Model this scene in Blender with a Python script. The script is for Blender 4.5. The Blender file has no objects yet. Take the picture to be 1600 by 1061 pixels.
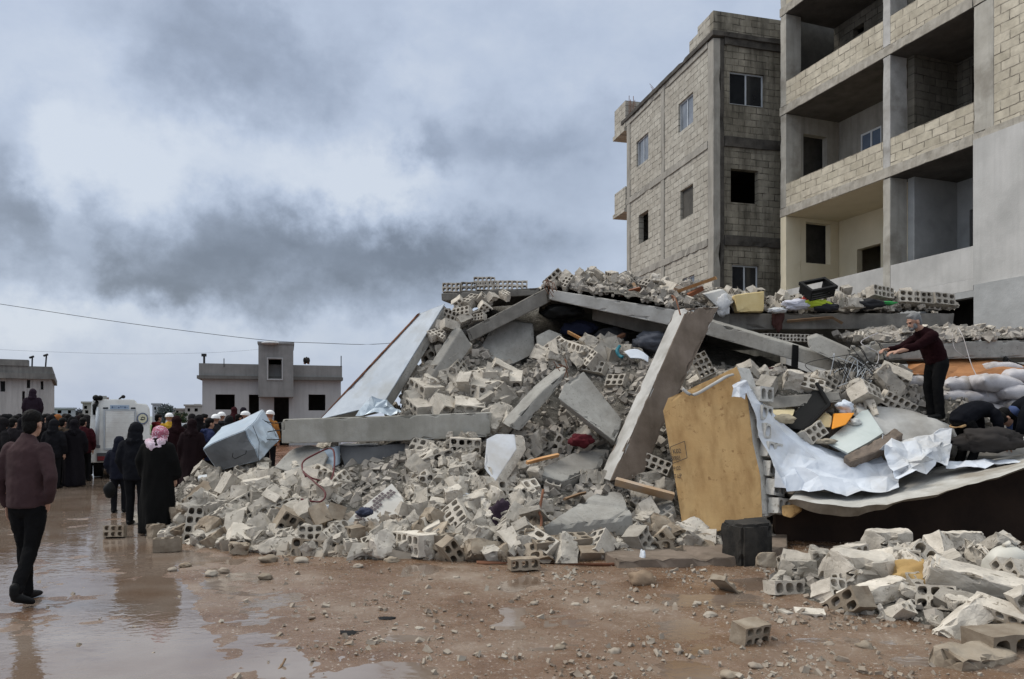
import bpy, bmesh, math, random
import numpy as np
from mathutils import Vector as V, Matrix, noise, Euler

# ---------------------------------------------------------------- camera, sky, sun, exposure
S = bpy.context.scene
COL = S.collection
F, CX, HY, CZ = 1150.0, 800.0, 650.0, 1.65
cd = bpy.data.cameras.new('camera'); cam = bpy.data.objects.new('camera', cd); COL.objects.link(cam)
cam.location = (0, 0, CZ); cam.rotation_euler = (math.pi/2, 0, 0)
cd.sensor_width = 36; cd.lens = F/1600*36; cd.shift_y = (HY-530.5)/1600
cd.clip_start = .05; cd.clip_end = 6000
S.camera = cam
S.view_settings.view_transform = 'Standard'; S.view_settings.look = 'None'
S.view_settings.exposure = 0.28; S.view_settings.gamma = 1

SUN_EL, SUN_AZ = math.radians(48), math.radians(-80)       # azimuth from +Y towards +X: the light comes from the left
sd = bpy.data.lights.new('sun', 'SUN'); sun = bpy.data.objects.new('sun', sd); COL.objects.link(sun)
sd.energy = 1.5; sd.angle = math.radians(20); sd.color = (1, .94, .85)
sdir = V((math.sin(SUN_AZ)*math.cos(SUN_EL), math.cos(SUN_AZ)*math.cos(SUN_EL), math.sin(SUN_EL)))
sun.rotation_euler = (-sdir).to_track_quat('-Z', 'Y').to_euler()

class NT:                                                   # small helper for node trees
    def __init__(s, nt): s.nt = nt; nt.nodes.clear()
    def n(s, typ, inp=None, **props):
        nd = s.nt.nodes.new(typ)
        for k, v in props.items(): setattr(nd, k, v)
        for k, v in (inp or {}).items():
            sk = nd.inputs[k]
            if isinstance(v, bpy.types.NodeSocket): s.nt.links.new(v, sk)
            else: sk.default_value = v
        return nd
    def m(s, op, a, b=0.0, c=0.0, clamp=False):
        nd = s.n('ShaderNodeMath', {0: a, 1: b, 2: c}, operation=op); nd.use_clamp = clamp
        return nd.outputs[0]
    def mix(s, fac, a, b, blend='MIX'):
        nd = s.nt.nodes.new('ShaderNodeMix'); nd.data_type = 'RGBA'; nd.blend_type = blend
        for i, v in ((0, fac), (6, a), (7, b)):
            if isinstance(v, bpy.types.NodeSocket): s.nt.links.new(v, nd.inputs[i])
            else: nd.inputs[i].default_value = v if not isinstance(v, tuple) else (*v, 1)[:4]
        return nd.outputs[2]
    def ramp(s, fac, stops):
        nd = s.n('ShaderNodeValToRGB', {0: fac}); e = nd.color_ramp.elements
        while len(e) < len(stops): e.new(.5)
        for i, (p, c) in enumerate(stops):
            e[i].position = p; e[i].color = (*c, 1) if isinstance(c, tuple) else (c, c, c, 1)
        return nd.outputs[0]
    def noise(s, vec, scale, detail=6, rough=.6, dist=0):
        return s.n('ShaderNodeTexNoise', {'Vector': vec, 'Scale': scale, 'Detail': detail, 'Roughness': rough, 'Distortion': dist}).outputs[0]

W = bpy.data.worlds.new('World'); S.world = W; W.use_nodes = True
w = NT(W.node_tree)
sky = w.n('ShaderNodeTexSky', sky_type='NISHITA'); sky.sun_disc = False
sky.sun_elevation = SUN_EL; sky.sun_rotation = SUN_AZ; sky.air_density = 1.5; sky.dust_density = 3
tc = w.n('ShaderNodeTexCoord').outputs['Generated']
xyz = w.n('ShaderNodeSeparateXYZ', {0: tc})
warp = w.n('ShaderNodeTexNoise', {'Vector': tc, 'Scale': 7.0, 'Detail': 7.0, 'Roughness': .58})
wx = w.n('ShaderNodeSeparateColor', {0: warp.outputs[1]})
az = w.m('ADD', w.m('ARCTAN2', xyz.outputs[0], xyz.outputs[1]), w.m('MULTIPLY', w.m('SUBTRACT', wx.outputs[0], .5), .30))
warp2 = w.n('ShaderNodeSeparateColor', {0: w.n('ShaderNodeTexNoise', {'Vector': tc, 'Scale': 24.0, 'Detail': 6.0, 'Roughness': .6}).outputs[1]})
az = w.m('ADD', az, w.m('MULTIPLY', w.m('SUBTRACT', warp2.outputs[0], .5), .10))
el = w.m('ADD', w.m('ARCSINE', xyz.outputs[2]), w.m('MULTIPLY', w.m('SUBTRACT', wx.outputs[1], .5), .15))
el = w.m('ADD', el, w.m('MULTIPLY', w.m('SUBTRACT', warp2.outputs[1], .5), .07))
CLOUDS = [  # px, py, half width, half height, darkness (negative: brighter)
    (420, 400, 250, 62, .60), (690, 405, 170, 42, .42), (215, 430, 100, 32, .36), (330, 340, 120, 42, .24), (330, 70, 170, 90, .40), (480, 110, 120, 55, .20),
    (10, 325, 95, 55, .50), (800, 215, 150, 45, .30), (648, 235, 40, 40, .32), (800, 20, 110, 40, .12), (20, 190, 60, 40, .25),
    (600, 470, 300, 25, .15), (900, 300, 160, 120, .12), (1050, 140, 150, 160, .08),
    (570, 312, 110, 40, -.36), (130, 210, 180, 70, -.20), (90, 60, 90, 70, -.10), (180, 300, 90, 40, -.22), (420, 250, 160, 40, -.15), (620, 130, 100, 70, -.15), (250, 510, 330, 35, -.16), (470, 30, 50, 60, -.1), (60, 480, 90, 40, -.2), (112, 350, 40, 60, -.32)]
tot = None
for px, py, rw, rh, k in CLOUDS:
    a0 = math.atan((px-CX)/F); e0 = math.atan((HY-py)/F*math.cos(a0))
    dx = w.m('DIVIDE', w.m('SUBTRACT', az, a0), rw/F*1.05); dy = w.m('DIVIDE', w.m('SUBTRACT', el, e0), rh/F*1.05)
    d2 = w.m('ADD', w.m('MULTIPLY', dx, dx), w.m('MULTIPLY', dy, dy))
    g = w.m('MULTIPLY', w.m('EXPONENT', w.m('MULTIPLY', d2, -.9)), k)
    tot = g if tot is None else w.m('ADD', tot, g)
mp = w.n('ShaderNodeMapping', {0: tc, 3: (1, 1, 1.7)})
n1 = w.noise(mp.outputs[0], 3.2, 8, .55); n2 = w.noise(mp.outputs[0], 11, 6, .6)
dark = w.m('ADD', w.m('ADD', tot, .25), w.m('ADD', w.m('MULTIPLY', w.m('SUBTRACT', n1, .5), .42), w.m('MULTIPLY', w.m('SUBTRACT', n2, .5), .36)))
dark = w.m('ADD', w.m('MULTIPLY', w.m('SUBTRACT', dark, .42), 1.08), .40)
cc = w.ramp(dark, [(0.0, (5.1, 5.6, 6.4)), (.28, (3.9, 4.5, 5.6)), (.60, (2.75, 3.25, 4.2)), (1.0, (1.35, 1.62, 2.15))])
zen = w.m('ADD', 1.0, w.m('MULTIPLY', w.m('MULTIPLY', w.m('SUBTRACT', xyz.outputs[2], .50), 2.2, clamp=True), 1.9))   # overcast: brighter towards the zenith
cc = w.n('ShaderNodeVectorMath', {0: cc, 1: w.n('ShaderNodeCombineXYZ', {0: w.m('MULTIPLY_ADD', zen, 1.20, -.20), 1: w.m('MULTIPLY_ADD', zen, 1.03, -.03), 2: w.m('MULTIPLY_ADD', zen, .74, .26)}).outputs[0]}, operation='MULTIPLY').outputs[0]
skyc = w.mix(.90, sky.outputs[0], cc)
bg = w.n('ShaderNodeBackground', {'Color': skyc, 'Strength': .105})
w.nt.links.new(bg.outputs[0], w.n('ShaderNodeOutputWorld').inputs[0])

# ---------------------------------------------------------------- helpers
rnd = random.Random(7); RS = np.random.RandomState(5)
def P(px, py, Y): return V(((px-CX)/F*Y, Y, CZ+(HY-py)/F*Y))
def GY(py): return CZ*F/(py-HY)
def PG(px, py): return P(px, py, GY(py))
_tab = RS.rand(256, 256)
def vnoise(x, y):
    x = np.asarray(x, float); y = np.asarray(y, float)
    xi = np.floor(x).astype(int); yi = np.floor(y).astype(int); fx = x-xi; fy = y-yi
    fx = fx*fx*(3-2*fx); fy = fy*fy*(3-2*fy); t = lambda a, b: _tab[a & 255, b & 255]
    return (t(xi, yi)*(1-fx)+t(xi+1, yi)*fx)*(1-fy)+(t(xi, yi+1)*(1-fx)+t(xi+1, yi+1)*fx)*fy-.5
def fbm(x, y, o=4):
    s = 0; a = 1
    for k in range(o): s = s+a*vnoise(x*2**k+17*k, y*2**k+31*k); a *= .5
    return s

def tag(o, label=None, cat=None, group=None, kind=None):
    if label: o['label'] = label
    if cat: o['category'] = cat
    if group: o['group'] = group
    if kind: o['kind'] = kind
    return o
def mobj(name, me, mats=None, parent=None, loc=None, smooth=False):
    o = bpy.data.objects.new(name, me); COL.objects.link(o)
    for m in (mats if isinstance(mats, (list, tuple)) else [mats] if mats else []): me.materials.append(m)
    if parent: o.parent = parent
    if loc is not None: o.location = loc
    if smooth: me.polygons.foreach_set('use_smooth', [True]*len(me.polygons))
    return o
def obj(name, bm, mats, parent=None, smooth=False, local=False):
    """link a bmesh given in world coordinates (or in the parent's frame with local=True) as one mesh object"""
    bmesh.ops.recalc_face_normals(bm, faces=bm.faces)
    loc = None
    if parent is None:
        xs = [v.co for v in bm.verts]; n = len(xs)
        loc = V((sum(c.x for c in xs)/n, sum(c.y for c in xs)/n, min(c.z for c in xs)))
        bmesh.ops.translate(bm, verts=bm.verts, vec=-loc)
    elif not local:
        bpy.context.view_layer.update()
        bmesh.ops.transform(bm, matrix=parent.matrix_world.inverted(), verts=bm.verts)
    me = bpy.data.meshes.new(name); bm.to_mesh(me); bm.free()
    return mobj(name, me, mats, parent, loc, smooth)
def empty(name, loc, rz=0):
    o = bpy.data.objects.new(name, None); COL.objects.link(o); o.location = loc; o.rotation_euler = (0, 0, rz)
    o.empty_display_size = .2
    return o
def box(bm, a, b, mi=0):
    x0, y0, z0 = a; x1, y1, z1 = b
    vs = [bm.verts.new(p) for p in ((x0, y0, z0), (x1, y0, z0), (x1, y1, z0), (x0, y1, z0), (x0, y0, z1), (x1, y0, z1), (x1, y1, z1), (x0, y1, z1))]
    for f in ((0, 3, 2, 1), (4, 5, 6, 7), (0, 1, 5, 4), (1, 2, 6, 5), (2, 3, 7, 6), (3, 0, 4, 7)):
        bm.faces.new([vs[i] for i in f]).material_index = mi
    return vs
def prism(bm, pts, vec):
    a = [bm.verts.new(p) for p in pts]; b = [bm.verts.new(V(p)+V(vec)) for p in pts]; n = len(a)
    bm.faces.new(a); bm.faces.new(b[::-1])
    for i in range(n): bm.faces.new((a[i], b[i], b[(i+1) % n], a[(i+1) % n]))
    return a, b
def fine(bm, L, it=6):
    for _ in range(it):
        es = [e for e in bm.edges if e.calc_length() > L]
        if not es: break
        bmesh.ops.subdivide_edges(bm, edges=es, cuts=1, use_grid_fill=True)
    bmesh.ops.triangulate(bm, faces=[f for f in bm.faces if len(f.verts) > 4])
def planarize(pts):
    """slide points along their camera rays onto their best plane, so cast faces are flat"""
    a = np.array([tuple(p) for p in pts]); c = a.mean(0); n = np.linalg.svd(a-c)[2][2]; o = np.array([0, 0, CZ]); out = []
    for p in a:
        d = p-o; q = np.dot(d, n)
        out.append(V(o+d*(np.dot(c-o, n)/q)) if abs(q) > .12*np.linalg.norm(d) else V(p))
    return out
def wear(bm, amp=.008, chip=.03, sc=5.0, seed=0):
    bm.normal_update(); off = V((seed*3.7, seed*1.3, -seed*2.1)); mv = []
    for v in bm.verts:
        sharp = max([e.calc_face_angle(0) for e in v.link_edges] or [0])
        n = noise.noise(v.co*sc*.5+off); n2 = noise.noise(v.co*sc*3.1+off)
        d = amp*(.12*n+.22*n2)
        if sharp > .5: d -= chip*max(0, noise.noise(v.co*sc*1.3-off)-.15)*3.3+chip*.2*abs(n2)
        mv.append(v.co+v.normal*d)
    for v, c in zip(bm.verts, mv): v.co = c
def slab(front, back, L=.075, amp=.006, chip=.035, bev=.012, seed=0):
    if len(front) > 3: front = planarize(front)
    bm = bmesh.new(); prism(bm, front, back)
    bmesh.ops.recalc_face_normals(bm, faces=bm.faces)
    bmesh.ops.bevel(bm, geom=list(bm.edges), offset=bev, segments=1, affect='EDGES')
    bmesh.ops.triangulate(bm, faces=bm.faces); fine(bm, L, 8); wear(bm, amp, chip, 5, seed)
    return bm
def Q(*pts): return [P(*p) for p in pts]
def onplane(px, py, a, b, c):
    a, b, c = V(a), V(b), V(c); n = (b-a).cross(c-a); d = V(((px-CX)/F, 1, (HY-py)/F)); o = V((0, 0, CZ))
    return o+d*((a-o).dot(n)/d.dot(n))
def tube(bm, pts, radii, n=10, side=(1, 0, 0), cap=True):
    pts = [V(p) for p in pts]; rings = []
    if not isinstance(radii, list): radii = [radii]*len(pts)
    s = V(side)
    for i, p in enumerate(pts):
        t = (pts[min(i+1, len(pts)-1)]-pts[max(i-1, 0)]).normalized()
        s2 = s-t*s.dot(t)
        if s2.length < 1e-3: s2 = t.orthogonal()
        s2.normalize(); u = t.cross(s2); r = radii[i]; ra, rb = r if isinstance(r, tuple) else (r, r)
        rings.append([bm.verts.new(p+s2*ra*math.cos(2*math.pi*k/n)+u*rb*math.sin(2*math.pi*k/n)) for k in range(n)])
    for a, b in zip(rings, rings[1:]):
        for k in range(n): bm.faces.new((a[k], a[(k+1) % n], b[(k+1) % n], b[k]))
    if cap: bm.faces.new(rings[0][::-1]); bm.faces.new(rings[-1])
    return rings
def ball(bm, c, r, seg=14, rot=None):
    if not isinstance(r, (tuple, list)): r = (r, r, r)
    m = Matrix.Translation(c) @ (rot.to_matrix().to_4x4() if rot else Matrix()) @ Matrix.Diagonal((*r, 1))
    bmesh.ops.create_uvsphere(bm, u_segments=seg, v_segments=max(6, seg*2//3), radius=1, matrix=m)
def spline(pts, n):
    pts = [V(p) for p in pts]; out = []
    for i in range(len(pts)-1):
        p0 = pts[max(i-1, 0)]; p1 = pts[i]; p2 = pts[i+1]; p3 = pts[min(i+2, len(pts)-1)]
        for k in range(n):
            t = k/n; out.append(.5*((2*p1)+(p2-p0)*t+(2*p0-5*p1+4*p2-p3)*t*t+(3*p1-p0-3*p2+p3)*t**3))
    return out+[pts[-1]]
def wire(name, pts, r, m, parent=None, n=6, k=6):
    bm = bmesh.new(); tube(bm, spline(pts, k), r, n); return obj(name, bm, m, parent, True)
def blob(build, voxel, smooth=4, name='m'):
    """union of overlapping closed shapes remeshed to one continuous surface"""
    bm = bmesh.new(); build(bm); bmesh.ops.recalc_face_normals(bm, faces=bm.faces)
    me = bpy.data.meshes.new(name); bm.to_mesh(me); bm.free()
    o = bpy.data.objects.new('tmp', me); COL.objects.link(o)
    r = o.modifiers.new('r', 'REMESH'); r.mode = 'VOXEL'; r.voxel_size = voxel
    if smooth: sm = o.modifiers.new('s', 'SMOOTH'); sm.factor = .5; sm.iterations = smooth
    dg = bpy.context.evaluated_depsgraph_get(); out = bpy.data.meshes.new_from_object(o.evaluated_get(dg))
    bpy.data.objects.remove(o); bpy.data.meshes.remove(me); out.name = name
    out.polygons.foreach_set('use_smooth', [True]*len(out.polygons))
    return out
def folds(me, amp, sc, seed=0, zs=1.0):
    me.update(); n = [v.normal.copy() for v in me.vertices]
    for v, nn in zip(me.vertices, n):
        c = V((v.co.x*sc, v.co.y*sc, v.co.z*sc*zs))+V((seed*5.1, seed, 0))
        v.co += nn*amp*(noise.noise(c)+.5*noise.noise(c*2.3))
    me.update()
def sheet(name, grid, mats, nu=8, nv=8, wr=.02, wsc=6, thick=.004, parent=None, seed=0, facet=False):
    if facet:
        r_ = random.Random(seed); lin = lambda a, n: [V(a[i]).lerp(V(a[i+1]), k/n) for i in range(len(a)-1) for k in range(n)]+[V(a[-1])]
        g = [lin(r, facet) for r in grid]; g = [list(c) for c in zip(*[lin(c, facet) for c in zip(*g)])]; bm = bmesh.new()
        bv = [[bm.verts.new(p+V((r_.gauss(0, wr*.8), r_.gauss(0, wr*.8), r_.gauss(0, wr)))) for p in r] for r in g]
        for i in range(len(bv)-1):
            for j in range(len(bv[0])-1):
                a, b, c, d = bv[i][j], bv[i+1][j], bv[i+1][j+1], bv[i][j+1]
                for f in (((a, b, c), (a, c, d)) if r_.random() < .5 else ((a, b, d), (b, c, d))): bm.faces.new(f)
        bmesh.ops.subdivide_edges(bm, edges=list(bm.edges), cuts=3, use_grid_fill=True); bm.normal_update()
        dd = [v.normal*wr*(.30*(1-2.5*abs(noise.noise(v.co*7)))+.12*noise.noise(v.co*19)) for v in bm.verts]
        for v, q in zip(bm.verts, dd): v.co += q
        o = obj(name, bm, mats, parent, False); sm = o.modifiers.new('solid', 'SOLIDIFY'); sm.thickness = thick; sm.offset = 0; return o
    nu, nv = int(nu*1.8), int(nv*1.8)
    rows = [spline(r, nu) for r in grid]; cols = [spline(c, nv) for c in zip(*rows)]
    me = bpy.data.meshes.new(name); vs = [p for c in cols for p in c]; m = len(cols[0])
    fs = [(i*m+j, (i+1)*m+j, (i+1)*m+j+1, i*m+j+1) for i in range(len(cols)-1) for j in range(m-1)]
    off = V((seed*2.2, seed, 3))
    rg = lambda q: 1-2.2*abs(noise.noise(q+off))
    vs = [p+noise.noise_vector(p*wsc*.6+off)*wr*.6 for p in vs]
    bm = bmesh.new(); bv = [bm.verts.new(p) for p in vs]
    for f in fs: bm.faces.new([bv[i] for i in f])
    bm.normal_update(); dd = [v.normal*wr*(.9*rg(v.co*wsc*.55)+.5*rg(V((v.co.x, v.co.z, v.co.y))*wsc*1.3)+.2*rg(v.co*wsc*3.1)) for v in bm.verts]
    for v, q in zip(bm.verts, dd): v.co += q
    o = obj(name, bm, mats, parent, True)
    sm = o.modifiers.new('solid', 'SOLIDIFY'); sm.thickness = thick; sm.offset = 0
    return o
def text_mesh(txt, size):
    c = bpy.data.curves.new('t', 'FONT'); c.body = txt; c.size = size; c.extrude = .001
    o = bpy.data.objects.new('t', c); COL.objects.link(o)
    dg = bpy.context.evaluated_depsgraph_get(); me = bpy.data.meshes.new_from_object(o.evaluated_get(dg))
    bpy.data.objects.remove(o); bpy.data.curves.remove(c)
    return me

# ---------------------------------------------------------------- materials
MATS = {}
def mat(name, c1, c2=None, sc=4.0, rough=.9, bump=.25, bsc=45.0, speck=None, streak=0.0, vary=0.0, metal=0.0, rough2=None, spec=.3, dirt=None, dirtsc=1.3, bd=.01, dstr=None):
    """noise-mottled surface: c1/c2 blotches, optional specks, vertical streaks, per-object value variation, dirt patches"""
    m = bpy.data.materials.new(name); m.use_nodes = True; t = NT(m.node_tree); c2 = c2 or c1
    co = t.n('ShaderNodeTexCoord').outputs['Object']; oi = t.n('ShaderNodeObjectInfo').outputs['Random']
    vec = t.n('ShaderNodeVectorMath', {0: co, 1: t.n('ShaderNodeCombineXYZ', {0: t.m('MULTIPLY', oi, 57.0), 1: t.m('MULTIPLY', oi, 23.0), 2: 0.0}).outputs[0]}, operation='ADD').outputs[0]
    a = t.noise(vec, sc, 8, .62, .2)
    col = t.ramp(a, [(.32, c1), (.68, c2)])
    if speck:
        s = t.noise(vec, speck[1], 3, .7); col = t.mix(t.ramp(s, [(.60, 0.0), (.68, 1.0)]), col, speck[0])
    if streak:
        mp = t.n('ShaderNodeMapping', {0: vec, 3: (5, 5, .35)}); s = t.noise(mp.outputs[0], 1.6, 6, .6)
        col = t.mix(t.m('MULTIPLY', t.ramp(s, [(.45, 0.0), (.75, 1.0)]), streak), col, tuple(x*.35 for x in c1))
    if dirt:
        s = t.noise(t.n('ShaderNodeMapping', {0: vec, 3: dstr}).outputs[0] if dstr else vec, dirtsc, 7, .6); col = t.mix(t.ramp(s, [(.48, 0.0), (.66, .85)]), col, dirt)
    if vary:
        v = t.m('ADD', t.m('MULTIPLY', t.m('FRACT', t.m('MULTIPLY', oi, 7.13)), vary), 1-vary*.5)
        col = t.mix(1.0, col, t.n('ShaderNodeCombineColor', {0: v, 1: v, 2: t.m('MULTIPLY', v, .985)}).outputs[0], 'MULTIPLY')
    f = t.noise(vec, bsc, 6, .7)
    bp = t.n('ShaderNodeBump', {'Strength': bump, 'Distance': bd, 'Height': t.m('ADD', f, t.m('MULTIPLY', a, 1.5))})
    rr = t.m('ADD', rough, t.m('MULTIPLY', t.m('SUBTRACT', a, .5), (rough2 if rough2 is not None else .12)), clamp=True)
    b = t.n('ShaderNodeBsdfPrincipled', {'Base Color': col, 'Roughness': rr, 'Metallic': metal, 'Normal': bp.outputs[0], 'Specular IOR Level': spec})
    t.nt.links.new(b.outputs[0], t.n('ShaderNodeOutputMaterial').inputs[0])
    MATS[name] = m; return m
def blockwall(name, axis, c1, c2, mortar, bw=.42, bh=.205, stain=.0, stainc=(.05, .045, .035)):
    m = bpy.data.materials.new(name); m.use_nodes = True; t = NT(m.node_tree)
    co = t.n('ShaderNodeTexCoord').outputs['Object']; sp = t.n('ShaderNodeSeparateXYZ', {0: co})
    uv = t.n('ShaderNodeCombineXYZ', {0: sp.outputs[0 if axis == 'x' else 1], 1: sp.outputs[2], 2: 0.0}).outputs[0]
    wv = t.n('ShaderNodeTexNoise', {'Vector': uv, 'Scale': 1.6, 'Detail': 4.0}); wf = t.n('ShaderNodeTexNoise', {'Vector': uv, 'Scale': 14.0, 'Detail': 3.0})
    d = t.n('ShaderNodeVectorMath', {0: wv.outputs[1], 1: (.5, .5, .5)}, operation='SUBTRACT').outputs[0]
    d2 = t.n('ShaderNodeVectorMath', {0: wf.outputs[1], 1: (.5, .5, .5)}, operation='SUBTRACT').outputs[0]
    uv2 = t.n('ShaderNodeVectorMath', {0: d, 1: (.10, .07, 0), 2: uv}, operation='MULTIPLY_ADD').outputs[0]
    uv2 = t.n('ShaderNodeVectorMath', {0: d2, 1: (.022, .022, 0), 2: uv2}, operation='MULTIPLY_ADD').outputs[0]
    br = t.n('ShaderNodeTexBrick', {'Vector': uv2, 'Color1': (*c1, 1), 'Color2': (*c2, 1), 'Mortar': (*mortar, 1), 'Scale': 1.0, 'Mortar Size': .013,
              'Mortar Smooth': .25, 'Bias': .1, 'Brick Width': bw, 'Row Height': bh}); br.offset = .5
    n1 = t.noise(uv, 5.0, 8, .65); n2 = t.noise(uv, 60.0, 4, .7); n3 = t.noise(uv, .7, 6, .6)
    jm = t.ramp(t.noise(uv, 3.1, 4, .6), [(.38, .25), (.62, 1.0)])     # some joints are filled flush with grout
    col = t.mix(t.m('MULTIPLY', br.outputs['Fac'], jm), t.mix(0.0, br.outputs[0], (0, 0, 0)), mortar)
    col = t.mix(t.m('MULTIPLY', br.outputs['Fac'], t.m('SUBTRACT', 1.0, jm)), col, tuple(x*1.05 for x in c1))
    col = t.mix(1.0, col, t.ramp(n1, [(.25, .68), (.75, 1.18)]), 'MULTIPLY')
    st = t.n('ShaderNodeMapping', {0: uv, 3: (2.2, .28, 1)}); s1 = t.noise(st.outputs[0], 1.5, 7, .62)
    col = t.mix(t.m('MULTIPLY', t.ramp(t.m('ADD', t.m('MULTIPLY', s1, .6), t.m('MULTIPLY', n3, .4)), [(.42, 0.0), (.62, 1.0)]), stain), col, stainc)
    hgt = t.m('ADD', t.m('MULTIPLY', t.m('MULTIPLY', br.outputs['Fac'], jm), -1.0), t.m('ADD', t.m('MULTIPLY', n2, .25), t.m('MULTIPLY', n1, .35)))
    bp = t.n('ShaderNodeBump', {'Strength': .8, 'Distance': .02, 'Height': hgt})
    b = t.n('ShaderNodeBsdfPrincipled', {'Base Color': col, 'Roughness': .93, 'Normal': bp.outputs[0], 'Specular IOR Level': .2})
    t.nt.links.new(b.outputs[0], t.n('ShaderNodeOutputMaterial').inputs[0])
    return m

M_block = mat('block', (.335, .302, .258), (.545, .50, .44), 7, .95, .6, 60, ((.20, .175, .14), 14), vary=.6, bd=.012)
M_blockmud = mat('block_mud', (.17, .125, .085), (.33, .28, .22), 5, .7, .5, 50, vary=.4)
M_conc = mat('concrete', (.235, .225, .205), (.37, .36, .33), 2.2, .9, .4, 40, ((.20, .19, .17), 26), streak=.25, dirt=(.17, .155, .135), dirtsc=1.1)
M_concd = mat('concrete_dark', (.135, .125, .11), (.25, .235, .21), 2.5, .9, .5, 40, streak=.35)
M_concl = mat('concrete_light', (.36, .35, .33), (.50, .49, .465), 2.5, .9, .35, 40, dirt=(.25, .235, .21))
M_concb = mat('concrete_brown', (.13, .10, .075), (.22, .175, .14), 3, .9, .4, 45, streak=.3)
M_plast = mat('plaster', (.54, .555, .58), (.64, .655, .68), 3, .85, .2, 50, dirt=(.45, .43, .40))
M_heap = mat('rubble_dust_shaded', (.06, .054, .045), (.19, .175, .15), 9, .97, .9, 38, ((.36, .34, .30), 30), dirt=(.10, .09, .075), dirtsc=2.2, bd=.03)  # dust darkened past its own tone for contact shade between blocks
M_chip = mat('chips', (.17, .152, .128), (.46, .42, .37), 3, .95, .4, 50)  # crumbs darkened along with the mound, for contact shade
M_chipmud = mat('chips_mud', (.20, .15, .11), (.40, .36, .30), 2, .8, .4, 50)
M_orange = mat('orange_plaster', (.42, .25, .10), (.56, .37, .17), 1.6, .75, .3, 30, speck=((.30, .17, .07), 9), streak=.2, dirt=(.33, .19, .075), dirtsc=2.2, dstr=(2.2, 2.2, .35))
M_tin = mat('galvanised', (.30, .36, .42), (.42, .49, .55), 2, .42, .25, 12, metal=.25, dirt=(.33, .35, .37), spec=.5)
M_tind = mat('galvanised_dark_shade', (.075, .08, .085), (.13, .135, .14), 2, .5, .25, 12, metal=.3)  # darker tin for shade on the box's less lit faces; also truck bumper
M_wood = mat('raw_wood', (.42, .21, .085), (.58, .34, .16), 6, .8, .3, 50)
M_woodd = mat('old_wood', (.16, .10, .06), (.26, .17, .10), 6, .85, .4, 50)
M_black = mat('black_plastic', (.005, .005, .0055), (.009, .009, .009), 5, .6, .2, 30, spec=.15)
M_soot = mat('soot_concrete', (.006, .006, .006), (.045, .04, .034), 4, .85, .5, 40)
M_glassd = mat('dark_pane', (.012, .013, .015), (.022, .024, .027), 2, .12, .05, 5, spec=.5)
M_alu = mat('aluminium', (.40, .43, .46), (.52, .55, .58), 4, .45, .1, 20, metal=.2)
M_rust = mat('rust', (.14, .06, .035), (.24, .11, .06), 9, .85, .4, 60)
M_cable = mat('cable', (.02, .02, .021), (.03, .03, .03), 4, .7, .1, 20)
M_white = mat('white_cloth', (.54, .58, .64), (.63, .67, .73), 2.2, .75, .25, 18, dirt=(.46, .45, .43), dirtsc=1.0)
M_sack = mat('sack', (.40, .38, .39), (.52, .50, .51), 5, .85, .7, 70, dirt=(.30, .26, .22), dirtsc=3)
M_tarp = mat('orange_tarp', (.28, .12, .045), (.38, .18, .075), 3, .7, .3, 20)
M_skin = mat('skin', (.36, .20, .14), (.42, .25, .18), 8, .55, .1, 40)
M_hair = mat('hair', (.004, .0035, .0035), (.008, .007, .0065), 20, .7, .6, 60, spec=.12)
M_greyh = mat('grey_hair', (.10, .10, .10), (.22, .22, .22), 25, .7, .6, 60)
M_paint = mat('white_paint', (.74, .74, .70), (.80, .80, .77), 1.5, .35, .08, 8, dirt=(.62, .60, .56), dirtsc=1.6, spec=.5)
M_rubber = mat('rubber', (.012, .012, .012), (.02, .02, .02), 6, .8, .3, 30)
_fab = {}
def fabric(c, rough=.9):
    k = (tuple(round(x, 3) for x in c), rough)
    if k not in _fab: _fab[k] = mat('fabric', c, tuple(x*1.3 for x in c), 6, rough, .35, 110, spec=.06)
    return _fab[k]
def plain(name, c, rough=.6, **k): return mat(name, c, tuple(x*1.12 for x in c), 4, rough, .15, 25, **k)
# ---------------------------------------------------------------- ground and standing water
def wet(x, y):
    """1 where the mud lies under a film of water"""
    e = lambda cx, cy, rx, ry: np.exp(-(((x-cx)/rx)**2+((y-cy)/ry)**2)**2)
    left = 1/(1+np.exp((x+.55*y-1.55+.9*vnoise(x*1.3, y*.9)+.5*vnoise(x*4, y*3))/.18))
    far = 1/(1+np.exp((y-24)/1.5))
    w_ = left*far
    for p in ((-.92, 4.55, .52, .50), (-.78, 5.45, .22, .10), (1.35, 5.6, .30, .5), (1.9, 6.6, .5, .35), (.2, 5.2, .12, .05), (2.6, 5.4, .6, .12), (3.0, 5.0, .5, .2), (1.15, 4.7, .25, .25)):
        w_ = np.maximum(w_, e(*p)*.9)
    sm = np.clip((vnoise(x*2.1+40, y*1.5+9)+.5*vnoise(x*6+3, y*4)-.20)/.12, 0, 1)*(y < 9.5)*(x > -1.2)
    return np.maximum(w_, sm*.9)
def ground_z(x, y):
    n = .020*fbm(x*1.2, y*1.2, 3)+.020*fbm(x*5.1, y*5.1, 3)+.012*fbm(x*17, y*17, 2)
    near = np.clip((40-y)/20, 0, 1)
    n = n-.016*np.exp(-(((x+.50*y-.2+.15*np.sin(y*.9))/.16)**2))-.016*np.exp(-(((x+.50*y+1.5+.15*np.sin(y*.9))/.16)**2))+.012*np.exp(-(((x+.50*y-.5+.15*np.sin(y*.9))/.2)**2))
    lump = np.exp(-((x+4.6)/1.6)**2-((y-15.5)/2.5)**2)*.03
    return (.016-.0255*wet(x, y)+n*.85+lump)*near-.0*(1-near)
ys = np.concatenate([[-60, -20, -5, 0, 2], np.geomspace(3.2, 14, 330), np.geomspace(14.1, 45, 120), [55, 70, 100, 160, 300, 700, 2500]])
ts = np.linspace(-1, 1, 380)
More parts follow.
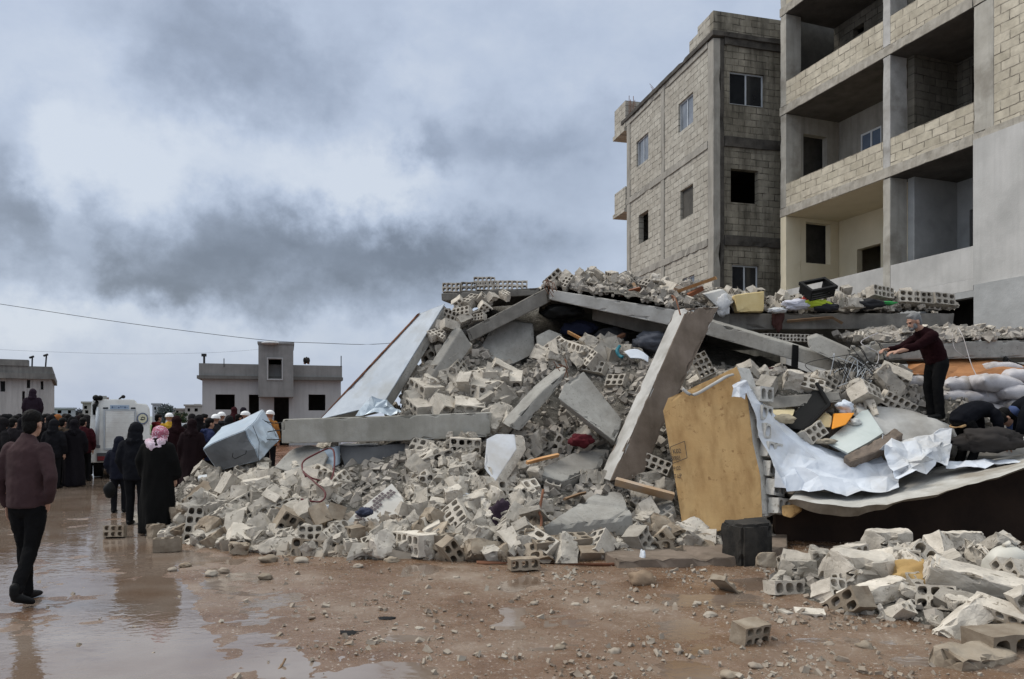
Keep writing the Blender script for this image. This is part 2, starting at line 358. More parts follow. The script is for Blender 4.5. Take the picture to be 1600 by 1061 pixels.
Yg, Tg = np.meshgrid(ys, ts, indexing='ij'); Xg = Tg*(5+1.05*np.abs(Yg)); Zg = ground_z(Xg, Yg)
me = bpy.data.meshes.new('ground'); nr, nc = Xg.shape
idx = np.arange(nr*nc).reshape(nr, nc)
fc = np.stack([idx[:-1, :-1], idx[:-1, 1:], idx[1:, 1:], idx[1:, :-1]], -1).reshape(-1, 4)
me.vertices.add(nr*nc); me.vertices.foreach_set('co', np.stack([Xg, Yg, Zg], -1).ravel())
me.loops.add(fc.size); me.loops.foreach_set('vertex_index', fc.ravel()); me.polygons.add(len(fc)); me.polygons.foreach_set('loop_start', np.arange(0, fc.size, 4)); me.update(calc_edges=True)
def mud_material():
    m = bpy.data.materials.new('mud'); m.use_nodes = True; t = NT(m.node_tree)
    co = t.n('ShaderNodeTexCoord').outputs['Object']; sp = t.n('ShaderNodeSeparateXYZ', {0: co})
    a = t.noise(co, .9, 8, .62); b = t.noise(co, 6, 8, .65); c = t.noise(co, 70, 5, .7); f = t.noise(co, 33, 3, .75)
    col = t.ramp(a, [(.32, (.090, .044, .021)), (.45, (.165, .098, .058)), (.56, (.205, .145, .102)), (.70, (.29, .235, .185))])
    col = t.mix(t.ramp(b, [(.35, 0.0), (.65, .6)]), col, (.125, .070, .038))
    col = t.mix(t.ramp(f, [(.60, 0.0), (.68, .8)]), col, (.46, .42, .37))          # crushed mortar trodden in
    fld = t.ramp(sp.outputs[1], [(0.0, 0.0), (1.0, 1.0)])
    red = t.m('MULTIPLY', t.m('SUBTRACT', sp.outputs[1], 15.0), .08, clamp=True)
    col = t.mix(red, col, (.17, .085, .05))
    gr = t.m('MULTIPLY', t.m('SUBTRACT', sp.outputs[1], 70.0), .05, clamp=True)
    col = t.mix(gr, col, t.mix(t.ramp(t.noise(co, .02, 4, .5), [(.45, 0.0), (.55, 1.0)]), (.07, .13, .03), (.18, .12, .075)))
    rr = t.ramp(t.m('ADD', t.m('MULTIPLY', a, .5), t.m('MULTIPLY', b, .5)), [(.43, .07), (.57, .46)])
    bp = t.n('ShaderNodeBump', {'Strength': .8, 'Distance': .012, 'Height': t.m('ADD', t.m('MULTIPLY', b, 1.6), t.m('MULTIPLY', c, .5))})
    bs = t.n('ShaderNodeBsdfPrincipled', {'Base Color': col, 'Roughness': rr, 'Normal': bp.outputs[0], 'Specular IOR Level': .55})
    t.nt.links.new(bs.outputs[0], t.n('ShaderNodeOutputMaterial').inputs[0]); return m
def water_material():
    m = bpy.data.materials.new('muddy_water'); m.use_nodes = True; t = NT(m.node_tree)
    co = t.n('ShaderNodeTexCoord').outputs['Object']
    mp = t.n('ShaderNodeMapping', {0: co, 3: (1, 1.6, 1)})
    a = t.noise(mp.outputs[0], 3.0, 3, .5, .3); b = t.noise(mp.outputs[0], 11, 2, .5, .6); big = t.noise(co, .55, 4, .5)
    amp = t.ramp(big, [(.40, .10), (.62, 1.0)])
    bp = t.n('ShaderNodeBump', {'Strength': .34, 'Distance': .03, 'Height': t.m('MULTIPLY', amp, t.m('ADD', t.m('MULTIPLY', a, .8), t.m('MULTIPLY', b, .35)))})
    col = t.ramp(t.noise(co, 1.2, 4, .5), [(.3, (.135, .090, .062)), (.7, (.21, .170, .140))])
    bs = t.n('ShaderNodeBsdfPrincipled', {'Base Color': col, 'Roughness': .05, 'IOR': 1.6, 'Normal': bp.outputs[0], 'Specular IOR Level': 1.0})
    t.nt.links.new(bs.outputs[0], t.n('ShaderNodeOutputMaterial').inputs[0]); return m
tag(mobj('ground', me, mud_material(), smooth=True), kind='structure')
bm = bmesh.new(); bm.faces.new([bm.verts.new(p) for p in ((-26, 2, 0), (6, 2, 0), (6, 10, 0), (-1, 24, 0), (-26, 26, 0))])
tag(obj('water', bm, water_material()), kind='structure')

# ---------------------------------------------------------------- buildings
def hit(o, d, px, py=HY):
    """pixel ray against the vertical plane through o along d (plan): distance along d and height"""
    k = (px-CX)/F; t = (k*o[1]-o[0])/(d[0]-k*d[1]); Y = o[1]+d[1]*t
    return t, CZ+(HY-py)/F*Y
def panel(bm, axis, at, th, a0, a1, z0, z1, holes=(), mi=0):
    """wall along local x or y at offset `at`, thickness th towards +, with rectangular holes (a0,a1,z0,z1)"""
    A = sorted({a0, a1, *[min(max(h[i], a0), a1) for h in holes for i in (0, 1)]}); Z = sorted({z0, z1, *[min(max(h[i], z0), z1) for h in holes for i in (2, 3)]})
    full = {}
    for i in range(len(A)-1):
        for j in range(len(Z)-1):
            ca, cz = (A[i]+A[i+1])/2, (Z[j]+Z[j+1])/2
            full[i, j] = not any(h[0] < ca < h[1] and h[2] < cz < h[3] for h in holes)
    pt = (lambda a, b, z: (a, b, z)) if axis == 'x' else (lambda a, b, z: (b, a, z))
    def quad(*ps): bm.faces.new([bm.verts.new(pt(*p)) for p in ps]).material_index = mi
    for (i, j), on in full.items():
        if not on: continue
        x0, x1, y0, y1 = A[i], A[i+1], Z[j], Z[j+1]; b0, b1 = at, at+th
        quad((x0, b0, y0), (x1, b0, y0), (x1, b0, y1), (x0, b0, y1)); quad((x0, b1, y0), (x1, b1, y0), (x1, b1, y1), (x0, b1, y1))
        if not full.get((i-1, j)): quad((x0, b0, y0), (x0, b1, y0), (x0, b1, y1), (x0, b0, y1))
        if not full.get((i+1, j)): quad((x1, b0, y0), (x1, b1, y0), (x1, b1, y1), (x1, b0, y1))
        if not full.get((i, j-1)): quad((x0, b0, y0), (x1, b0, y0), (x1, b1, y0), (x0, b1, y0))
        if not full.get((i, j+1)): quad((x0, b0, y1), (x1, b0, y1), (x1, b1, y1), (x0, b1, y1))
def lbox(name, parent, m, *boxes, worn=0):
    bm = bmesh.new()
    for a, b in boxes: box(bm, a, b)
    if worn:
        bmesh.ops.bevel(bm, geom=list(bm.edges), offset=.008, segments=1, affect='EDGES'); fine(bm, .3, 5); wear(bm, worn, worn*2.2, 3, len(name)+boxes[0][0][2])
    return obj(name, bm, m, parent, local=True)
def window(parent, axis, at, a0, a1, z0, z1, fr, pane, th=.06, mull=1, depth=.07, fw=.045):
    pt = (lambda a, b, z: (a, b, z)) if axis == 'x' else (lambda a, b, z: (b, a, z))
    bm = bmesh.new()
    def bar(x0, x1, y0, y1):
        p, q = pt(x0, at+depth, y0), pt(x1, at+depth+th, y1); box(bm, [min(i) for i in zip(p, q)], [max(i) for i in zip(p, q)])
    bar(a0, a1, z0, z0+fw); bar(a0, a1, z1-fw, z1); bar(a0, a0+fw, z0+fw, z1-fw); bar(a1-fw, a1, z0+fw, z1-fw)
    for k in range(mull):
        c = a0+(a1-a0)*(k+1)/(mull+1); bar(c-fw*.55, c+fw*.55, z0+fw, z1-fw)
    f = obj('window', bm, fr, parent, local=True)
    bm = bmesh.new(); p, q = pt(a0+fw*.5, at+depth+.02, z0+fw*.5), pt(a1-fw*.5, at+depth+.032, z1-fw*.5); box(bm, [min(i) for i in zip(p, q)], [max(i) for i in zip(p, q)])
    g = obj('pane', bm, pane, None); g.parent = f; g.location = g.location  # local frame equals the building's
    return f

# --- block building behind the heap (three storeys and parapet in view)
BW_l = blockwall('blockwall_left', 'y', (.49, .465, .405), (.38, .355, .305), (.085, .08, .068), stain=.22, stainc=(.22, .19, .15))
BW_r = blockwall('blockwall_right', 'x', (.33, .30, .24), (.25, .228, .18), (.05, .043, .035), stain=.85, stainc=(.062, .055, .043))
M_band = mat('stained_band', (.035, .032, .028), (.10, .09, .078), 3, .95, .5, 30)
M_frame = mat('building_frame', (.26, .245, .215), (.36, .34, .30), 2, .92, .45, 30, streak=.35)
O1, RZ1 = (6.2, 22.6), math.atan2(.244, .970)
d1x, d1y = (.970, .244), (-.244, .970)
b1 = tag(empty('block_building', (O1[0], O1[1], 0), RZ1), 'three storey unplastered block building with dark stained front, standing left of the balcony building', 'building')
SZ = [4.0, 7.11, 10.16, 13.28]; LB, WB = 6.75, 7.0
def wl(px0, px1, pt, pb):      # a window of the left face from its pixels
    a, _ = hit(O1, d1y, px1); b, _ = hit(O1, d1y, px0); m = (px0+px1)/2
    return (a, b, hit(O1, d1y, m, pb)[1], hit(O1, d1y, m, pt)[1])
def wr(px0, px1, pt, pb):
    a, _ = hit(O1, d1x, px0); b, _ = hit(O1, d1x, px1); m = (px0+px1)/2
    return (a, b, hit(O1, d1x, m, pb)[1], hit(O1, d1x, m, pt)[1])
L = [wl(1060, 1083, 153, 199.5), wl(994.5, 1013, 214, 255), wl(1063, 1083, 292.5, 339), wl(998, 1013, 332, 378), wl(1066, 1085, 432, 466)]
R = [wr(1140, 1193.5, 114, 165), wr(1141.7, 1185, 265, 317.5), wr(1144, 1185, 414.5, 462)]
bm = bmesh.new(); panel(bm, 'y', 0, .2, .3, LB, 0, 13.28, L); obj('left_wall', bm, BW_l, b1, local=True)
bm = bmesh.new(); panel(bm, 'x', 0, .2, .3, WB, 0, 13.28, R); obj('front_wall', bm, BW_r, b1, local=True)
lbox('back_wall', b1, BW_l, ((WB-.2, .2, 0), (WB, LB+1.2, 13.2)), ((.2, LB-.01, 0), (WB-.2, LB+.19, 13.2)))
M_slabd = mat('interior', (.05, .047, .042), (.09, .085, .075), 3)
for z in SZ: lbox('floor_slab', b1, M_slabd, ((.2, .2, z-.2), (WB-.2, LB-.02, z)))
mid, _ = hit(O1, d1y, 1036)
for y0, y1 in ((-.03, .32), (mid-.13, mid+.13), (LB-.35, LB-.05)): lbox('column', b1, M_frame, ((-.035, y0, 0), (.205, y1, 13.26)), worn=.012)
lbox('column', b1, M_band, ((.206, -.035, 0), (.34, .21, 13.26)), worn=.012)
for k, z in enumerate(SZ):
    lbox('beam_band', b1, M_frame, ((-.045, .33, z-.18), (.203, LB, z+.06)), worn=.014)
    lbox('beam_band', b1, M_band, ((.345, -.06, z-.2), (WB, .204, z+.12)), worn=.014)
lbox('roof_edge', b1, M_band, ((-.10, -.12, 13.29), (WB+.05, LB+.4, 13.45)), worn=.012)
lbox('parapet', b1, BW_r, ((-.04, -.04, 13.46), (WB, .16, 14.08)))
lbox('parapet', b1, BW_l, ((-.041, .162, 13.46), (.16, .95, 14.07)))
lbox('parapet', b1, BW_l, ((-.041, .95, 13.46), (.16, 1.5, 13.86)))
for z0, z1 in ((13.1, 14.15), (9.9, 10.75), (6.75, 7.4)):
    lbox('balcony', b1, BW_l, ((-.06, LB+.02, z0), (1.6, LB+1.15, z1)), ((-.12, LB+.0, z0-.16), (1.7, LB+1.2, z0-.002)))
M_paneg = mat('pale_pane', (.10, .115, .135), (.20, .22, .25), 1.5, .1, .03, 5, spec=.6)
for i in (0, 1, 4): window(b1, 'y', 0, *L[i], M_alu, M_paneg)
for i in (0, 2): window(b1, 'x', 0, *R[i], M_alu, M_glassd)
a = L[2]; lbox('shutter_board', b1, M_slabd, ((.09, a[0], a[2]), (.11, a[1], a[3])))
bm = bmesh.new()
for k in range(5): tube(bm, [(.05+.05*k, LB-.1-.04*k, 13.3), (.05+.06*k, LB-.1, 14.3-.15*(k % 3))], .012, 5)
obj('rebar', bm, M_rust, b1, local=True)
bm = bmesh.new()
for k in range(5): tube(bm, [(.0, 4.0+.1*k, 13.3), (-.25+.1*k, 4.1+.12*k, 13.62-.04*k)], .008, 5)
obj('rebar', bm, M_rust, b1, local=True)

# --- balcony building on the right
BW2 = blockwall('blockwall_balcony', 'x', (.62, .565, .455), (.48, .435, .34), (.15, .135, .11), stain=.35, stainc=(.27, .23, .18))
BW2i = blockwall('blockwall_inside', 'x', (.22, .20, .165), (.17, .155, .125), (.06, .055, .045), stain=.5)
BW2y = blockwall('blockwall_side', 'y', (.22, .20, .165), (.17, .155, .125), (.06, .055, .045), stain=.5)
M_frame2 = mat('balcony_frame', (.36, .34, .295), (.47, .45, .40), 2, .92, .5, 25, streak=.3, dirt=(.25, .23, .195), dirtsc=1.5)
M_edge = mat('slab_edge', (.29, .265, .22), (.45, .42, .365), 4, .95, .7, 20, streak=.4)
M_cream = mat('cream_plaster', (.66, .585, .42), (.74, .665, .50), 1.5, .9, .15, 30)
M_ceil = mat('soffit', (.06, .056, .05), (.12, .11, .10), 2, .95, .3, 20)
M_render = mat('grey_render', (.45, .445, .425), (.54, .53, .51), 1.2, .92, .4, 24, streak=.16, dirt=(.37, .365, .35), dirtsc=.8)
M_render2 = mat('rough_render', (.32, .325, .32), (.43, .435, .43), 2.2, .95, .6, 14)
O2 = (8.16, 22.3); d2u, d2v = (.333, -.943), (.943, .333); RZ2 = math.atan2(-.943, .333)
b2 = tag(empty('balcony_building', (O2[0], O2[1], 0), RZ2), 'tall unfinished building with deep open balconies, nearest the camera at right', 'building')
U = lambda px: hit(O2, d2u, px)[0]
um0, um1, ur0, ur1 = U(1380), U(1389), U(1522), U(1553); UE, VD = 11.5, 7.0
ZB = [4.45, 7.66, 10.73, 13.73]; TH = .26
FV = lambda px, py: hit((O2[0]+d2v[0]*2, O2[1]+d2v[1]*2), d2u, px, py)     # back wall of the balconies
SV = lambda px, py: hit(O2, d2v, px, py)                                   # far side wall
def rect(fn, px0, px1, pt, pb):
    m = (px0+px1)/2; return (fn(px0, pt)[0], fn(px1, pt)[0], fn(m, pb)[1], fn(m, pt)[1])
# slabs, columns
for i, z in enumerate(ZB):
    lbox('slab_edge', b2, M_edge if i else M_render, ((-.05, -.03 if i else -.004, z), (ur0-.02, .0, z+TH)), worn=.012 if i else 0)
    if i: lbox('slab_edge', b2, M_edge, ((ur0-.02, -.03, z), (UE, .0, z+TH)), worn=.012)
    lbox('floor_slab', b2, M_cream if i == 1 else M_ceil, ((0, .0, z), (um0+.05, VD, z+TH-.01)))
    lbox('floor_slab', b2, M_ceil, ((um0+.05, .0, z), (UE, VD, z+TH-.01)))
for i in range(len(ZB)):
    z0 = ZB[i]+TH; z1 = ZB[i+1]-.004 if i < 3 else 15.3
    lbox('column', b2, M_cream if i == 0 else M_frame2, ((-.03, -.012, z0), (.22, .55, z1)), worn=.006)
    lbox('column', b2, M_concl if i else M_frame2, ((um0, -.012, z0), (um1+.05, .55, z1)), worn=.006)
    if i: lbox('column', b2, M_frame2, ((ur0, -.010, z0), (ur1, .5, z1)), worn=.006)
lbox('column', b2, M_frame2, ((-.03, -.01, 0), (.22, .55, ZB[0])))
# parapets
for i, (bay, h, m) in enumerate((((.224, um0-.004), .72, M_cream), ((um1+.055, ur0-.004), .72, M_render))):
    lbox('parapet', b2, M_render, ((bay[0], -.006, ZB[0]+TH), (bay[1]+.02, .16, ZB[0]+TH+h)))
for k in (1, 2, 3):
    for bay in ((.224, um0-.004), (um1+.055, ur0-.004)):
        plast = (k == 3 and bay[0] > 1)
        lbox('parapet', b2, M_concl if plast else BW2, ((bay[0], -.008, ZB[k]+TH), (bay[1], .17, ZB[k]+TH+(.70 if k < 3 else .95))))
# right part of the facade: render below, block above
bm = bmesh.new(); panel(bm, 'x', -.045, .24, ur0+.012, UE, ZB[0]+.1, ZB[1]+.10); obj('rendered_wall', bm, M_render, b2, local=True)
bm = bmesh.new(); panel(bm, 'x', .0, .2, ur1+.003, UE, ZB[1]+TH, 15.3); obj('block_wall', bm, BW2, b2, local=True)
bm = bmesh.new(); panel(bm, 'x', -.09, .27, ur0+.06, UE, 0, ZB[0]+.098); obj('rough_wall', bm, M_render2, b2, local=True)
bm = bmesh.new(); panel(bm, 'x', -.002, .2, .224, ur0+.06, 0, ZB[0]-.003, [(ur0-1.4, ur0+.1, 2.0, ZB[0]-.15)]); obj('lower_wall', bm, M_render2, b2, local=True)
lbox('inner_wall', b2, M_slabd, ((.3, 1.6, 0), (UE, 1.7, ZB[0])))  # dark wall added so the hole in the lower wall reads black
# inside faces
side_o = [rect(SV, 1252, 1290, 351, 414), rect(SV, 1248, 1285, 215, 285), rect(SV, 1247, 1290, 40, 95)]
for i in range(3):
    z0, z1 = ZB[i]+TH, ZB[i+1]-.003
    h = side_o[i]
    bm = bmesh.new()
    if i < 2: panel(bm, 'y', .0, .2, .553, VD, z0, z1, [(max(h[0], .6), min(h[1], 1.72), h[2], h[3])])
    else: panel(bm, 'y', .0, .2, 2.0, VD, z0, z1)
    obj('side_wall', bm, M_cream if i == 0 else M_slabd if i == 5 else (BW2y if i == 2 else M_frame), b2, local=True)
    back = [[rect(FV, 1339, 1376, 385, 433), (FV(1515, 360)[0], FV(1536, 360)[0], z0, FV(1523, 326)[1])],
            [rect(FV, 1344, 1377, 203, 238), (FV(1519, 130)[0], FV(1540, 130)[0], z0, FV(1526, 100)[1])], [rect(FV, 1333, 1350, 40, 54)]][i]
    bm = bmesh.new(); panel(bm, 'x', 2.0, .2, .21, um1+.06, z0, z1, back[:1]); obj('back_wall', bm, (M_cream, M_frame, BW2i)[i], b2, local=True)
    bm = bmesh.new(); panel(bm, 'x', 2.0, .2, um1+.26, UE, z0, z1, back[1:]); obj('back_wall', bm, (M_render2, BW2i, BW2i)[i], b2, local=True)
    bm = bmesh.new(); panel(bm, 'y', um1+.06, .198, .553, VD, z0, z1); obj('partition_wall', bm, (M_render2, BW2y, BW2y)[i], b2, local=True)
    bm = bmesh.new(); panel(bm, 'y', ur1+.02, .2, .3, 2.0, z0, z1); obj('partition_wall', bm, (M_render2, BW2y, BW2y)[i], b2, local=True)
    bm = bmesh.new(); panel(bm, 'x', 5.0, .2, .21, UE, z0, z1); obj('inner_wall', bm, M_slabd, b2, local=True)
    if i == 1: window(b2, 'x', 2.0, *back[0], plain('white_frame', (.62, .64, .66)), mat('blue_pane', (.10, .14, .20), (.16, .20, .27), 1.5, .1, .03, 5, spec=.6), depth=.02, fw=.05)
bm = bmesh.new()
for k in range(7): tube(bm, [(.02+.03*k, .1+.03*k, 14.0), (-.15+.05*k, .1+.02*k, 14.9+.1*(k % 3))], .010, 5)
obj('rebar', bm, M_rust, b2, local=True)
lbox('end_wall', b2, M_slabd, ((-.5, .95, 0), (-.4, 5, 15)), ((-.4, 4.9, 0), (0, 5, 15)))  # dark panels added outside the far end so the side openings read black
bm = bmesh.new(); box(bm, (UE-.2, .2, 0), (UE, VD, 15)); obj('end_wall', bm, BW2y, b2, local=True)
bm = bmesh.new(); box(bm, (.0, VD, 0), (UE, VD+.2, 15)); obj('rear_wall', bm, BW2, b2, local=True)

# --- low houses behind
M_hgrey = mat('house_render', (.19, .19, .185), (.25, .25, .245), 1.5, .92, .2, 10, streak=.25)
M_hlight = mat('house_light', (.36, .365, .365), (.42, .425, .425), .8, .92, .2, 10, streak=.2)
M_hdark = mat('house_dark', (.12, .118, .11), (.17, .165, .155), 1.5, .92, .2, 10, streak=.3)
def hx(px, Y): return (px-CX)/F*Y
def hz(py, Y): return CZ+(HY-py)/F*Y
Yh = 40.0; x0, x1, tx0, tx1 = hx(316, Yh), hx(538, Yh), hx(404, Yh), hx(459, Yh); zr, zp = hz(592, Yh), hz(568, Yh)
h1 = tag(empty('low_house', (x0, Yh, 0), math.radians(17)), 'single storey grey house with a square tower over its door, beyond the crowd', 'house')
h1.scale = (.953, 1, 1); wd = x1-x0; D = 9.0
hol = [(hx(a, Yh)-x0, hx(b, Yh)-x0, hz(d, Yh), hz(c, Yh)) for a, b, c, d in ((336, 366, 616, 640), (388, 404, 616, 650), (484, 512, 615, 641))]
bm = bmesh.new(); panel(bm, 'x', 0, .2, 0, wd, 0, zr, hol+[(hx(428, Yh)-x0, hx(452, Yh)-x0, 0, hz(620, Yh))]); obj('wall', bm, M_hlight, h1, local=True)
lbox('wall', h1, M_hlight, ((0, .2, 0), (.2, D, zr)), ((wd-.2, .2, 0), (wd, D, zr)), ((.2, D-.2, 0), (wd-.2, D, zr)))
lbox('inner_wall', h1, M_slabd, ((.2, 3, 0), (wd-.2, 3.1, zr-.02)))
lbox('roof', h1, M_hdark, ((-.25, -.35, zr+.001), (wd+.1, D, zr+.18)))
lbox('parapet', h1, M_hgrey, ((-.15, -.25, zr+.181), (wd+.05, -.05, zp)), ((-.15, -.049, zr+.181), (.05, D, zp)), ((wd-.15, -.049, zr+.181), (wd+.05, D, zp)))
tz = hz(537, Yh); ta, tb = tx0-x0, tx1-x0
bm = bmesh.new(); panel(bm, 'x', -.9, .2, ta, tb, hz(620, Yh), tz, [(hx(420, Yh)-x0, hx(440, Yh)-x0, hz(591, Yh), hz(561, Yh))])
box(bm, (ta, -.7, hz(620, Yh)), (ta+.2, 3, tz)); box(bm, (tb-.2, -.7, hz(620, Yh)), (tb, 3, tz)); box(bm, (ta+.2, 2.8, zr+.2), (tb-.2, 3, tz)); box(bm, (ta-.05, -.95, tz+.001), (tb+.05, 3.05, tz+.12)); box(bm, (ta+.2, -.69, hz(620, Yh)), (tb-.2, 2.7, hz(620, Yh)+.1))
obj('tower', bm, M_hgrey, h1, local=True)
bm = bmesh.new(); a, b, c, d = hx(419, Yh)-x0, hx(441, Yh)-x0, hz(592, Yh), hz(560, Yh)
box(bm, (a-.06, -.95, c-.06), (b+.06, -.9, c)); box(bm, (a-.06, -.95, d), (b+.06, -.9, d+.06)); box(bm, (a-.06, -.95, c), (a, -.9, d)); box(bm, (b, -.95, c), (b+.06, -.9, d))
obj('window_surround', bm, M_hlight, h1, local=True)
def tank(px, py0, py1, Y, label, m=M_soot):
    r = (py1-py0)/F*Y*.42; o = tag(empty('water_tank', (hx(px, Y), Y, hz(py1, Y))), label, 'water tank')
    bm = bmesh.new(); tube(bm, [(-r, 0, r*1.25), (-r*.8, 0, r*1.25), (r*.8, 0, r*1.25), (r, 0, r*1.25)], [r*.6, r, r, r*.6], 16, (0, 0, 1)); obj('drum', bm, m, o, True, True)
    bm = bmesh.new(); tube(bm, [(0, 0, r*2.1), (0, 0, r*2.45)], r*.25, 10); obj('lid', bm, m, o, local=True)
    for s in (-.6, .6):
        bm = bmesh.new(); box(bm, (s*r-.03, -r*.8, 0), (s*r+.03, r*.8, r*.45)); obj('leg', bm, M_rust, o, local=True)
tank(479, 558, 569, Yh+1.5, 'dark round water tank on the roof of the towered house')
for px, pt, lb in ((319, 557, 'short thick pole on the left roof corner of the towered house'), (350, 560, 'thin rod on the roof left of the house tower'), (533, 556, 'thin rod at the right roof corner of the towered house')):
    bm = bmesh.new(); tube(bm, [(hx(px, Yh), Yh, zp-.2), (hx(px, Yh), Yh, hz(pt, Yh))], .06 if px == 319 else .025, 6)
    if px == 319: box(bm, (hx(px, Yh)-.12, Yh-.08, hz(pt, Yh)), (hx(px, Yh)+.10, Yh+.08, hz(pt-2, Yh)+.08))
    tag(obj('roof_pole', bm, M_cable), lb, 'pole')
# dish and clutter on the tower
bm = bmesh.new(); ball(bm, P(422, 536, Yh), (.5, .3, .10), 12); tube(bm, [P(430, 537, Yh), P(431, 533.5, Yh)], .04, 6); tag(obj('roof_dish', bm, M_hlight), 'flat pale dish lying on top of the house tower', 'dish')

Yl = 33.0
h2 = tag(empty('low_house', (hx(80, Yl), Yl, 0), math.radians(31)), 'stained single storey house with thick parapet at the left edge', 'house')
h2.scale = (.86, 1, 1); LX = -9.0; zr, zp = hz(593, Yl), hz(577, Yl)
bm = bmesh.new(); panel(bm, 'x', 0, .2, LX, 0, 0, zr, [(hx(4, Yl)-hx(80, Yl), hx(11, Yl)-hx(80, Yl), hz(613, Yl), hz(597, Yl)), (hx(36, Yl)-hx(80, Yl), hx(40, Yl)-hx(80, Yl), 0, hz(612, Yl)), (hx(43, Yl)-hx(80, Yl), hx(48, Yl)-hx(80, Yl), hz(607, Yl), hz(594, Yl)), (hx(64, Yl)-hx(80, Yl), hx(68, Yl)-hx(80, Yl), hz(609, Yl), hz(596, Yl))]); box(bm, (-.2, .2, 0), (0, 8, zr)); obj('wall', bm, mat('stained_render', (.34, .335, .32), (.44, .43, .415), .8, .92, .2, 10, streak=.45), h2, local=True)
lbox('inner_wall', h2, M_hlight, ((LX, 1.0, 0), (-.2, 1.2, zr-.02)))
bm = bmesh.new(); box(bm, (LX, -.3, zr+.001), (.15, 8, zr+.25)); box(bm, (LX, -.2, zr+.251), (.05, 0.0, zp+.1)); box(bm, (-.15, .001, zr+.251), (.05, 8, zp+.1)); box(bm, (LX, -.25, zp+.101), (hx(46, Yl)-hx(80, Yl), .5, hz(564, Yl)))
obj('parapet', bm, mat('parapet_stained', (.10, .10, .095), (.22, .215, .20), 1.2, .92, .2, 10, streak=.4), h2, local=True)
for px, pt in ((50, 559), (71, 556)):
    bm = bmesh.new(); a, b = P(px, 576, Yl), P(px+(.5 if px == 50 else 1.5), pt, Yl); tube(bm, [a, b], .035, 6); tube(bm, [b+V((-.12, 0, 0)), b+V((.06, 0, .06))], .05, 6)
    tag(obj('roof_pole', bm, M_cable), 'bent antenna pole on the stained house, '+('nearer the house corner' if px == 71 else 'farther from the house corner'), 'pole', None)
# far houses on the horizon
def far_house(px0, px1, pt, Y, m, label, wins=(), step=None, dp=8):
    k_ = math.atan((CX-px1)/F); o = tag(empty('far_house', (hx(px0, Y), Y, 0), k_), label, 'house'); o.scale = (math.cos(k_), 1, 1); wdt = hx(px1, Y)-hx(px0, Y); z = hz(pt, Y)
    h = [(hx(a, Y)-hx(px0, Y), hx(b, Y)-hx(px0, Y), hz(d, Y), hz(c, Y)) for a, b, c, d in wins]
    bm = bmesh.new(); panel(bm, 'x', 0, .3, 0, wdt, -.2, z, h); box(bm, (0, .3, -.2), (.3, dp, z)); box(bm, (wdt-.3, .3, -.2), (wdt, dp, z)); obj('wall', bm, m, o, local=True)
    lbox('inner_wall', o, M_slabd, ((.3, 2.5, -.2), (wdt-.3, 2.7, z-.1)))
    bm = bmesh.new(); box(bm, (-.3, -.3, z+.001), (wdt+.3, dp+.2, z+.3))
    if step: box(bm, (hx(step[0], Y)-hx(px0, Y), .5, z+.301), (hx(step[1], Y)-hx(px0, Y), dp-1, hz(step[2], Y)))
    obj('roof', bm, m, o, local=True)
M_farp = mat('far_pale', (.34, .37, .41), (.40, .43, .47), .3); M_farb = mat('far_beige', (.30, .29, .28), (.36, .345, .33), .3); M_farr = mat('far_red', (.26, .20, .18), (.30, .23, .21), .3)
far_house(83, 118, 639, 150, M_farp, 'low pale house on the horizon left of the rescue truck', ((90, 96, 641, 646), (106, 111, 641, 646)))
far_house(129, 156, 630, 130, M_farb, 'far two storey house behind the left edge of the truck', ((131, 136, 634, 639), (133, 138, 641, 646)), (146, 167, 618))
far_house(147, 168, 623, 145, M_farr, 'reddish far building rising just above the truck roof')
far_house(238, 252, 632, 170, M_farp, 'pale far house right behind the truck cab', ((241, 244, 636, 640),))
far_house(269, 300, 640, 165, M_farb, 'low beige far house between truck and towered house', ((275, 279, 642, 645),))
far_house(289, 316, 634, 160, M_farb, 'far ruin with stepped roofline beside the towered house', ((293, 297, 638, 643), (304, 309, 638, 643)), (303, 314, 631))
far_house(100, 130, 643, 210, M_farp, 'most distant pale house left of the truck', ())
# field beyond
bm = bmesh.new(); bmesh.ops.create_grid(bm, x_segments=40, y_segments=30, size=.5, matrix=Matrix.Translation((-58, 95, .12)) @ Matrix.Diagonal((64, 60, 1, 1)))
for v in bm.verts: v.co.z += .10*noise.noise(v.co*.4)
tag(obj('field', bm, mat('field_green', (.045, .11, .02), (.10, .16, .05), .5, .95, .5, 3)), kind='structure')
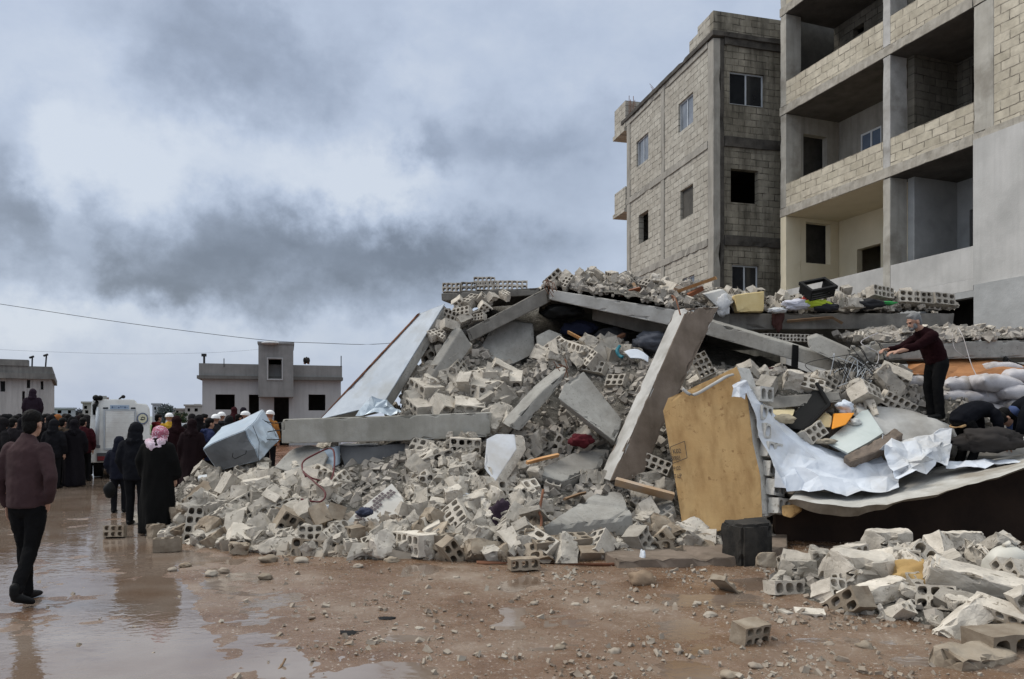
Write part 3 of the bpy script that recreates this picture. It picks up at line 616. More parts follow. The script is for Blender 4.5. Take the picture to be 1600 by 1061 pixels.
# bare grey tree and scrub near the horizon
def tree(px0, px1, pt, Y, label, m, n=1400, seed=1):
    r_ = random.Random(seed); o = tag(empty('tree', (hx((px0+px1)/2, Y), Y, 0)), label, 'tree'); H = hz(pt, Y); wd_ = (hx(px1, Y)-hx(px0, Y))/2
    bm = bmesh.new(); tube(bm, [(0, 0, -.1), (.05, 0, H*.3), (.0, .05, H*.55)], [.22, .16, .08], 8)
    for k in range(9):
        a = r_.uniform(0, 6.28); z = H*r_.uniform(.25, .5); e = V((math.cos(a)*wd_*.7, math.sin(a)*wd_*.7, H*r_.uniform(.6, .95))); tube(bm, [(0, 0, z), e*.5+V((0, 0, z*.4)), e], [.09, .06, .02], 6)
    obj('trunk', bm, M_woodd, o, local=True)
    bm = bmesh.new(); cl = [V((r_.uniform(-.75, .75)*wd_, r_.uniform(-.75, .75)*wd_, H*r_.uniform(.35, .92))) for _ in range(22)]
    for k in range(n):
        c = r_.choice(cl)+V((r_.gauss(0, .16)*wd_, r_.gauss(0, .16)*wd_, r_.gauss(0, .07)*H)); s = r_.uniform(.08, .2)
        q = Euler((r_.uniform(0, 6), r_.uniform(0, 6), r_.uniform(0, 6))).to_matrix()
        bm.faces.new([bm.verts.new(c+q @ V(p)*s) for p in ((-1, -.4, 0), (.3, -.6, .1), (1, .4, 0), (-.3, .6, .1))])
    obj('crown', bm, m, o, local=True)
M_leafg = mat('grey_leaf', (.075, .085, .095), (.13, .14, .15), 3); M_leafd = mat('dark_leaf', (.03, .04, .022), (.06, .075, .04), 3)
tree(242, 270, 632, 100, 'grey bushy tree on the horizon right of the truck', M_leafg, 1600, 2)
tree(112, 133, 640, 160, 'low grey tree on the horizon left of the truck', M_leafg, 900, 3)
tree(268, 292, 645, 120, 'low dark scrub tree in front of the far beige houses', M_leafd, 900, 4)
wire_m = M_cable
o = wire('utility_cable', [P(-60, 466, 26), P(0, 475, 26), P(200, 505, 26), P(400, 530, 26), P(500, 536, 26), P(600, 537, 26), P(720, 520, 26), P(900, 470, 25), P(990, 425, 25.2)], .009, wire_m); tag(o, 'single black cable sagging across the whole sky above the towered house', 'cable')
o = wire('utility_cable', [P(-60, 543, 34), P(60, 549, 34), P(200, 553, 34), P(330, 551, 34), P(404, 546, 38)], .004, wire_m); tag(o, 'thin lower cable strung between the two low houses', 'cable')
# ---------------------------------------------------------------- heaps: smooth surfaces through measured points
class Mound:
    def __init__(s, pts, xr, yr, nx, ny, rough=.05, smooth=.02):
        p = np.array(pts, float); s.xr, s.yr, s.nx, s.ny = xr, yr, nx, ny
        def U(d2): return .5*d2*np.log(d2+1e-9)
        d2 = ((p[:, None, :2]-p[None, :, :2])**2).sum(-1); n = len(p)
        A = np.zeros((n+3, n+3)); A[:n, :n] = U(d2)+np.eye(n)*smooth; A[:n, n] = 1; A[:n, n+1:] = p[:, :2]; A[n, :n] = 1; A[n+1:, :n] = p[:, :2].T
        wv = np.linalg.solve(A, np.concatenate([p[:, 2], np.zeros(3)]))
        X, Y = np.meshgrid(np.linspace(*xr, nx), np.linspace(*yr, ny), indexing='ij')
        q = np.stack([X.ravel(), Y.ravel()], -1); z = np.zeros(len(q))
        for i in range(0, len(q), 4000):
            c = q[i:i+4000]; z[i:i+4000] = U(((c[:, None]-p[None, :, :2])**2).sum(-1)) @ wv[:n]+wv[n]+c @ wv[n+1:]
        s.X, s.Y, s.Z = X, Y, z.reshape(nx, ny); s.Zr = s.Z+rough*(fbm(X*2.3, Y*2.3, 4)*1.3+.6*fbm(X*9, Y*9, 3))
    def z(s, x, y):
        u = (x-s.xr[0])/(s.xr[1]-s.xr[0])*(s.nx-1); v = (y-s.yr[0])/(s.yr[1]-s.yr[0])*(s.ny-1)
        u = min(max(u, 0), s.nx-1.001); v = min(max(v, 0), s.ny-1.001); i, j = int(u), int(v); a, b = u-i, v-j; Z = s.Z
        return (Z[i, j]*(1-a)+Z[i+1, j]*a)*(1-b)+(Z[i, j+1]*(1-a)+Z[i+1, j+1]*a)*b
    def normal(s, x, y, e=.12): return V((s.z(x-e, y)-s.z(x+e, y), s.z(x, y-e)-s.z(x, y+e), 2*e)).normalized()
    def mesh(s, name, keep=None):
        X, Y, Z = s.X, s.Y, s.Zr; idx = np.arange(s.nx*s.ny).reshape(s.nx, s.ny)
        f = np.stack([idx[:-1, :-1], idx[1:, :-1], idx[1:, 1:], idx[:-1, 1:]], -1).reshape(-1, 4)
        if keep is not None: k = keep(X, Y, Z).ravel(); f = f[k[f].all(1)]
        me = bpy.data.meshes.new(name); me.from_pydata(np.stack([X, Y, Z], -1).reshape(-1, 3).tolist(), [], f.tolist()); me.update()
        bm = bmesh.new(); bm.from_mesh(me); bmesh.ops.delete(bm, geom=[v for v in bm.verts if not v.link_faces], context='VERTS'); bpy.data.meshes.remove(me)
        return obj(name, bm, M_heap, smooth=True)
    def ray(s, px, py, y0=6.0, y1=17.0):
        """point of the heap seen at a pixel"""
        y = y0
        while y < y1:
            p = P(px, py, y)
            if s.xr[0] < p.x < s.xr[1] and s.yr[0] < y < s.yr[1] and s.z(p.x, y) > p.z: return p
            y += .03
        return None
def C(px, py, Y): p = P(px, py, Y); return (p.x, p.y, p.z)
PTS = [(-4.9, 10.6, -.05), (-4.3, 9.7, -.04), (-3.6, 9.1, -.03), (-2.8, 8.7, -.03), (-1.6, 8.4, -.03), (-.6, 8.35, -.02), (.3, 8.3, -.02), (1.2, 8.5, -.02), (2, 8.9, .02), (2.6, 9.25, .05), (3.3, 9.5, .05), (4.3, 10.0, .0), (5.5, 10.1, .0), (7, 10.0, 0),
       (-6.5, 11, -.5), (-5.5, 9, -.5), (-3, 7.4, -.5), (0, 7.2, -.5), (2.5, 7.6, -.4), (5, 8, -.5), (8, 8, -.5), (9.5, 9, -.4), (-6.5, 13, -.4), (-6, 15, -.4), (-5, 18, -.4), (-3, 20.5, -.4), (1, 22, -.4), (6, 21, -.2), (9.5, 18, 0), (10, 13, 1.0)]
PTS += [C(*q) for q in ((300, 800, 10.4), (300, 750, 12.0), (350, 775, 11), (350, 745, 12), (420, 745, 11.3), (420, 800, 10), (480, 730, 11.2), (500, 820, 9.5), (600, 745, 10.6), (600, 800, 9.8), (560, 710, 11.3), (650, 855, 8.8),
       (640, 645, 12), (700, 605, 12.3), (770, 590, 12.5), (840, 566, 12.9), (900, 548, 12.8), (960, 558, 12.6), (1020, 568, 12.4), (800, 652, 11.5), (880, 612, 12), (960, 622, 11.6), (700, 655, 11.6), (700, 725, 10.6), (800, 725, 10.6), (750, 803, 9.4), (900, 722, 10.7), (905, 650, 11.9), (880, 775, 9.9), (830, 832, 9.0), (930, 825, 9.1), (1010, 775, 9.9), (1040, 705, 10.6),
       (700, 505, 13.4), (735, 498, 13.6), (1100, 605, 11.4), (1150, 595, 11.4), (1200, 595, 11.3), (1250, 595, 11.2), (1300, 605, 11), (1200, 645, 10.4), (1250, 665, 10.25), (1300, 670, 10.2), (1350, 665, 10.3), (1420, 668, 10.5), (1500, 680, 10.35), (1580, 680, 10.5), (1550, 662, 11.6), (1395, 640, 12), (1500, 655, 12.2), (1600, 655, 12))]
PTS += [(-.3, 13.9, 2.3), (.6, 14.3, 2.5), (1.5, 14.3, 2.6), (2.6, 14.2, 2.7), (-.7, 15.4, 3.9), (.3, 15.6, 4.05), (1.4, 15.6, 4.0), (2.6, 15.6, 3.8), (-1.2, 14.6, 3.5), (4, 14.5, 2.8), (6, 14.5, 2.4), (0, 17.6, 2.6), (3, 17.6, 2.8), (6.5, 17.2, 2.4), (-3.4, 13.6, .5), (-3, 15, .45), (-2.2, 16.5, .5), (-2.6, 12.6, 1.1), (2, 20, .6),
        (3.6, 10.15, .7), (4.6, 10.3, .8), (6, 10.35, .9), (7.4, 10.4, .95), (3.6, 9.95, .2), (5.2, 10.1, .1), (7, 10.1, .1), (-1.55, 13.6, 2.3)]
H = Mound(PTS, (-7, 10), (7, 21), 260, 220, .05)
BOT = lambda X, Y, Z: Z > -.07
tag(H.mesh('rubble_mound', BOT), 'grey dusty mound of crushed concrete under the collapsed floors', 'rubble', kind='stuff')
# debris lying on the roof slabs
T = Mound([C(845, 446, 13.3), C(859, 450, 13.0), C(950, 462, 12.75), C(1045, 478, 12.5), C(1120, 488, 12.9), C(1250, 488, 13.25), C(1420, 486, 13.25), C(1500, 486, 13.3),
           C(880, 440, 13.7), C(900, 436, 14.2), C(960, 440, 14), C(1000, 438, 14), C(1060, 450, 13.9), C(1120, 463, 14), C(1200, 470, 14), C(1300, 470, 14), C(1400, 470, 14), C(1470, 482, 14), C(1530, 490, 14),
           (.6, 16.5, 3.6), (3, 16.8, 3.6), (6, 16.5, 3.5), (8, 16, 3.4), (9, 14.5, 3.3), (.2, 14.5, 3.75)], (.55, 8.6), (12.4, 16.6), 140, 80, .06)
TIN = lambda x: float(np.interp(x, [.5, .66, 2.66, 3.3, 3.8, 9], [13.2, 13.02, 12.46, 12.9, 13.27, 13.27]))
tag(T.mesh('roof_debris', lambda X, Y, Z: (X < 7.75) & (Y > np.interp(X, [.5, .66, 2.66, 3.3, 3.8, 9], [13.2, 13.02, 12.46, 12.9, 13.27, 13.27]))), 'loose grey dust and crumbs lying on the fallen roof slabs', 'rubble', kind='stuff')
G3 = Mound([C(1375, 536, 11.35), C(1480, 531, 11.35), C(1600, 530, 11.35), C(1700, 528, 11.35), C(1400, 526, 11.8), C(1480, 519, 12), C(1540, 518, 12), C(1600, 522, 12), (6, 13.2, 3.1), (8, 13.2, 3.05), (9.5, 12.5, 2.85), (5.2, 13, 2.9)], (5.75, 9.4), (11.36, 13.2), 70, 40, .05)
tag(G3.mesh('slab_debris', None), 'broken mortar crust on the long fallen slab behind the leaning man', 'rubble', kind='stuff')
RF = Mound([C(*q) for q in ((1190, 905, 7.45), (1250, 895, 7.6), (1400, 870, 7.9), (1500, 860, 7.9), (1600, 860, 7.9), (1300, 905, 6.9), (1400, 905, 6.8), (1500, 920, 6.4), (1600, 930, 6.2), (1400, 960, 6.05), (1500, 1000, 5.5), (1300, 965, 6.1))]+
           [(2.3, 7.3, -.05), (2.6, 6.3, -.04), (3.0, 5.7, -.05), (3.3, 5.1, -.05), (3.6, 4.5, -.05), (1.8, 7, -.25), (2.1, 5.8, -.25), (2.8, 4.6, -.3), (2.5, 8.2, 0), (4, 8.6, 0), (6.5, 8.6, .05), (5, 4.5, .1), (6, 6, .3), (7.5, 7, .2)], (2, 7.5), (4.2, 8.7), 110, 90, .04)
tag(RF.mesh('rubble_mound', BOT), 'low mound of grit under the separate block heap at front right', 'rubble', kind='stuff')

# loose chips, too many to count: one mesh per patch
def chips(name, pts, m, label, smin=.015, smax=.07, power=2.5):
    n = len(pts); base = np.array([(x, y, z) for z in (-1, 1) for y in (-1, 1) for x in (-1, 1)], float)
    ff = np.array([(0, 2, 3, 1), (4, 5, 7, 6), (0, 1, 5, 4), (1, 3, 7, 5), (3, 2, 6, 7), (2, 0, 4, 6)])
    s = smin+(smax-smin)*RS.rand(n, 1)**power; sc = np.concatenate([s*(.7+.6*RS.rand(n, 1)), s*(.5+.5*RS.rand(n, 1)), s*(.25+.5*RS.rand(n, 1))], 1)
    v = base[None]*(.7+.6*RS.rand(n, 8, 3))*sc[:, None, :]
    q = RS.randn(n, 4); q /= np.linalg.norm(q, axis=1, keepdims=True); a, b, c, d = q.T
    R = np.stack([1-2*(c*c+d*d), 2*(b*c-a*d), 2*(b*d+a*c), 2*(b*c+a*d), 1-2*(b*b+d*d), 2*(c*d-a*b), 2*(b*d-a*c), 2*(c*d+a*b), 1-2*(b*b+c*c)], -1).reshape(n, 3, 3)
    v = np.einsum('nij,nkj->nki', R, v)+np.array(pts)[:, None, :]
    me = bpy.data.meshes.new(name); me.from_pydata(v.reshape(-1, 3).tolist(), [], (ff[None]+8*np.arange(n)[:, None, None]).reshape(-1, 4).tolist()); me.update()
    return tag(mobj(name, me, m), label, 'rubble', kind='stuff')
def on(md, n, ok, lift=.012, xr=None, yr=None):
    out = []; xr = xr or md.xr; yr = yr or md.yr; k = 0
    while len(out) < n and k < n*40:
        k += 1; x, y = rnd.uniform(*xr), rnd.uniform(*yr); z = md.z(x, y); nn = md.normal(x, y)
        if z > -.02 and ok(x, y, z) and rnd.random() < .35/max(nn.z, .15): out.append((x, y, z+lift+.04*vnoise(x*6, y*6)))
    return out
chips('rubble', on(H, 14000, lambda x, y, z: y < 14 and z > -.01), M_chip, 'small grey crumbs of concrete covering the mound', .012, .085)
chips('rubble', on(H, 5200, lambda x, y, z: z < .3 and y < 11, xr=(-5.2, 3.4), yr=(7.8, 11)), M_chipmud, 'muddy stone crumbs along the foot of the mound', .012, .10)
chips('rubble', on(T, 2200, lambda x, y, z: TIN(x)+.03 < y < 15 and x < 7.7), M_chip, 'crumbs of concrete strewn over the roof slabs', .015, .08)
chips('rubble', on(G3, 1500, lambda x, y, z: True), M_chip, 'crumbs of mortar on the long slab behind the leaning man', .015, .085)
chips('rubble', on(RF, 1800, lambda x, y, z: z > 0), M_chip, 'crumbs of concrete between the blocks at front right', .01, .06)
pts = []
while len(pts) < 2600:
    py = rnd.uniform(850, 1090); px = rnd.uniform(-60, 1750); Y = GY(py); x = hx(px, Y); wv = float(wet(np.array(x), np.array(Y)))
    if rnd.random() < min(1, .25+3*max(0, float(vnoise(x*1.7, Y*1.7))))*(.06 if wv > .5 else .85)*(.35+.65*min(1, max(0, (px-300)/500)))*(1.3-.8*(py-850)/240): pts.append((x, Y, float(ground_z(np.array(x), np.array(Y)))+.004))
chips('gravel', pts, M_chipmud, 'pale crumbs of stone trodden into the wet mud', .004, .028, 3.5)

# ---------------------------------------------------------------- concrete slabs and beams of the collapsed house
def piece(name, label, cat, m, front, back, group=None, **k): return tag(obj(name, slab(front, back, **k), m), label, cat, group)
# big blue-white roof panel at left
TR, BR, BL = P(695, 474, 12.95), P(598, 631, 11.9), P(500, 655, 12.5); TL = onplane(655, 490, TR, BR, BL)
nrm = (BR-TR).cross(BL-TR).normalized(); nrm = -nrm if nrm.y > 0 else nrm
panelD = piece('roof_panel', 'large pale blue plastered roof panel sliding down the left flank', 'concrete slab', mat('blue_plaster', (.33, .37, .42), (.44, .48, .53), 2.2, .7, .25, 30, dirt=(.30, .31, .31), dirtsc=1.4, spec=.4), [TL, TR, BR, BL], -nrm*.02, L=.2, amp=.004, chip=.02, bev=.004, seed=1)
bm = slab([a-nrm*.021 for a in (TL, TR, BR, BL)], -nrm*.17, L=.16, chip=.05, seed=2); obj('concrete_core', bm, M_conc, panelD)
e = TL*.82+BL*.18; f_ = TL*.35+BL*.65
bm = slab([TL+nrm*.03, TL+(TR-TL)*.10+nrm*.03, f_+(TR-TL)*.12+nrm*.03, BL+nrm*.02], -nrm*.035, L=.1, amp=.02, chip=.03, seed=3); obj('rusty_edge', bm, M_rust, panelD)
piece('concrete_slab', 'narrow concrete panel with pale edge, leaning right of the blue plastered panel', 'concrete slab', M_conc, Q((721, 513, 12.6), (738, 540, 12.65), (672, 634, 12.0), (644, 634, 11.9)), (-.13, .10, .05), seed=4)
piece('concrete_beam', 'dark sloping beam below the left end of the roof slab', 'concrete beam', M_concd, Q((728, 516, 12.75), (855, 449, 13.1), (861, 471, 13.1), (735, 534, 12.75)), (.05, .45, .1), seed=5)
piece('roof_slab', 'flat roof slab tip at the top left carrying a row of hollow blocks', 'concrete slab', M_concd, Q((689, 458, 13.35), (842, 449, 13.35), (842, 461, 13.35), (690, 470, 13.35)), (.25, 1.8, .12), seed=6)
piece('concrete_beam', 'long pale beam running down right from the ridge of the heap', 'concrete beam', M_concl, Q((858, 452, 13.0), (1075, 487, 12.4), (1068, 513, 12.4), (858, 468, 13.0)), (.1, .5, .06), seed=7, chip=.05)
piece('roof_slab', 'wide fallen roof slab behind the long pale beam', 'concrete slab', M_concd, Q((860, 458, 13.45), (1140, 492, 13.2), (1140, 510, 13.2), (860, 474, 13.45)), (.5, 3.2, -.1), seed=8, L=.25)
R2 = piece('concrete_beam', 'sloping grey beam with a black strap, pointing down at the leaning man', 'concrete beam', M_conc, Q((1098, 498, 12.3), (1243, 541, 11.8), (1349, 574, 11.35), (1336, 592, 11.35), (1240, 563, 11.8), (1098, 522, 12.3)), (.12, .45, .1), seed=9, chip=.045)
bm = bmesh.new(); prism(bm, Q((1239, 538, 11.74), (1248, 540, 11.74), (1247, 575, 11.70), (1237, 573, 11.70)), (0, .03, 0)); obj('strap', bm, M_black, R2)
piece('roof_slab', 'level roof slab edge across the right, under clothes and broken blocks', 'concrete slab', M_concd, Q((1125, 490, 13.25), (1492, 489, 13.25), (1490, 508, 13.25), (1425, 513, 13.25), (1125, 516, 13.25)), (.3, 3.0, -.1), seed=10, L=.22, chip=.05)
piece('floor_slab', 'long grey floor slab sticking out behind the leaning man', 'concrete slab', M_conc, Q((1378, 536, 11.35), (1720, 529, 11.35), (1720, 557, 11.35), (1384, 562, 11.35)), (.1, 2.0, .05), seed=11, chip=.05)
piece('concrete_slab', 'rounded grey slab standing in the dark cavity under the ridge', 'concrete slab', M_conc, Q((748, 548, 13.0), (768, 512, 13.2), (800, 502, 13.3), (833, 506, 13.35), (836, 552, 13.0), (790, 575, 12.8), (752, 572, 12.85)), (0, .18, .03), seed=12)
piece('concrete_beam', 'level grey beam lying across the left of the heap', 'concrete beam', mat('concrete_beam', (.27, .26, .225), (.40, .385, .345), 2.0, .9, .4, 40, streak=.2, dirt=(.42, .41, .38), dirtsc=1.8), Q((439, 655, 10.95), (600, 650, 10.95), (766, 644, 10.95), (766, 683, 10.95), (600, 690, 10.95), (440, 693, 10.95)), (.02, .36, .0), seed=13, chip=.045)
# inverted V of two broken beams
piece('concrete_beam', 'left leg of the inverted V of broken beams, rough top', 'concrete beam', M_conc, Q((846, 612, 11.0), (888, 576, 11.3), (872, 606, 11.2), (836, 648, 10.9), (812, 674, 10.75), (795, 668, 10.75)), (-.12, .32, .08), seed=14, chip=.06)
piece('concrete_slab', 'right leg of the inverted V, smooth grey concrete panel', 'concrete slab', M_conc, Q((881, 600, 10.75), (912, 580, 11.05), (972, 656, 10.7), (968, 672, 10.45), (960, 690, 10.35), (872, 622, 10.65)), (.06, .26, -.10), seed=15, chip=.04)
# the tall leaning column
fq = [P(1074, 481, 10.75), P(1124, 479, 10.95), P(1034, 672, 10.25), P(1004, 746, 10.0), P(953, 752, 9.85)]
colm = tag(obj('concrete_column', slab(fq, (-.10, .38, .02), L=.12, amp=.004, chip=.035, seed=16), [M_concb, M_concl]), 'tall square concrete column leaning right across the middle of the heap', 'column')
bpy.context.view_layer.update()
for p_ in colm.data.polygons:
    if p_.normal.x < -.45 or p_.normal.z > .75: p_.material_index = 1  # left and top faces paler: light from the left put into the colour
wire('bent_bar', [P(1053, 470, 10.9), P(1050, 462, 10.9), P(1056, 468, 10.8), P(1062, 488, 10.68), P(1063, 492, 10.65)], .012, M_rust, colm)
# fragment at the front
bm = bmesh.new(); prism(bm, Q((848, 822, 8.75), (905, 785, 9.35), (932, 770, 9.6), (970, 766, 9.7), (988, 804, 8.95)), (.02, -.02, -.24)); bmesh.ops.recalc_face_normals(bm, faces=bm.faces)
bmesh.ops.bevel(bm, geom=list(bm.edges), offset=.012, segments=1, affect='EDGES'); fine(bm, .08); wear(bm, .006, .04, 5, 17)
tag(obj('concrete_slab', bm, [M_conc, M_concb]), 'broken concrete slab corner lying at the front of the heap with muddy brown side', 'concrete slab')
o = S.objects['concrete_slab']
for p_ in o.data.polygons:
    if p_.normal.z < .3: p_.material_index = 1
# foundation pad and footing
bm = bmesh.new(); prism(bm, [V((p.x, p.y, .11)) for p in (PG(925, 868), PG(965, 890), PG(1150, 886), PG(1230, 868), PG(1230, 835), PG(940, 850))], (0, 0, -.2)); bmesh.ops.bevel(bm, geom=list(bm.edges), offset=.01, segments=1, affect='EDGES'); fine(bm, .1); wear(bm, .008, .03, 5, 18)
tag(obj('foundation_pad', bm, M_concb), 'low muddy concrete foundation step below the orange wall piece', 'foundation')
a = PG(1122, 884); b_ = PG(1160, 893); c_ = PG(1207, 893)
bm = bmesh.new(); prism(bm, [V((p.x, p.y, -.05)) for p in (P(1123, 0, 8.35), P(1160, 0, 7.95), P(1207, 0, 8.1), P(1200, 0, 8.7))], (0, 0, .52)); bmesh.ops.recalc_face_normals(bm, faces=bm.faces); bmesh.ops.bevel(bm, geom=list(bm.edges), offset=.03, segments=2, affect='EDGES'); fine(bm, .08); wear(bm, .01, .03, 5, 19)
tag(obj('footing', bm, M_soot), 'soot black square footing below the right corner of the orange wall piece', 'footing')
# pieces mid heap
for lab, fr, bk, m, sd in (
    ('flat concrete board on the rubble left of the leaning column', ((830, 738, 10.0), (900, 705, 10.6), (950, 700, 10.7), (940, 728, 10.4), (880, 752, 9.9)), (.0, .1, -.14), M_conc, 20),
    ('small dusty slab between the orange wall piece and the leaning column foot', ((1008, 810, 9.3), (1052, 785, 9.5), (1058, 800, 9.4), (1016, 826, 9.2)), (.0, .22, .08), M_conc, 22),
    ('broken ledge of concrete on the right, left of the black cable tangle', ((1190, 622, 10.3), (1310, 612, 10.4), (1316, 628, 10.3), (1200, 640, 10.2)), (.1, .35, .02), M_concd, 23),
    ('tilted grey concrete lump just left of the cable tangle', ((1262, 530, 11.4), (1278, 525, 11.5), (1330, 548, 11.3), (1338, 566, 11.2), (1318, 570, 11.2), (1264, 546, 11.3)), (.1, .3, .08), M_conc, 24),
    ('weathered concrete plate sticking up near the right end of the ridge', ((1100, 460, 13.0), (1130, 452, 13.1), (1150, 470, 13.1), (1128, 486, 12.9)), (.0, .2, .05), M_concl, 25),
    ('grey slab edge below the dark cavity, right of centre', ((925, 478, 13.4), (1040, 500, 13.1), (1040, 530, 13.1), (925, 500, 13.4)), (.1, .3, .05), M_concd, 26),
    ('short stub of slab under the level beam', ((560, 690, 11.6), (640, 690, 11.6), (640, 720, 11.5), (560, 720, 11.5)), (0, .4, 0), M_concd, 27),
    ('rounded grey boulder of concrete below the rounded standing slab', ((838, 525, 12.9), (858, 515, 13.0), (878, 523, 13.0), (876, 552, 12.8), (840, 550, 12.7)), (0, .2, .02), M_conc, 28)):
    piece('concrete_slab', lab, 'concrete slab', m, Q(*fr), bk, seed=sd, chip=.05)
# white plaster fragment with a blockwork edge
def fragment(label, face, vec, mf, sd, seed, name='wall_fragment'):
    o = tag(obj(name, slab(face, tuple(V(vec).normalized()*.018), L=.1, amp=.003, chip=.015, bev=.004, seed=seed), mf), label, 'wall fragment')
    n = V(vec).normalized(); bm = slab([p+n*.0185 for p in face], V(vec)-n*.02, L=.05, amp=.03, chip=.08, seed=seed+1); obj('block_core', bm, sd, o); return o
fragment('white plastered wall fragment with a holed block edge in mid heap', Q((760, 686, 10.35), (775, 678, 10.45), (803, 679, 10.5), (806, 702, 10.35), (773, 752, 9.9), (756, 732, 10.0)), (.16, .14, -.02), M_plast, M_block, 30)
tf = Q((535, 822, 9.25), (556, 800, 9.5), (612, 755, 10.0), (628, 775, 9.9), (639, 808, 9.55), (581, 826, 9.3))
tfo = fragment('light wall fragment with a band of small dark and white tiles, low on the left', tf, (.05, .14, -.10), mat('wall_tile', (.42, .40, .365), (.52, .50, .465), 3, .6, .2, 40), M_block, 32)
bm = bmesh.new(); up = (tf[1]-tf[0]+tf[2]-tf[1]).normalized(); n_ = (tf[2]-tf[0]).cross(tf[4]-tf[0]).normalized(); n_ = -n_ if n_.y > 0 else n_; sdv = up.cross(n_).normalized(); sdv = -sdv if sdv.x < 0 else sdv
for i in range(14):
    for j in range(3):
        if (i*j+i//2+j) % 3 == 0 or i in (4, 5) and j > 0: continue
        c = tf[0].lerp(tf[2], .13+.80*i/14)+sdv*(.03+.052*j)+n_*.004
        bm.faces.new([bm.verts.new(c+up*a*.021+sdv*b*.021) for a, b in ((-1, -1), (1, -1), (1, 1), (-1, 1))])
obj('tile_band', bm, plain('dark_tile', (.075, .055, .06), .35), tfo)
# ---------------------------------------------------------------- hollow concrete blocks
def block_bm(nx, ny, cw, ch, Ld, seed, cells=None, cut=None, solid=False):
    """hollow block: nx by ny rounded holes running through its depth; cells leaves some out, cut = list of planes broken off"""
    r = random.Random(seed); bm = bmesh.new()
    if solid: box(bm, (-nx*cw/2, -ny*ch/2, -Ld/2), (nx*cw/2, ny*ch/2, Ld/2))
    else:
        cells = cells or {(i, j) for i in range(nx) for j in range(ny)}
        par = [(-1, -1), (-.5, -1), (0, -1), (.5, -1), (1, -1), (1, -.5), (1, 0), (1, .5), (1, 1), (.5, 1), (0, 1), (-.5, 1), (-1, 1), (-1, .5), (-1, 0), (-1, -.5)]
        nb = [(0, -1), (1, 0), (0, 1), (-1, 0)]
        for (i, j) in cells:
            cx, cy = (i-(nx-1)/2)*cw, (j-(ny-1)/2)*ch; jx, jy = r.uniform(-.004, .004), r.uniform(-.004, .004); R = []
            for zz in (-Ld/2, Ld/2):
                bo = [bm.verts.new((cx+a*cw/2, cy+b*ch/2, zz)) for a, b in par]
                ho = []
                for a, b in par:
                    k = (abs(a)**3+abs(b)**3)**(1/3); ho.append(bm.verts.new((cx+jx+a/k*cw*.36, cy+jy+b/k*ch*.36, zz)))
                R.append((bo, ho))
                for k in range(16): bm.faces.new((bo[k], bo[(k+1) % 16], ho[(k+1) % 16], ho[k]))
            for k in range(16): bm.faces.new((R[0][1][k], R[0][1][(k+1) % 16], R[1][1][(k+1) % 16], R[1][1][k]))
            for s in range(4):
                if (i+nb[s][0], j+nb[s][1]) not in cells:
                    for k in range(4*s, 4*s+4): bm.faces.new((R[0][0][k], R[0][0][(k+1) % 16], R[1][0][(k+1) % 16], R[1][0][k]))
        bmesh.ops.remove_doubles(bm, verts=bm.verts, dist=.0005)
    bmesh.ops.recalc_face_normals(bm, faces=bm.faces)
    for co, no in cut or []:
        res = bmesh.ops.bisect_plane(bm, geom=list(bm.verts)+list(bm.edges)+list(bm.faces), plane_co=co, plane_no=no, clear_outer=True)
        es = [e for e in res['geom_cut'] if isinstance(e, bmesh.types.BMEdge)]
        if es: bmesh.ops.triangle_fill(bm, edges=es, use_beauty=True)
    if solid: bmesh.ops.bevel(bm, geom=list(bm.edges), offset=.008, segments=1, affect='EDGES'); bmesh.ops.triangulate(bm, faces=bm.faces); fine(bm, .05, 4)
    else:
        bmesh.ops.subdivide_edges(bm, edges=[e for e in bm.edges if e.calc_length() > .12], cuts=3)
        bmesh.ops.triangulate(bm, faces=[f for f in bm.faces if len(f.verts) > 4])
    for v in bm.verts:
        n = noise.noise_vector(v.co*11+V((seed*3.1, seed, 7))); v.co += n*.013*(1.6 if solid else .7)
    if solid: wear(bm, .02, .07, 9, seed)
    return bm
def to_me(bm, name, m):
    bmesh.ops.recalc_face_normals(bm, faces=bm.faces); me = bpy.data.meshes.new(name); bm.to_mesh(me); bm.free(); me.materials.append(m); return me
def rp(seed, near):
    r = random.Random(seed); no = V((r.uniform(-1, 1), r.uniform(-.6, .6), r.uniform(-.25, .25))).normalized(); return [(tuple(no*near), tuple(no))]
BL_, FR_ = [], []
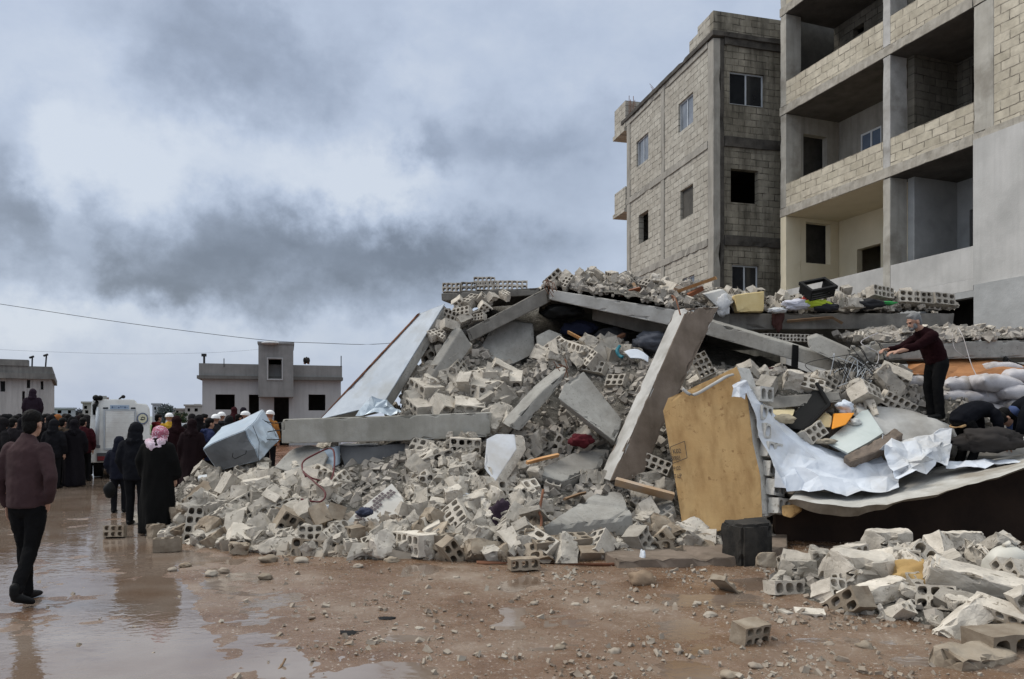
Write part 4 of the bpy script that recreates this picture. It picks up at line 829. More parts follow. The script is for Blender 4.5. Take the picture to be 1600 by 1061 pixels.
for m in (M_block, M_blockmud):
    A = [to_me(block_bm(4, 2, .10, .10, .20, 1), 'concrete_block', m), to_me(block_bm(3, 2, .115, .105, .20, 2), 'concrete_block', m), to_me(block_bm(3, 2, .13, .10, .22, 3), 'concrete_block', m),
         to_me(block_bm(4, 2, .10, .10, .20, 4, {(0, 0), (1, 0), (2, 0), (3, 0), (0, 1), (1, 1), (2, 1)}), 'concrete_block', m), to_me(block_bm(5, 2, .095, .10, .19, 5), 'concrete_block', m), to_me(block_bm(4, 2, .10, .10, .2, 6, cut=rp(61, .13)), 'concrete_block', m),
         to_me(block_bm(4, 3, .095, .08, .19, 7), 'concrete_block', m), to_me(block_bm(3, 1, .13, .15, .20, 8), 'concrete_block', m)]
    A += [to_me(block_bm(4, 2, .098, .10, .20, 91, {(0, 0), (1, 0), (2, 0), (3, 0), (1, 1), (2, 1)}), 'concrete_block', m), to_me(block_bm(4, 2, .10, .10, .24, 92, cut=rp(192, .11)+rp(193, .13)), 'concrete_block', m), to_me(block_bm(3, 2, .12, .10, .21, 93, cut=rp(195, .08)), 'concrete_block', m), to_me(block_bm(4, 2, .10, .095, .19, 94, solid=True), 'concrete_block', m), to_me(block_bm(3, 2, .12, .09, .21, 95, cut=rp(197, .13), solid=True), 'concrete_block', m)]
    Bf = [to_me(block_bm(4, 2, .10, .10, .20, 11+k, cut=rp(21+k, .02)+(rp(35+k, .09) if k % 2 else [])), 'block_fragment', m) for k in range(5)]
    Bf += [to_me(block_bm(2, 2, .11, .10, .20, 18, {(0, 0), (1, 0), (0, 1)}), 'block_fragment', m), to_me(block_bm(2, 1, .12, .11, .2, 19, cut=[((0, .0, 0), (0, 1, .1))]), 'block_fragment', m)]
    Bf += [to_me(block_bm(3, 2, .11, .09, r2, 40+k, cut=rp(50+k, .07)+rp(90+k, .09)+rp(130+k, .08), solid=True), 'block_fragment', m) for k, r2 in enumerate((.18, .14, .20, .10, .16, .06, .08, .2, .05))]
    BL_.append(A); FR_.append(Bf)
BG = {}
def put(me, p, eul, sc, label, cat, group, name):
    o = bpy.data.objects.new(name, me); COL.objects.link(o); o.location = p; o.rotation_euler = eul
    o.scale = (sc, sc, sc) if not isinstance(sc, tuple) else sc
    return tag(o, label, cat, group)
def zone(px, py):
    if px < 520 and py > 690: return 'at the left foot of the heap below the tin box'
    if py > 690 and px < 760: return 'below the long level beam'
    if py > 690: return 'between the front slab and the leaning column foot'
    if px < 760: return 'on the slope just above the level beam'
    if px < 1000: return 'on the slope between the roof cavity and the inverted V'
    return 'around the top of the leaning column'
def pose(nrm, wild=.55, flat=True):
    t = nrm.to_track_quat('Z', 'Y'); base = Euler((rnd.choice([0, math.pi/2, math.pi/2]), 0, 0)) if flat else Euler((0, 0, 0))
    q = t @ Euler((0, 0, rnd.uniform(0, 6.28))).to_quaternion() @ Euler((rnd.gauss(0, wild), rnd.gauss(0, wild), 0)).to_quaternion() @ base.to_quaternion()
    return q.to_euler()
STUFF = bmesh.new()
def scatter(md, nb, nf, ok, zn, xr=None, yr=None, size=(.85, 1.1), mud=lambda p: p.z < .12+.35*rnd.random(), extra=0):
    got = []; k = 0; xr = xr or md.xr; yr = yr or md.yr
    while len(got) < nb+nf+extra and k < 60000:
        k += 1; x, y = rnd.uniform(*xr), rnd.uniform(*yr); z = md.z(x, y)
        if z < -.02: continue
        nn = md.normal(x, y)
        if nn.y > .25: continue
        px, py = CX+x/y*F, HY-(z-CZ)/y*F
        if not ok(px, py, x, y): continue
        if any((x-a)**2+(y-b)**2+(z-c)**2 < (.026 if len(got) < nb+nf else .010) for a, b, c in got): continue
        got.append((x, y, z)); isb = len(got) <= nb; p = V((x, y, z))+nn*rnd.uniform(.02, .13)
        mi = 1 if mud(p) and rnd.random() < .5 else 0; zt = zn(px, py) if callable(zn) else zn
        me = rnd.choice((BL_ if isb else FR_)[mi]); s = rnd.uniform(*size)*(1 if isb else rnd.uniform(.6, 1.25)); s = (s*rnd.uniform(.82, 1.2), s*rnd.uniform(.85, 1.15), s*rnd.uniform(.75, 1.25))
        if len(got) > nb+nf:
            q = rnd.choice(FR_[mi][7:]+FR_[mi][:2]).copy(); q.transform(Matrix.Translation(p) @ pose(nn).to_matrix().to_4x4() @ Matrix.Diagonal((*(q_*.8 for q_ in s), 1))); STUFF.from_mesh(q); bpy.data.meshes.remove(q); continue
        if isb: put(me, p, pose(nn), s, 'hollow concrete block '+zt, 'concrete block', 'hollow blocks '+zt, 'concrete_block')
        else: put(me, p, pose(nn), s, 'broken piece of concrete block '+zt, 'block fragment', 'broken pieces '+zt, 'block_fragment')
CAV = lambda px, py: 730 < px < 1060 and py < 540 or 715 < px < 850 and py < 590
HEROES = ((838, 992, 758, 858), (528, 645, 752, 832), (745, 822, 672, 768), (826, 952, 698, 752), (795, 975, 572, 695), (522, 645, 690, 752), (428, 512, 694, 742), (935, 1040, 560, 755), (1036, 1215, 575, 840))
vis = lambda px, py, x, y: y < 13.4 and not CAV(px, py) and px < 1120 and not (436 < px < 765 and 652 < py < 692) and not (px < 640 and py < 650) and not (315 < px < 440 and py < 745) and not any(a < px < b and c < py < d for a, b, c, d in HEROES)
scatter(H, 120, 205, vis, zone, xr=(-5, 3.2), yr=(8.2, 13.4), size=(.95, 1.25), extra=480)
scatter(H, 26, 0, lambda px, py, x, y: 640 < px < 1030 and 545 < py < 690 and vis(px, py, x, y), zone, xr=(-2.2, 2.8), yr=(11, 13.3), size=(1.2, 1.45))
scatter(H, 16, 24, lambda px, py, x, y: 1090 < px < 1420 and 545 < py < 690 and y < 11.6, 'on the right shelf below the strapped beam', xr=(2.4, 6), yr=(9.9, 11.9))
scatter(T, 24, 34, lambda px, py, x, y: TIN(x)+.1 < y < 14.6 and px < 1490, 'on top of the fallen roof slabs', size=(.7, .95), extra=50)
scatter(T, 16, 22, lambda px, py, x, y: TIN(x)+.06 < y < 13.9 and 1100 < px < 1480, 'on top of the fallen roof slabs', size=(.65, .9), extra=60)
scatter(G3, 1, 12, lambda px, py, x, y: y < 12.6 and px < 1620, 'on the long slab behind the leaning man', size=(.5, .7))
scatter(H, 0, 14, lambda px, py, x, y: 1215 < px < 1640 and py > 815, 'in the dark void under the curved slab', xr=(3.2, 7.5), yr=(8.9, 9.7), mud=lambda p: False)
# blocks still standing in rows under the right roof slab, and on the tip of the left one
g = 'row of blocks on the tip of the left roof slab'
for k, (px, py) in enumerate(((706, 450), (733, 449), (760, 447), (786, 446.5), (812, 447), (757, 441))):
    put(BL_[0][(0, 1, 4)[k % 3]], P(px, py, 13.45), (math.pi/2, 0, rnd.uniform(-.08, .08)), .82, 'grey hollow block in the row on the left roof slab tip', 'concrete block', g, 'concrete_block')
for k in range(5):
    put(BL_[0][k % 2], P(1192+k*20, 527+k*.5, 12.75), (math.pi/2, rnd.uniform(-.05, .05), 0), .62, 'hollow block wedged in the dark gap above the strapped beam', 'concrete block', 'blocks in the gap above the strapped beam', 'concrete_block')
for k, (px, py, Y, s) in enumerate(((712, 476, 13.2, 1), (735, 472, 13.2, 1.1), (757, 470, 13.2, .9), (772, 466, 13.2, .9), (704, 492, 13.0, 1), (722, 490, 13.0, 1.05), (740, 488, 13.05, 1), (690, 508, 12.85, .9), (703, 510, 12.75, 1.1), (760, 482, 13.1, .9), (790, 462, 13.2, .8), (684, 522, 12.75, 1), (693, 526, 12.65, .9), (725, 500, 12.9, .9), (748, 497, 12.95, .8))):
    put((BL_[0] if k % 3 else FR_[0])[k % 7], P(px, py, Y), (rnd.uniform(-1, 1.6), rnd.uniform(-.6, .6), rnd.uniform(-.9, .9)), .8*s, 'pale block jammed between the left roof slab tip and the dark sloping beam', 'concrete block', 'blocks jammed under the left roof slab tip', 'concrete_block')
# the big blocks one can single out: pixel, depth, mesh, euler degrees, scale, label
E = lambda a, b, c: tuple(math.radians(q) for q in (a, b, c))
A0, F0, A1, F1 = BL_[0], FR_[0], BL_[1], FR_[1]
HERO = [
 (738, 857, None, 'B9', (90, 0, 8), (1.0, .75, 1), 'long plain block lying square to the camera at the front of the heap'),
 (788, 858, None, 'F9', (0, 0, 20), .9, 'flat pale block fragment right of the long plain block'),
 (892, 858, None, 'B7', (65, 25, 30), .85, 'tilted block leaning on its corner below the front slab'),
 (818, 880, None, 'MB7', (90, 0, 14), .8, 'muddy block at the foot of the thin stake'),
 (1040, 845, None, 'B7', (90, 4, 5), .85, 'upright block second from left on the foundation step'),
 (1002, 832, None, 'B1', (90, 0, 10), .85, 'block with two rows of holes, leftmost on the foundation step'),
 (1087, 846, None, 'B1', (60, 30, 40), .8, 'ochre tinted block tipped on its corner left of the black footing'),
 (1028, 727, 10.1, 'B0', (75, 20, -25), .95, 'clean block with two rows of holes right of the leaning column foot'),
 (1098, 572, 11.2, 'B6', (70, 62, -30), 1.0, 'many holed block standing on end right of the leaning column'),
 (1137, 910, None, 'MF6', (80, 40, 20), 1.0, 'split block shell standing alone in the mud right of centre'),
 (1172, 988, None, 'MB1', (100, 0, 30), .72, 'muddy block standing on end in the brown puddle'),
 (262, 851, None, 'MB7', (0, 0, 15), .8, 'brown muddy block lying in the puddle beside the robed woman'),
 (180, 830, None, 'MB1', (80, 0, 10), .75, 'leftmost muddy block in the puddle'),
 (367, 856, None, 'MF8', (0, 10, 20), .9, 'square brown block in the wet mud below the left foot of the heap'),
 (400, 762, 10.3, 'F7', (10, -10, 15), 1.3, 'large smooth block lump high at the left foot'),
 (310, 805, 10.0, 'F8', (15, 0, 30), 1.2, 'smooth pale lump right behind the robed woman'),
 (590, 590, None, '', 0, 0, ''),
 (835, 800, 8.9, 'F6', (70, 30, 60), 1.35, 'open block shell beside the thin stake, upper'),
 (822, 832, 8.75, 'B7', (50, 40, 55), .95, 'ribbed block propped beside the thin stake, lower'),
 (840, 790, 9.3, 'B9', (85, 0, 12), .9, 'clean oblong block on top beside the thin stake'),
 (765, 760, 9.9, 'B9', (40, 10, 50), 1.0, 'tilted plain block below the white plastered fragment'),
 (655, 770, 10.1, 'B9', (30, 0, 30), .9, 'plain block with a square face above the tiled fragment'),
 (440, 800, 9.8, 'B4', (60, -20, 15), 1.0, 'block with a grid of dark holes at the left foot'),
 (380, 825, 9.7, 'B6', (70, -15, 20), .85, 'block with round holes low on the left foot'),
 (930, 575, 12.3, 'B0', (70, 10, -35), 1.0, 'block showing its holes below the teal scrap'),
 (955, 550, 12.6, 'B6', (55, 50, -30), .95, 'block with three rows of holes tipped on the upper slope'),
 (965, 598, 11.9, 'B1', (60, 0, -40), 1.0, 'block with black holes just left of the leaning column'),
]
HERO_R = [  # front right heap
 (1365, 928, 6.35, 'B9', (85, -12, 12), (1.35, .9, 1.2), 'biggest rounded block piece in the middle of the front right heap'),
 (1345, 895, 6.7, 'F7', (20, 5, 5), 1.8, 'broad pale slab of blockwork behind the biggest rounded piece'),
 (1285, 925, 6.5, 'F0', (60, 10, 25), 1.05, 'ribbed block piece left of the biggest rounded piece'),
 (1225, 918, 6.8, 'B7', (80, 5, 18), .85, 'grooved block standing at the left end of the front right heap'),
 (1330, 862, 7.2, 'B7', (85, 0, 35), .85, 'block with cup shaped hollows at the top of the front right heap'),
 (1275, 868, 7.3, 'F8', (20, 20, 10), 1.0, 'plain pale block left of the cup hollowed one'),
 (1265, 962, 6.1, 'B7', (100, 0, -15), .6, 'small block end with two round holes at the puddle edge'),
 (1232, 965, 6.1, 'F5', (90, 0, 20), .6, 'small muddy three holed fragment at the puddle edge'),
 (1325, 965, 6.1, 'F9', (60, 20, 20), .8, 'angular stone grey fragment at the puddle edge'),
 (1385, 970, 6.0, 'F10', (30, 20, 60), .7, 'low rough fragment right of the angular grey one'),
 (1450, 873, 6.9, 'B7', (60, 40, -25), .9, 'ribbed block tipped up above the ochre lump'),
 (1535, 918, 6.3, 'B9', (25, 12, -22), (2.1, 1.0, 1.5), 'long thick slab of two blocks sloping right below the white can'),
 (1505, 975, 5.6, 'B9', (55, -28, 20), (1.3, 1.0, 1.15), 'rough sided block leaning up at the right edge of the puddle'),
 (1520, 1040, 4.95, 'MB9', (12, 4, 25), (1.45, 1.3, 1.1), 'brown muddy block at the bottom right corner'),
 (1575, 1005, 5.2, 'MB7', (90, 0, 12), 1.35, 'grooved brown block at the right edge above the corner block'),
 (1495, 945, 5.9, 'F8', (10, 0, 20), .9, 'flat grooved fragment behind the rough sided leaning block'),
 (1190, 875, 7.4, 'MF8', (80, 0, 10), .8, 'dark muddy block right of the black footing'),
 (1440, 915, 6.5, 'F3', (40, 0, 20), .9, 'shadowed block fragment under the ochre lump'),
 (1390, 850, 8.3, 'F7', (10, 0, 10), 1.6, 'dim slab fragment in the shade under the curved slab'),
 (1500, 845, 8.2, 'B9', (85, 0, 4), 1.1, 'dim plain block in the shade left of the white can'),
 (1250, 890, 7.2, 'F7', (5, 0, 5), 1.0, 'flat grey block lying low at the back left of the front right heap'),
 (1415, 955, 6.0, 'F1', (40, 20, 20), .8, 'small broken block in front of the ochre lump'),
]
SOL = [to_me(block_bm(4, 2, .105, .09, .2, 71, solid=True), 'concrete_block', M_block), to_me(block_bm(4, 2, .105, .09, .2, 72, solid=True), 'concrete_block', M_blockmud)]
for px, py, Y, kd, eu, s, lab in HERO+HERO_R:
    if not kd: continue
    mi = kd[0] == 'M'; kd = kd.lstrip('M'); i = int(kd[1:])
    me = SOL[mi] if kd == 'B9' else BL_[mi][i] if kd[0] == 'B' else FR_[mi][i]
    if Y is None:
        zc = .085; Y = (CZ-zc)*F/(py-HY)
    put(me, P(px, py, Y), E(*eu), s, lab, 'concrete block' if kd[0] == 'B' else 'block fragment', None, 'concrete_block' if kd[0] == 'B' else 'block_fragment')
scatter(RF, 14, 22, lambda px, py, x, y: py < 990 and 1180 < px < 1640 and y < 7.9, 'in the separate heap at the front right', size=(.8, 1.15), mud=lambda p: p.z < .12)
me = bpy.data.meshes.new('rubble'); STUFF.to_mesh(me); STUFF.free(); tag(mobj('rubble', me, M_block), 'smaller broken pieces of block filling the gaps in the heap', 'rubble', kind='stuff')
# rocks and single stones on the mud
def rock(px, py, r, m, label, squash=.75, seed=1, group=None):
    Y = CZ*F/(py-HY); p = P(px, py, Y); bm = bmesh.new(); bmesh.ops.create_icosphere(bm, subdivisions=3, radius=r)
    for v in bm.verts:
        n = v.co.normalized(); k = noise.noise(n*1.4+V((seed, 0, 0)))*.35+noise.noise(n*3.5+V((0, seed, 0)))*.16+noise.noise(n*9)*.05; v.co = V((n.x*1.15, n.y, n.z*squash))*r*(1+k)
    bmesh.ops.translate(bm, verts=bm.verts, vec=p+V((0, 0, r*squash*.7))); return tag(obj('rock', bm, m, smooth=True), label, 'rock', group)
rock(1003, 914, .115, mat('brown_rock', (.16, .11, .07), (.26, .19, .13), 6, .85, .6, 50), 'rounded brown rock alone on the mud below the foundation step', .72, 3)
for k, (px, py, r) in enumerate(((290, 886, .05), (270, 892, .04), (330, 900, .06), (612, 880, .07), (560, 888, .05), (470, 880, .07), (415, 905, .06), (713, 905, .035), (960, 1022, .04), (875, 1015, .035), (1060, 1020, .03), (1180, 1045, .04), (1350, 1015, .055), (1110, 965, .045), (1090, 945, .03), (730, 930, .03), (900, 948, .035), (835, 945, .03), (1140, 1060, .05), (1295, 1010, .035), (655, 985, .03), (420, 880, .09), (350, 895, .05), (1020, 905, .03), (765, 905, .03))):
    rock(px, py, r, M_chipmud if k % 3 else M_blockmud, 'small stone lying loose on the mud', .6, 10+k, 'loose stones on the mud')
# ---------------------------------------------------------------- single things in and on the heap
# orange wall piece
of = [(1036, 642, 9.75), (1044, 622, 9.8), (1072, 610, 9.85), (1112, 592, 9.9), (1151, 573, 9.97), (1158, 590, 9.93), (1168, 622, 9.84), (1176, 690, 9.65), (1188, 745, 9.5), (1191, 809, 9.32), (1150, 822, 9.28), (1101, 836, 9.24), (1084, 833, 9.24), (1069, 840, 9.22), (1054, 745, 9.47)]
ow = tag(obj('wall_fragment', slab(Q(*of), (.010, .024, .002), L=.12, amp=.004, chip=.012, bev=.003, seed=50), M_orange), 'big standing wall piece with orange plaster and stencilled marks', 'wall fragment')
core = [p+V((.012, .027, .003)) for p in Q(*of)]
bm = slab(core, (.235, .20, .0), L=.055, amp=.016, chip=.05, seed=51)
obj('block_core', bm, mat('pale_core', (.40, .39, .36), (.56, .545, .51), 9, .95, .6, 40, speck=((.24, .22, .19), 12)), ow)
eb = [to_me(block_bm(2, 1, .125, .21, .16, 81+k, cut=[((0, 0, .02+.02*k), (.3, .2*k-.2, 1))] if k else None), 'edge_block', MATS['pale_core']) for k in range(3)]
for k in range(7):   # exposed block ends down the right edge
    t_ = (k+.5)/7; p = P(1172+30*t_+9, 602+204*t_, 9.93-.55*t_)+V((.085, .03, 0))
    b = mobj('edge_block', eb[k % 3].copy(), None, None, p); b.rotation_euler = E(86+rnd.uniform(-6, 6), 8+rnd.uniform(-5, 5), 24+rnd.uniform(-8, 8)); b.scale = (.95, .95, .95)
    bpy.context.view_layer.update(); b.parent = ow; b.matrix_parent_inverse = ow.matrix_world.inverted()
fo, fx_, fy_ = V(Q(of[14])[0]), (P(1188, 745, 9.5)-P(1054, 745, 9.47)).normalized(), (P(1044, 622, 9.8)-P(1069, 840, 9.22)).normalized()
fn = fx_.cross(fy_).normalized(); fn = -fn if fn.y > 0 else fn; fy2 = (fn.cross(fx_)).normalized()
R_ = Matrix((fx_, fy2, fn)).transposed().to_4x4()
ink = plain('stencil_ink', (.055, .05, .045), .9)
def stencil(txt, px, py, size, sx=1.0):
    me = text_mesh(txt, size); p = onplane(px, py, P(1036, 642, 9.75), P(1191, 809, 9.32), P(1069, 840, 9.22))+fn*.022
    bm = bmesh.new(); bm.from_mesh(me); bpy.data.meshes.remove(me)
    bmesh.ops.transform(bm, matrix=Matrix.Translation(p) @ R_ @ Matrix.Rotation(math.radians(6), 4, 'Z') @ Matrix.Diagonal((sx, 1, 1, 1)), verts=bm.verts); obj('stencil_mark', bm, ink, ow)
stencil('K02', 1051, 709.5, .085, .8); stencil('00003', 1050, 720.5, .085, .52); stencil('P.02', 1052, 736, .075, .75); stencil('T.LP', 1053, 748, .075, .75)
bm = bmesh.new(); cs = [onplane(px, py, P(1036, 642, 9.75), P(1191, 809, 9.32), P(1069, 840, 9.22))+fn*.022 for px, py in ((1047, 699), (1069, 690), (1073, 716), (1050, 725))]
for a, b in zip(cs, cs[1:]+cs[:1]): tube(bm, [a, b], .004, 4)
obj('stencil_mark', bm, ink, ow)
bm = bmesh.new(); tube(bm, spline([P(1066, 607, 9.78), P(1083, 617, 9.76), P(1112, 602, 9.8), P(1134, 589, 9.85), P(1146, 585, 9.88)], 5), (.022, .012), 8)
obj('plaster_rim', bm, M_concl, ow, True)
# tin box at left
TB = [P(317, 701, 11.6), P(385, 673, 11.2), P(412, 640, 12.3), P(345, 668, 12.7), P(339, 737, 11.5), P(404, 722, 11.1), P(437, 687, 12.1)]
TB.append(TB[6]+TB[3]-TB[2])
bm = bmesh.new(); vs = [bm.verts.new(p) for p in TB]
for f in ((0, 1, 2, 3), (0, 4, 5, 1), (1, 5, 6, 2), (2, 6, 7, 3), (3, 7, 4, 0), (4, 7, 6, 5)): bm.faces.new([vs[i] for i in f]).material_index = 0 if f in ((0, 1, 2, 3), (1, 5, 6, 2)) else 1  # darker tin on all but top and right face paints their shade
bmesh.ops.recalc_face_normals(bm, faces=bm.faces); bmesh.ops.bevel(bm, geom=list(bm.edges), offset=.015, segments=2, affect='EDGES'); fine(bm, .12)
for v in bm.verts:
    k = min(1, max(0, (v.co.x+4.15)*2.5)); v.co += noise.noise_vector(v.co*1.6)*.035+noise.noise_vector(v.co*5)*.006+V((.05, -.06, .02))*(1-3*abs(noise.noise(v.co*3.1)))*k
tin = tag(obj('tin_box', bm, [M_tin, M_tind], smooth=False), 'crumpled blue grey sheet metal box at the far left of the heap', 'metal box')
bm = bmesh.new(); tube(bm, [P(364, 708, 11.25), P(363, 714, 11.23), P(367, 717, 11.22), P(384, 709, 11.12), P(385, 704, 11.12)], .006, 6); obj('handle', bm, M_black, tin)
bm = bmesh.new(); tube(bm, [P(395, 665, 11.25), P(405, 690, 11.2), P(404, 720, 11.0)], .004, 5); tube(bm, [P(410, 655, 11.6), P(425, 665, 11.7), P(432, 683, 11.9)], .004, 5); obj('seam', bm, M_black, tin)
# dark tin trough under the beam, and a bright scrap above it
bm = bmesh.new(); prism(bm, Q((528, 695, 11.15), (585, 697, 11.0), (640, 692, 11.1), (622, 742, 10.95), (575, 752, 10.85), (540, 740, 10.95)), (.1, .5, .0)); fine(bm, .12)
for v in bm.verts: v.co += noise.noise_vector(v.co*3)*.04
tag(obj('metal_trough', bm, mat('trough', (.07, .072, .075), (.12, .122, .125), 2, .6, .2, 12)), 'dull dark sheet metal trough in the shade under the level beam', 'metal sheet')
o = sheet('metal_sheet', [Q((555, 648, 11.7), (575, 621, 11.9), (582, 632, 12.0)), Q((572, 645, 11.5), (580, 620, 11.6), (600, 630, 11.8)), Q((600, 648, 11.4), (602, 628, 11.5), (618, 640, 11.6)), Q((622, 651, 11.3), (618, 640, 11.4), (630, 646, 11.5))], M_tin, wr=.025, seed=3, facet=2); tag(o, 'folded bright blue grey tin sheet standing just above the level beam', 'metal sheet')
o = sheet('metal_sheet', [Q((500, 703, 10.95), (505, 725, 10.9), (512, 738, 10.8)), Q((518, 700, 11.0), (522, 715, 10.95), (526, 728, 10.9)), Q((530, 697, 11.1), (530, 712, 11.05), (530, 725, 11.0))], M_tin, 5, 5, .02, 6); tag(o, 'small bright tin scrap under the left part of the level beam', 'metal sheet')
o = sheet('plaster_board', [Q((430, 730, 10.9), (455, 705, 11.2), (480, 696, 11.3)), Q((460, 740, 10.6), (480, 715, 10.9), (500, 700, 11.1)), Q((490, 745, 10.4), (505, 728, 10.6), (512, 712, 10.8))], M_conc, 6, 6, .012, 5, .04); tag(o, 'pale flat board sloping down under the left end of the level beam', 'board')
o = wire('hose', [P(478, 745, 10.2), P(472, 725, 10.5), P(488, 712, 10.7), P(520, 702, 10.8), P(518, 748, 10.2), P(490, 748, 10.1), P(474, 738, 10.1), P(490, 752, 9.9), P(508, 770, 9.7), P(500, 784, 9.6), P(470, 780, 9.6)], .013, plain('red_hose', (.085, .012, .014), .5)); tag(o, 'dark red hose curled in a loop below the level beam', 'hose')
# thin stake
o = wire('stake', [P(849, 765, 8.9), P(843, 800, 8.75), P(846, 815, 8.7), P(838, 890, 8.3)], .016, M_rust, None, 8, 3); tag(o, 'thin rusty stake standing upright in front of the heap', 'stake')
bm = bmesh.new(); tube(bm, [PG(745, 883)+V((0, 0, .03)), PG(950, 887)+V((0, 0, .03)), PG(1145, 882)+V((0, 0, .05))], .022, 8); tag(obj('pipe', bm, M_rust, smooth=True), 'long thin rusty pipe lying along the foot of the heap', 'pipe')
# cloth, bags and scraps
def bundle(name, px, py, Y, r, m, label, cat, seed=1, sq=(1, .8, .6), lift=0):
    p = P(px, py, Y); bm = bmesh.new(); bmesh.ops.create_icosphere(bm, subdivisions=4, radius=1)
    for v in bm.verts:
        n = v.co.copy(); k = 1+.35*noise.noise(n*1.6+V((seed, 0, 0)))+.22*abs(noise.noise(n*4+V((0, seed, 0))))*1.4+.08*noise.noise(n*10); v.co = V((n.x*sq[0], n.y*sq[1], n.z*sq[2]))*r*k
    bmesh.ops.translate(bm, verts=bm.verts, vec=p); return tag(obj(name, bm, m, smooth=True), label, cat)
bundle('clothing', 908, 688, 10.55, .16, plain('red_cloth', (.075, .008, .012), .95), 'crumpled dark red cloth under the inverted V', 'clothing', 2, (1, .7, .6))
bundle('clothing', 782, 810, 9.15, .20, plain('purple_cloth', (.022, .012, .022), .9), 'crumpled dark purple cloth between blocks at the front', 'clothing', 3, (.8, .7, 1))
bundle('clothing', 1206, 592, 11.1, .24, plain('maroon_cloth', (.045, .018, .018), .95), 'dark brown maroon bundle of cloth under the strapped beam', 'clothing', 4, (1.1, .7, .6))
bundle('clothing', 570, 800, 9.3, .09, plain('navy_cloth', (.03, .035, .06), .9), 'small navy rag left of the tiled wall fragment', 'clothing', 5)
bundle('plastic_bag', 506, 806, 9.45, .11, M_white, 'small white plastic bag left of the tiled wall fragment', 'bag', 6, (.8, .7, 1.2))
bundle('plastic_bag', 727, 778, 9.75, .09, M_white, 'white plastic scrap under the tilted plain block in mid heap', 'bag', 7)
bundle('plastic_bag', 1097, 652, 9.9, .10, M_white, 'pale blue white bag peeking left of the orange wall piece', 'bag', 17, (.5, .5, 1.5))
bundle('clothing', 690, 842, 8.8, .10, plain('red_rag', (.14, .03, .03), .9), 'small dull red rag at the foot of the mid heap', 'clothing', 8, (1, .6, .5))
bundle('bag', 880, 487, 13.25, .36, M_black, 'glossy black bag in the dark cavity under the ridge', 'bag', 9, (1, .5, .35))
bundle('clothing', 905, 515, 13.6, .26, plain('dark_blue_stripe', (.02, .024, .05), .9), 'dark blue bedding in the cavity below the long pale beam', 'bedding', 10, (1.1, .6, .6))
bundle('clothing', 955, 525, 13.5, .24, plain('grey_bed', (.06, .06, .065), .9), 'dark grey bedding in the cavity left of the leaning column', 'bedding', 11, (1.1, .6, .6))
bundle('clothing', 1018, 535, 12.75, .32, plain('slate_cloth', (.075, .08, .095), .9), 'slate grey cloth heaped left of the leaning column top', 'clothing', 12, (1.0, .7, .5))
o = sheet('paper_sheet', [Q((975, 550, 12.35), (985, 560, 12.2)), Q((995, 547, 12.4), (1000, 560, 12.2)), Q((1013, 558, 12.3), (1012, 566, 12.2))], M_white, 4, 4, .015, 6); tag(o, 'bright white sheet of paper left of the leaning column', 'paper')
o = wire('hose', [P(968, 541, 12.45), P(964, 548, 12.3), P(968, 556, 12.25), P(973, 558, 12.2)], .03, plain('teal', (.02, .14, .18), .5)); tag(o, 'short curved teal plastic scrap on the upper slope', 'plastic scrap')
# wood
def stick(pts, w, m, label, cat='plank'):
    bm = bmesh.new(); tube(bm, [P(*p) for p in pts], w, 4, (0, .3, 1)); return tag(obj('plank', bm, m), label, cat)
stick([(1052, 458, 13.2), (1085, 446, 13.0), (1119, 434, 12.8)], (.03, .06), M_wood, 'long orange splintered stick pointing up at the ridge')
stick([(970, 460, 13.1), (1000, 452, 13.1)], (.05, .08), plain('red_wood', (.22, .075, .03), .6), 'short red brown broken plank near the middle of the ridge')
stick([(1075, 462, 13.0), (1098, 450, 13.0)], (.05, .05), plain('red_wood', (.20, .07, .03), .6), 'red brown scrap under the long splintered stick')
stick([(990, 443, 13.3), (1000, 462, 13.0)], (.03, .04), M_woodd, 'dark broken slat beside the red brown plank')
stick([(888, 519, 12.9), (905, 528, 12.8), (922, 537, 12.7)], (.03, .07), M_wood, 'orange broken plank at the left of the cavity floor')
stick([(925, 533, 12.8), (960, 530, 12.9), (975, 523, 13.0)], (.04, .06), plain('red_wood', (.25, .12, .07), .6), 'pinkish plank lying on the cavity floor')
stick([(962, 752, 9.55), (1010, 765, 9.45), (1052, 776, 9.4)], (.06, .13), mat('plank_grey_orange', (.36, .21, .09), (.42, .40, .37), 1.2, .85, .3, 40), 'thick grey and orange plank at the foot of the leaning column')
stick([(823, 723, 10.1), (850, 716, 10.2), (872, 711, 10.3)], (.03, .05), M_wood, 'short tan plank right of the white plastered fragment')
stick([(882, 780, 9.6), (905, 772, 9.7), (916, 770, 9.7)], (.02, .06), M_woodd, 'thin brown board behind the front concrete slab')
stick([(310, 748, 11.6), (360, 740, 11.6), (392, 737, 11.5)], (.05, .02), M_alu, 'long thin grey lath at the top of the left foot', 'lath')
stick([(1230, 502, 13.2), (1300, 496, 13.1), (1316, 505, 13.1)], (.03, .04), M_woodd, 'dark plank along the roof slab edge on the right')
for k, pts in enumerate((((424, 1060, 4.7), (440, 1040, 4.85), (446, 1029, 4.9)), ((424, 1060, 4.7), (436, 1052, 4.8), (447, 1045, 4.85)))):
    o = wire('twig', [P(*p) for p in pts], .008, M_woodd); tag(o, ('taller' if k == 0 else 'lower')+' of two brown twigs sticking out of the mud at the bottom edge', 'twig')
for px, py, r, lb in ((605, 967, .06, 'black plastic scrap on the mud, upper of two'), (553, 989, .085, 'black plastic scrap on the mud, lower and wider of two')):
    bundle('plastic_scrap', px, py, GY(py), r, M_black, lb, 'plastic scrap', px, (1.3, .8, .22))
bundle('plastic_bag', 1004, 880, 8.05, .14, M_white, 'torn white strip of plastic hanging at the edge of the foundation step', 'plastic scrap', 12, (.28, .5, .9))
